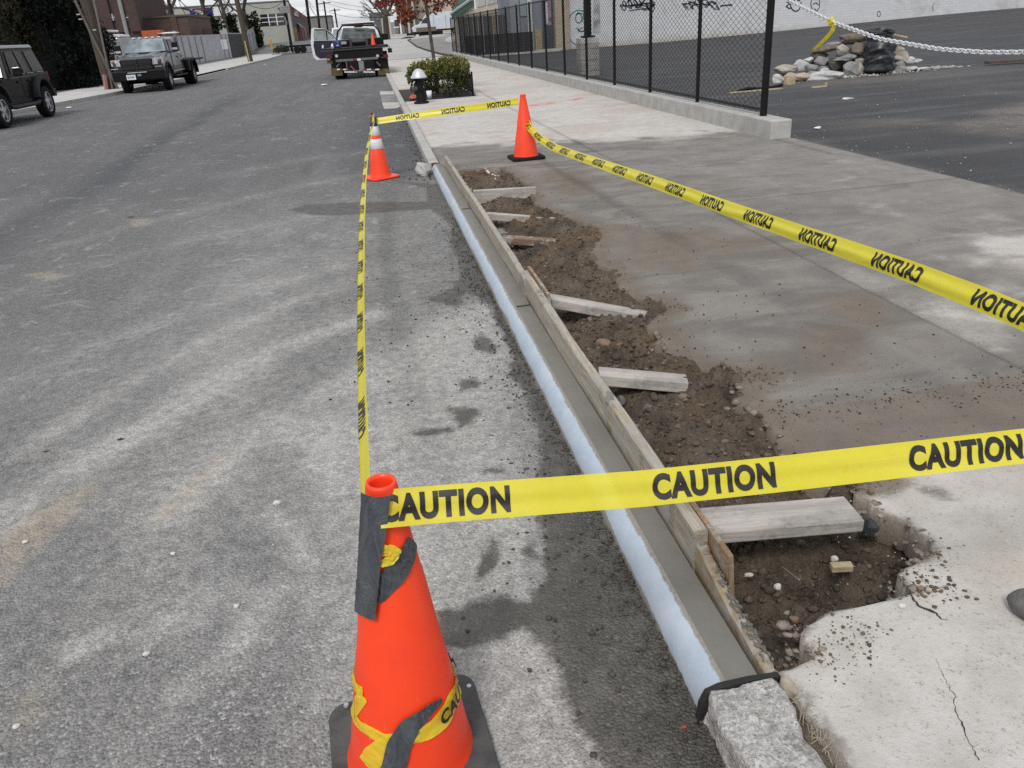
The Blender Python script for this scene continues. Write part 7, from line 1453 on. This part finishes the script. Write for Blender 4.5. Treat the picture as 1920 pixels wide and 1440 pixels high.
obj('wall', MB().slabq([(RX, Y0, .5), (RX, Y1, .5), (RX, Y1, 5.05), (RX, Y0, 6.15)], (-9, 0, 0)), rbm, rb_); obj('signboard_band', MB().slabq([(RX + .03, Y0 + .2, 3.35), (RX + .03, Y1, 3.0), (RX + .03, Y1, 3.9), (RX + .03, Y0 + .2, 4.6)], (-.02, 0, 0)), simple('band_grey', (.10, .10, .105), .8), rb_)
obj('sign_panel', MB().b2((RX + .02, 133, 4.75), (RX + .1, 140, 5.5)), M_['paper'], rb_)
for k, (y0, y1, c) in enumerate(((126.6, 129, (.28, .16, .05)), (129.5, 131.5, (.36, .30, .10)), (132, 134, (.20, .05, .06)), (136, 139, (.18, .04, .035)), (141, 146, (.24, .06, .05)), (148, 153, (.30, .17, .15)), (155, 161, (.16, .05, .04)))): obj('shutter', MB().b2((RX + .02, y0, 1.1), (RX + .08, y1, 3.2)), simple('shutter_%d' % k, c, .7, var=.3, scale=1.5), rb_)
obj('awning', MB().slabq([(RX, 134, 3.9), (RX, 139, 3.8), (RX + .8, 139, 3.1), (RX + .8, 134, 3.2)], (0, 0, -.05)), simple('awning_pale', (.33, .34, .34), .7), rb_)
gb = thing('grey_building', (-10, 190, 1), 'plain grey building past the red storefronts', 'building'); obj('wall', fbox(574, 620, 31, 76, 190, 12), simple('cement_grey', (.235, .23, .215), .9, var=.25, scale=.5), gb); obj('roof_edge', fbox(573, 621, 29.6, 31, 189.8, 12), simple('roof_dark', (.12, .12, .12), .9), gb)
one('cross_pavement', MB().add([tuple(at(x, y, 126 if y < 84 else 118)) for x, y in ((497, 87.0), (548, 86), (600, 81), (600, 77.5), (548, 80.5), (497, 83))], [(0, 1, 2, 3, 4, 5)]), simple('pale_pavement', (.50, .49, .47), .9), 'x', 'x') if False else None
# skip / clutter behind the wall
one('skip', MB().b2((at(265, 62, 66).x, 66, 1.5), (at(300, 62, 66).x, 67.5, at(282, 57, 66).z)), simple('skip_orange', (.42, .10, .03), .7), 'orange container top showing above the grey sheet wall', 'container', bevel=.03)
one('covered_load', MB().rock(at(315, 62, 66), (.8, .5, .07), 4, 2, .3), M_['paper'], 'white covered load beside the orange container', 'load')
rk = thing('pipe_rack', (-14.5, 46, 0), 'dark rack of stacked pipes with white ends behind the wooden pole', 'rack'); obj('frame', MB().b2((-16.2, 46, 0), (-12.9, 48.5, 1.05)), simple('rack_dark', (.035, .028, .024), .8), rk)
for k, (x, y) in enumerate(((201, 58), (204, 67), (212, 66), (214, 68), (223, 67), (199, 89), (202, 73))): 
    p = at(x, y, 45.6); obj('pipe', MB().tube([p, p + Vector((0, 1.8, 0))], .05, 7), M_['paper'], rk)
obj('cross_pipe', MB().tube([at(198, 75, 45.7), at(220, 73, 45.7)], .06, 6).tube([at(200, 102, 45.7), at(218, 100, 45.7)], .06, 6), M_['rim'], rk); obj('upright', MB().tube([at(197, 55, 45.7), at(205, 75, 45.7)], .04, 5).tube([at(210, 62, 45.7), at(214, 110, 45.7)], .04, 5), simple('rust', (.16, .09, .06), .8), rk)
# conifers at the left
cd = leaf_mat('conifer_dark', (.0065, .0095, .0065), (.0022, .0036, .003), 1.2); cl2 = leaf_mat('conifer_olive', (.030, .028, .013), (.013, .013, .008), 1.2)
def conifer(px_, Y, w, h, mat, label, seed, n=4200, dep=1.3):
    p = at(px_, 90, Y); x = p.x; r = random.Random(seed); t = thing('conifer', (x, Y, 0), label, 'tree', 'conifers at the left'); cs = []
    for k in range(46):
        z = r.uniform(.04, 1) ** .8 * h; f = (1 - z / h) ** .55 * .8 + .2; a = r.uniform(0, 6.28); cs.append((x + w * f * .8 * math.cos(a), Y + dep * f * math.sin(a), z, .62 * f + .15, .6 * f, .5))
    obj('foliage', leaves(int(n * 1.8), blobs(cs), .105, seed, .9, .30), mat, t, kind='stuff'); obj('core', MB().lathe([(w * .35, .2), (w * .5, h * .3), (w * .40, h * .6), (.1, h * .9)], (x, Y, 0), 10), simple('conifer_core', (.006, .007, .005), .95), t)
    obj('trunk', MB().tube([(x, Y, 0), (x, Y, h * .8)], [.2, .05], 6), M_['bark'], t)
conifer(-25, 41, 1.9, 5.6, cl2, 'olive brown conifer at the very left edge', 2); conifer(22, 40, 1.1, 4.6, cl2, 'slim olive conifer right of the leftmost one', 3, 2600); conifer(72, 41, 1.6, 4.35, cd, 'dark bushy conifer above the black car roof', 4); conifer(112, 42, 1.5, 4.5, cd, 'dark conifer in the middle of the dark hedge', 5); conifer(145, 43, 1.3, 4.1, cd, 'dark conifer beside the wooden pole', 6, 3600); conifer(178, 45, 1.1, 3.0, cd, 'lower dark conifer behind the wooden pole', 7, 2400)
conifer(95, 44, 2.6, 3.4, cd, 'dark conifer filling the back of the hedge', 8, 3600)
# poles
UP = 'wooden utility poles'
def upole(b, t, r, label, mat='wood_pole', extra=None):
    d = (t - b); o = thing('utility_pole', b, label, 'utility pole', UP); obj('pole', MB().tube([b, b + d * 1.0, b + d * 2.6], [r, r * .93, r * .78], 12), M_[mat], o); return o
b = Vector((-11.17, 38, .1)); t = at(160, 0, 38); u = upole(b, t, .235, 'thick leaning wooden utility pole between the black car and the pickup')
cb = G(198, 172, .1); ct = at(140, 0, 37.7); obj('conduit', MB().tube([Vector((cb.x, 37.7, .1)), ct], .055, 6), simple('conduit_brown', (.13, .11, .095), .7), u); ct2 = at(170, 0, 37.7); obj('conduit', MB().tube([Vector((b.x + .16, 37.72, .1)), ct2 + Vector((.12, 0, 0))], .04, 6), simple('conduit_grey', (.17, .16, .15), .7), u)
obj('marker', MB().tube([at(196, 140, 37.6), at(200, 168, 37.6)], .09, 6), simple('marker_pink', (.34, .17, .16), .7), u)
for x, y in ((147, 27), (151, 36), (177, 56)): obj('clip', MB().box(at(x, y, 37.6), (.14, .05, .04)), M_['metal'], u)
b = Vector((-9.76, 72, .1)); t = at(444, 0, 72); u2 = upole(b, t, .21, 'dark wooden utility pole in front of the black gate'); obj('cable_guard', MB().tube([at(468, 116, 71.7), at(459, 77, 71.7)], .055, 6), simple('guard_yellow', (.50, .38, .14), .6), u2)
one('lamp_post', MB().tube([Vector((at(240, 70, 62).x, 62, 0)), at(240, 70, 62), at(222, -5, 62), at(216, -30, 62)], .13, 8), simple('pale_post', (.30, .30, .295), .5), 'slim pale metal lamp post before the dark brick building', 'lamp post')
p3b = onterr(549, 97, .1, 60, 160); Y3 = 104; b = Vector((at(548, 97, Y3).x, Y3, .1)); t = at(532, -2, Y3); u3 = upole(b, t, .16, 'dark pole with a grey transformer box at the sage building corner', 'black'); obj('transformer', MB().box(at(534, 18, Y3 - .3), (.85, .5, .75)), simple('box_grey', (.24, .25, .25), .6), u3); obj('bracket', MB().box(at(535, 27, Y3 - .3), (.3, .3, .5)), M_['black'], u3); obj('junction', MB().box(at(537, 42, Y3 - .2), (.2, .2, .5)), simple('jbox', (.16, .16, .16), .6), u3)
P4 = [(574, -4, 582, 60, 138, .22, 'nearest dark pole left of the tow truck door'), (593, -4, 600, 60, 165, .22, 'second dark pole above the tow truck door'), (607, 2, 615, 60, 190, .17, 'thin pole just right of the second dark pole'), (627, 16, 634, 60, 225, .20, 'farthest pole, its top showing against bright cloud')]
tops = []
for x0, y0, x1, y1, Y, r, lb in P4:
    a, c = at(x1, y1, Y), at(x0, y0, Y); g = c + (a - c) * ((c.z - float(terrain(-7, Y))) / max(c.z - a.z, .1)); o = thing('utility_pole', g, lb, 'utility pole', UP); top = c + (c - a) * .7 if y0 < 0 else c
    obj('pole', MB().tube([g, a, top], r, 8), M_['black'], o); tops.append((a, c, top))
    if y0 > 0: obj('crossarm', MB().tube([c + Vector((-1.4, 0, -.5)), c + Vector((1.4, 0, -.35))], .09, 5), M_['black'], o)
def wire(p, q, sag, label, n=18, r=.028):
    m = MB().tube([p.lerp(q, k / n) - Vector((0, 0, sag * 4 * (k / n) * (1 - k / n))) for k in range(n + 1)], r, 4, False); return one('overhead_wire', m, M_['black'], label, 'wire', 'overhead wires')
W = [((536, -3, Y3), (577, 9, 138), 1.4, 'upper drooping wire between transformer pole and nearest dark pole'), ((538, 0, Y3), (577, 12, 138), 1.6, 'middle drooping wire left of the nearest dark pole'), ((541, 2, Y3), (578, 16, 138), 1.5, 'lowest drooping wire left of the nearest dark pole'), ((578, 3, 138), (600, 26, 165), 1.0, 'steep wire right of the nearest dark pole'), ((579, 1, 138), (600, 18, 165), .7, 'upper wire between the two dark poles'), ((580, 12, 138), (601, 32, 165), .6, 'lower wire between the two dark poles'), ((601, 1, 165), (760, 14, 120), 1.0, 'long wire crossing the sky to the right, upper'), ((602, 18, 165), (760, 24, 120), 1.0, 'long wire crossing the sky to the right, lower'), ((612, 0, 190), (760, 22, 120), .3, 'wire slanting down over the bare tree'), ((610, 42, 190), (720, 36, 150), .3, 'low wire towards the grey house'), ((440, -6, 72), (536, -4, Y3), 1.0, 'wire from the gate pole to the transformer pole'), ((606, 28, 190), (634, 40, 225), .5, 'far wire to the farthest pole')]
for a, b, s, lb in W: wire(at(*a), at(*b), s, lb)
one('yellow_bollard', MB().tube([at(511, 93, 112), at(506, 73, 112), at(505.6, 71.5, 112)], [.13, .13, .06], 10), M_['yellow'], 'yellow steel bollard before the sage building', 'bollard')
bs = thing('planter_shrub', (-9.8, 99, .1), 'round clipped shrub in a stone edged bed at the far left corner', 'shrub'); p = at(531, 97, 99)
obj('foliage', leaves(900, blobs([(p.x - .1, 99, .65, .75, .6, .42), (p.x - .6, 99, .5, .55, .5, .3), (p.x + .35, 99, .6, .45, .5, .35)]), .10, 5, .8), leaf_mat('clipped_leaf', (.055, .06, .03), (.025, .03, .016)), bs, kind='stuff')
for k in range(8): obj('edging_stone', MB().rock((p.x - 1.15 + k * .3, 98.35, .18), (.17, .14, .14), k, 1, .4, .6), M_['old_con'], bs)
# bare and ivy trees
def bare(px_, Y, h, r, label, seed, lean=0, depth=4, L0=None):
    p = at(px_, 60, Y); rnd = random.Random(seed); t = thing('bare_tree', (p.x, Y, 0), label, 'tree', 'bare winter trees'); m = MB(); tips = []; top = Vector((p.x + lean, Y, h)); m.tube([(p.x, Y, 0), (p.x + lean * .4, Y, h * .5), top], [r, r * .85, r * .7], 8)
    for k in range(5): branch(m, top - Vector((0, 0, rnd.uniform(0, h * .35))), Vector((rnd.gauss(0, .55), rnd.gauss(0, .4), .8)).normalized(), L0 or h * .35, r * .45, depth, rnd, tips, .5)
    obj('trunk', m, M_['bark'], t); return t, top
bare(333, 96, 5.6, .42, 'leafless tree with a thick trunk behind the brick wing', 3, -.3); bare(300, 100, 3.8, .12, 'thin leafless tree against the sage wall, left of the thick trunk', 4, -.6, 4, 1.8)
iv = leaf_mat('ivy_dark', (.020, .023, .012), (.010, .012, .007))
for x, Y, h, w, lb, sd in ((405, 112, 6.8, .75, 'left ivy covered tree with several stems behind the sheet wall', 6), (441, 114, 6.0, .8, 'middle ivy covered tree behind the black gate', 7), (478, 117, 5.6, .95, 'right bushy ivy covered tree beside the sage windows', 8)):
    t, top = bare(x - 8, Y, h, .3, lb, sd, -.5, 4, 2.4); t['group'] = 'ivy covered trees'; p = at(x, 60, Y); r = random.Random(sd)
    cs = [(p.x + r.gauss(0, w * .5), Y + r.gauss(0, .4), r.uniform(1.2, 4.6), w * .5, .5, .7) for _ in range(16)]; obj('ivy', leaves(1500, blobs(cs), .17, sd, .2, .6), iv, t, kind='stuff')
one('birch_trunk', MB().tube([Vector((at(455, 64, 108).x, 108, 0)), at(452, 60, 108), at(447, 22, 108), at(444, 10, 108)], [.2, .16, .12, .08], 8), simple('birch_white', (.50, .49, .47), .8, var=.4, scale=3), 'pale bare trunk leaning between the ivy trees', 'tree')
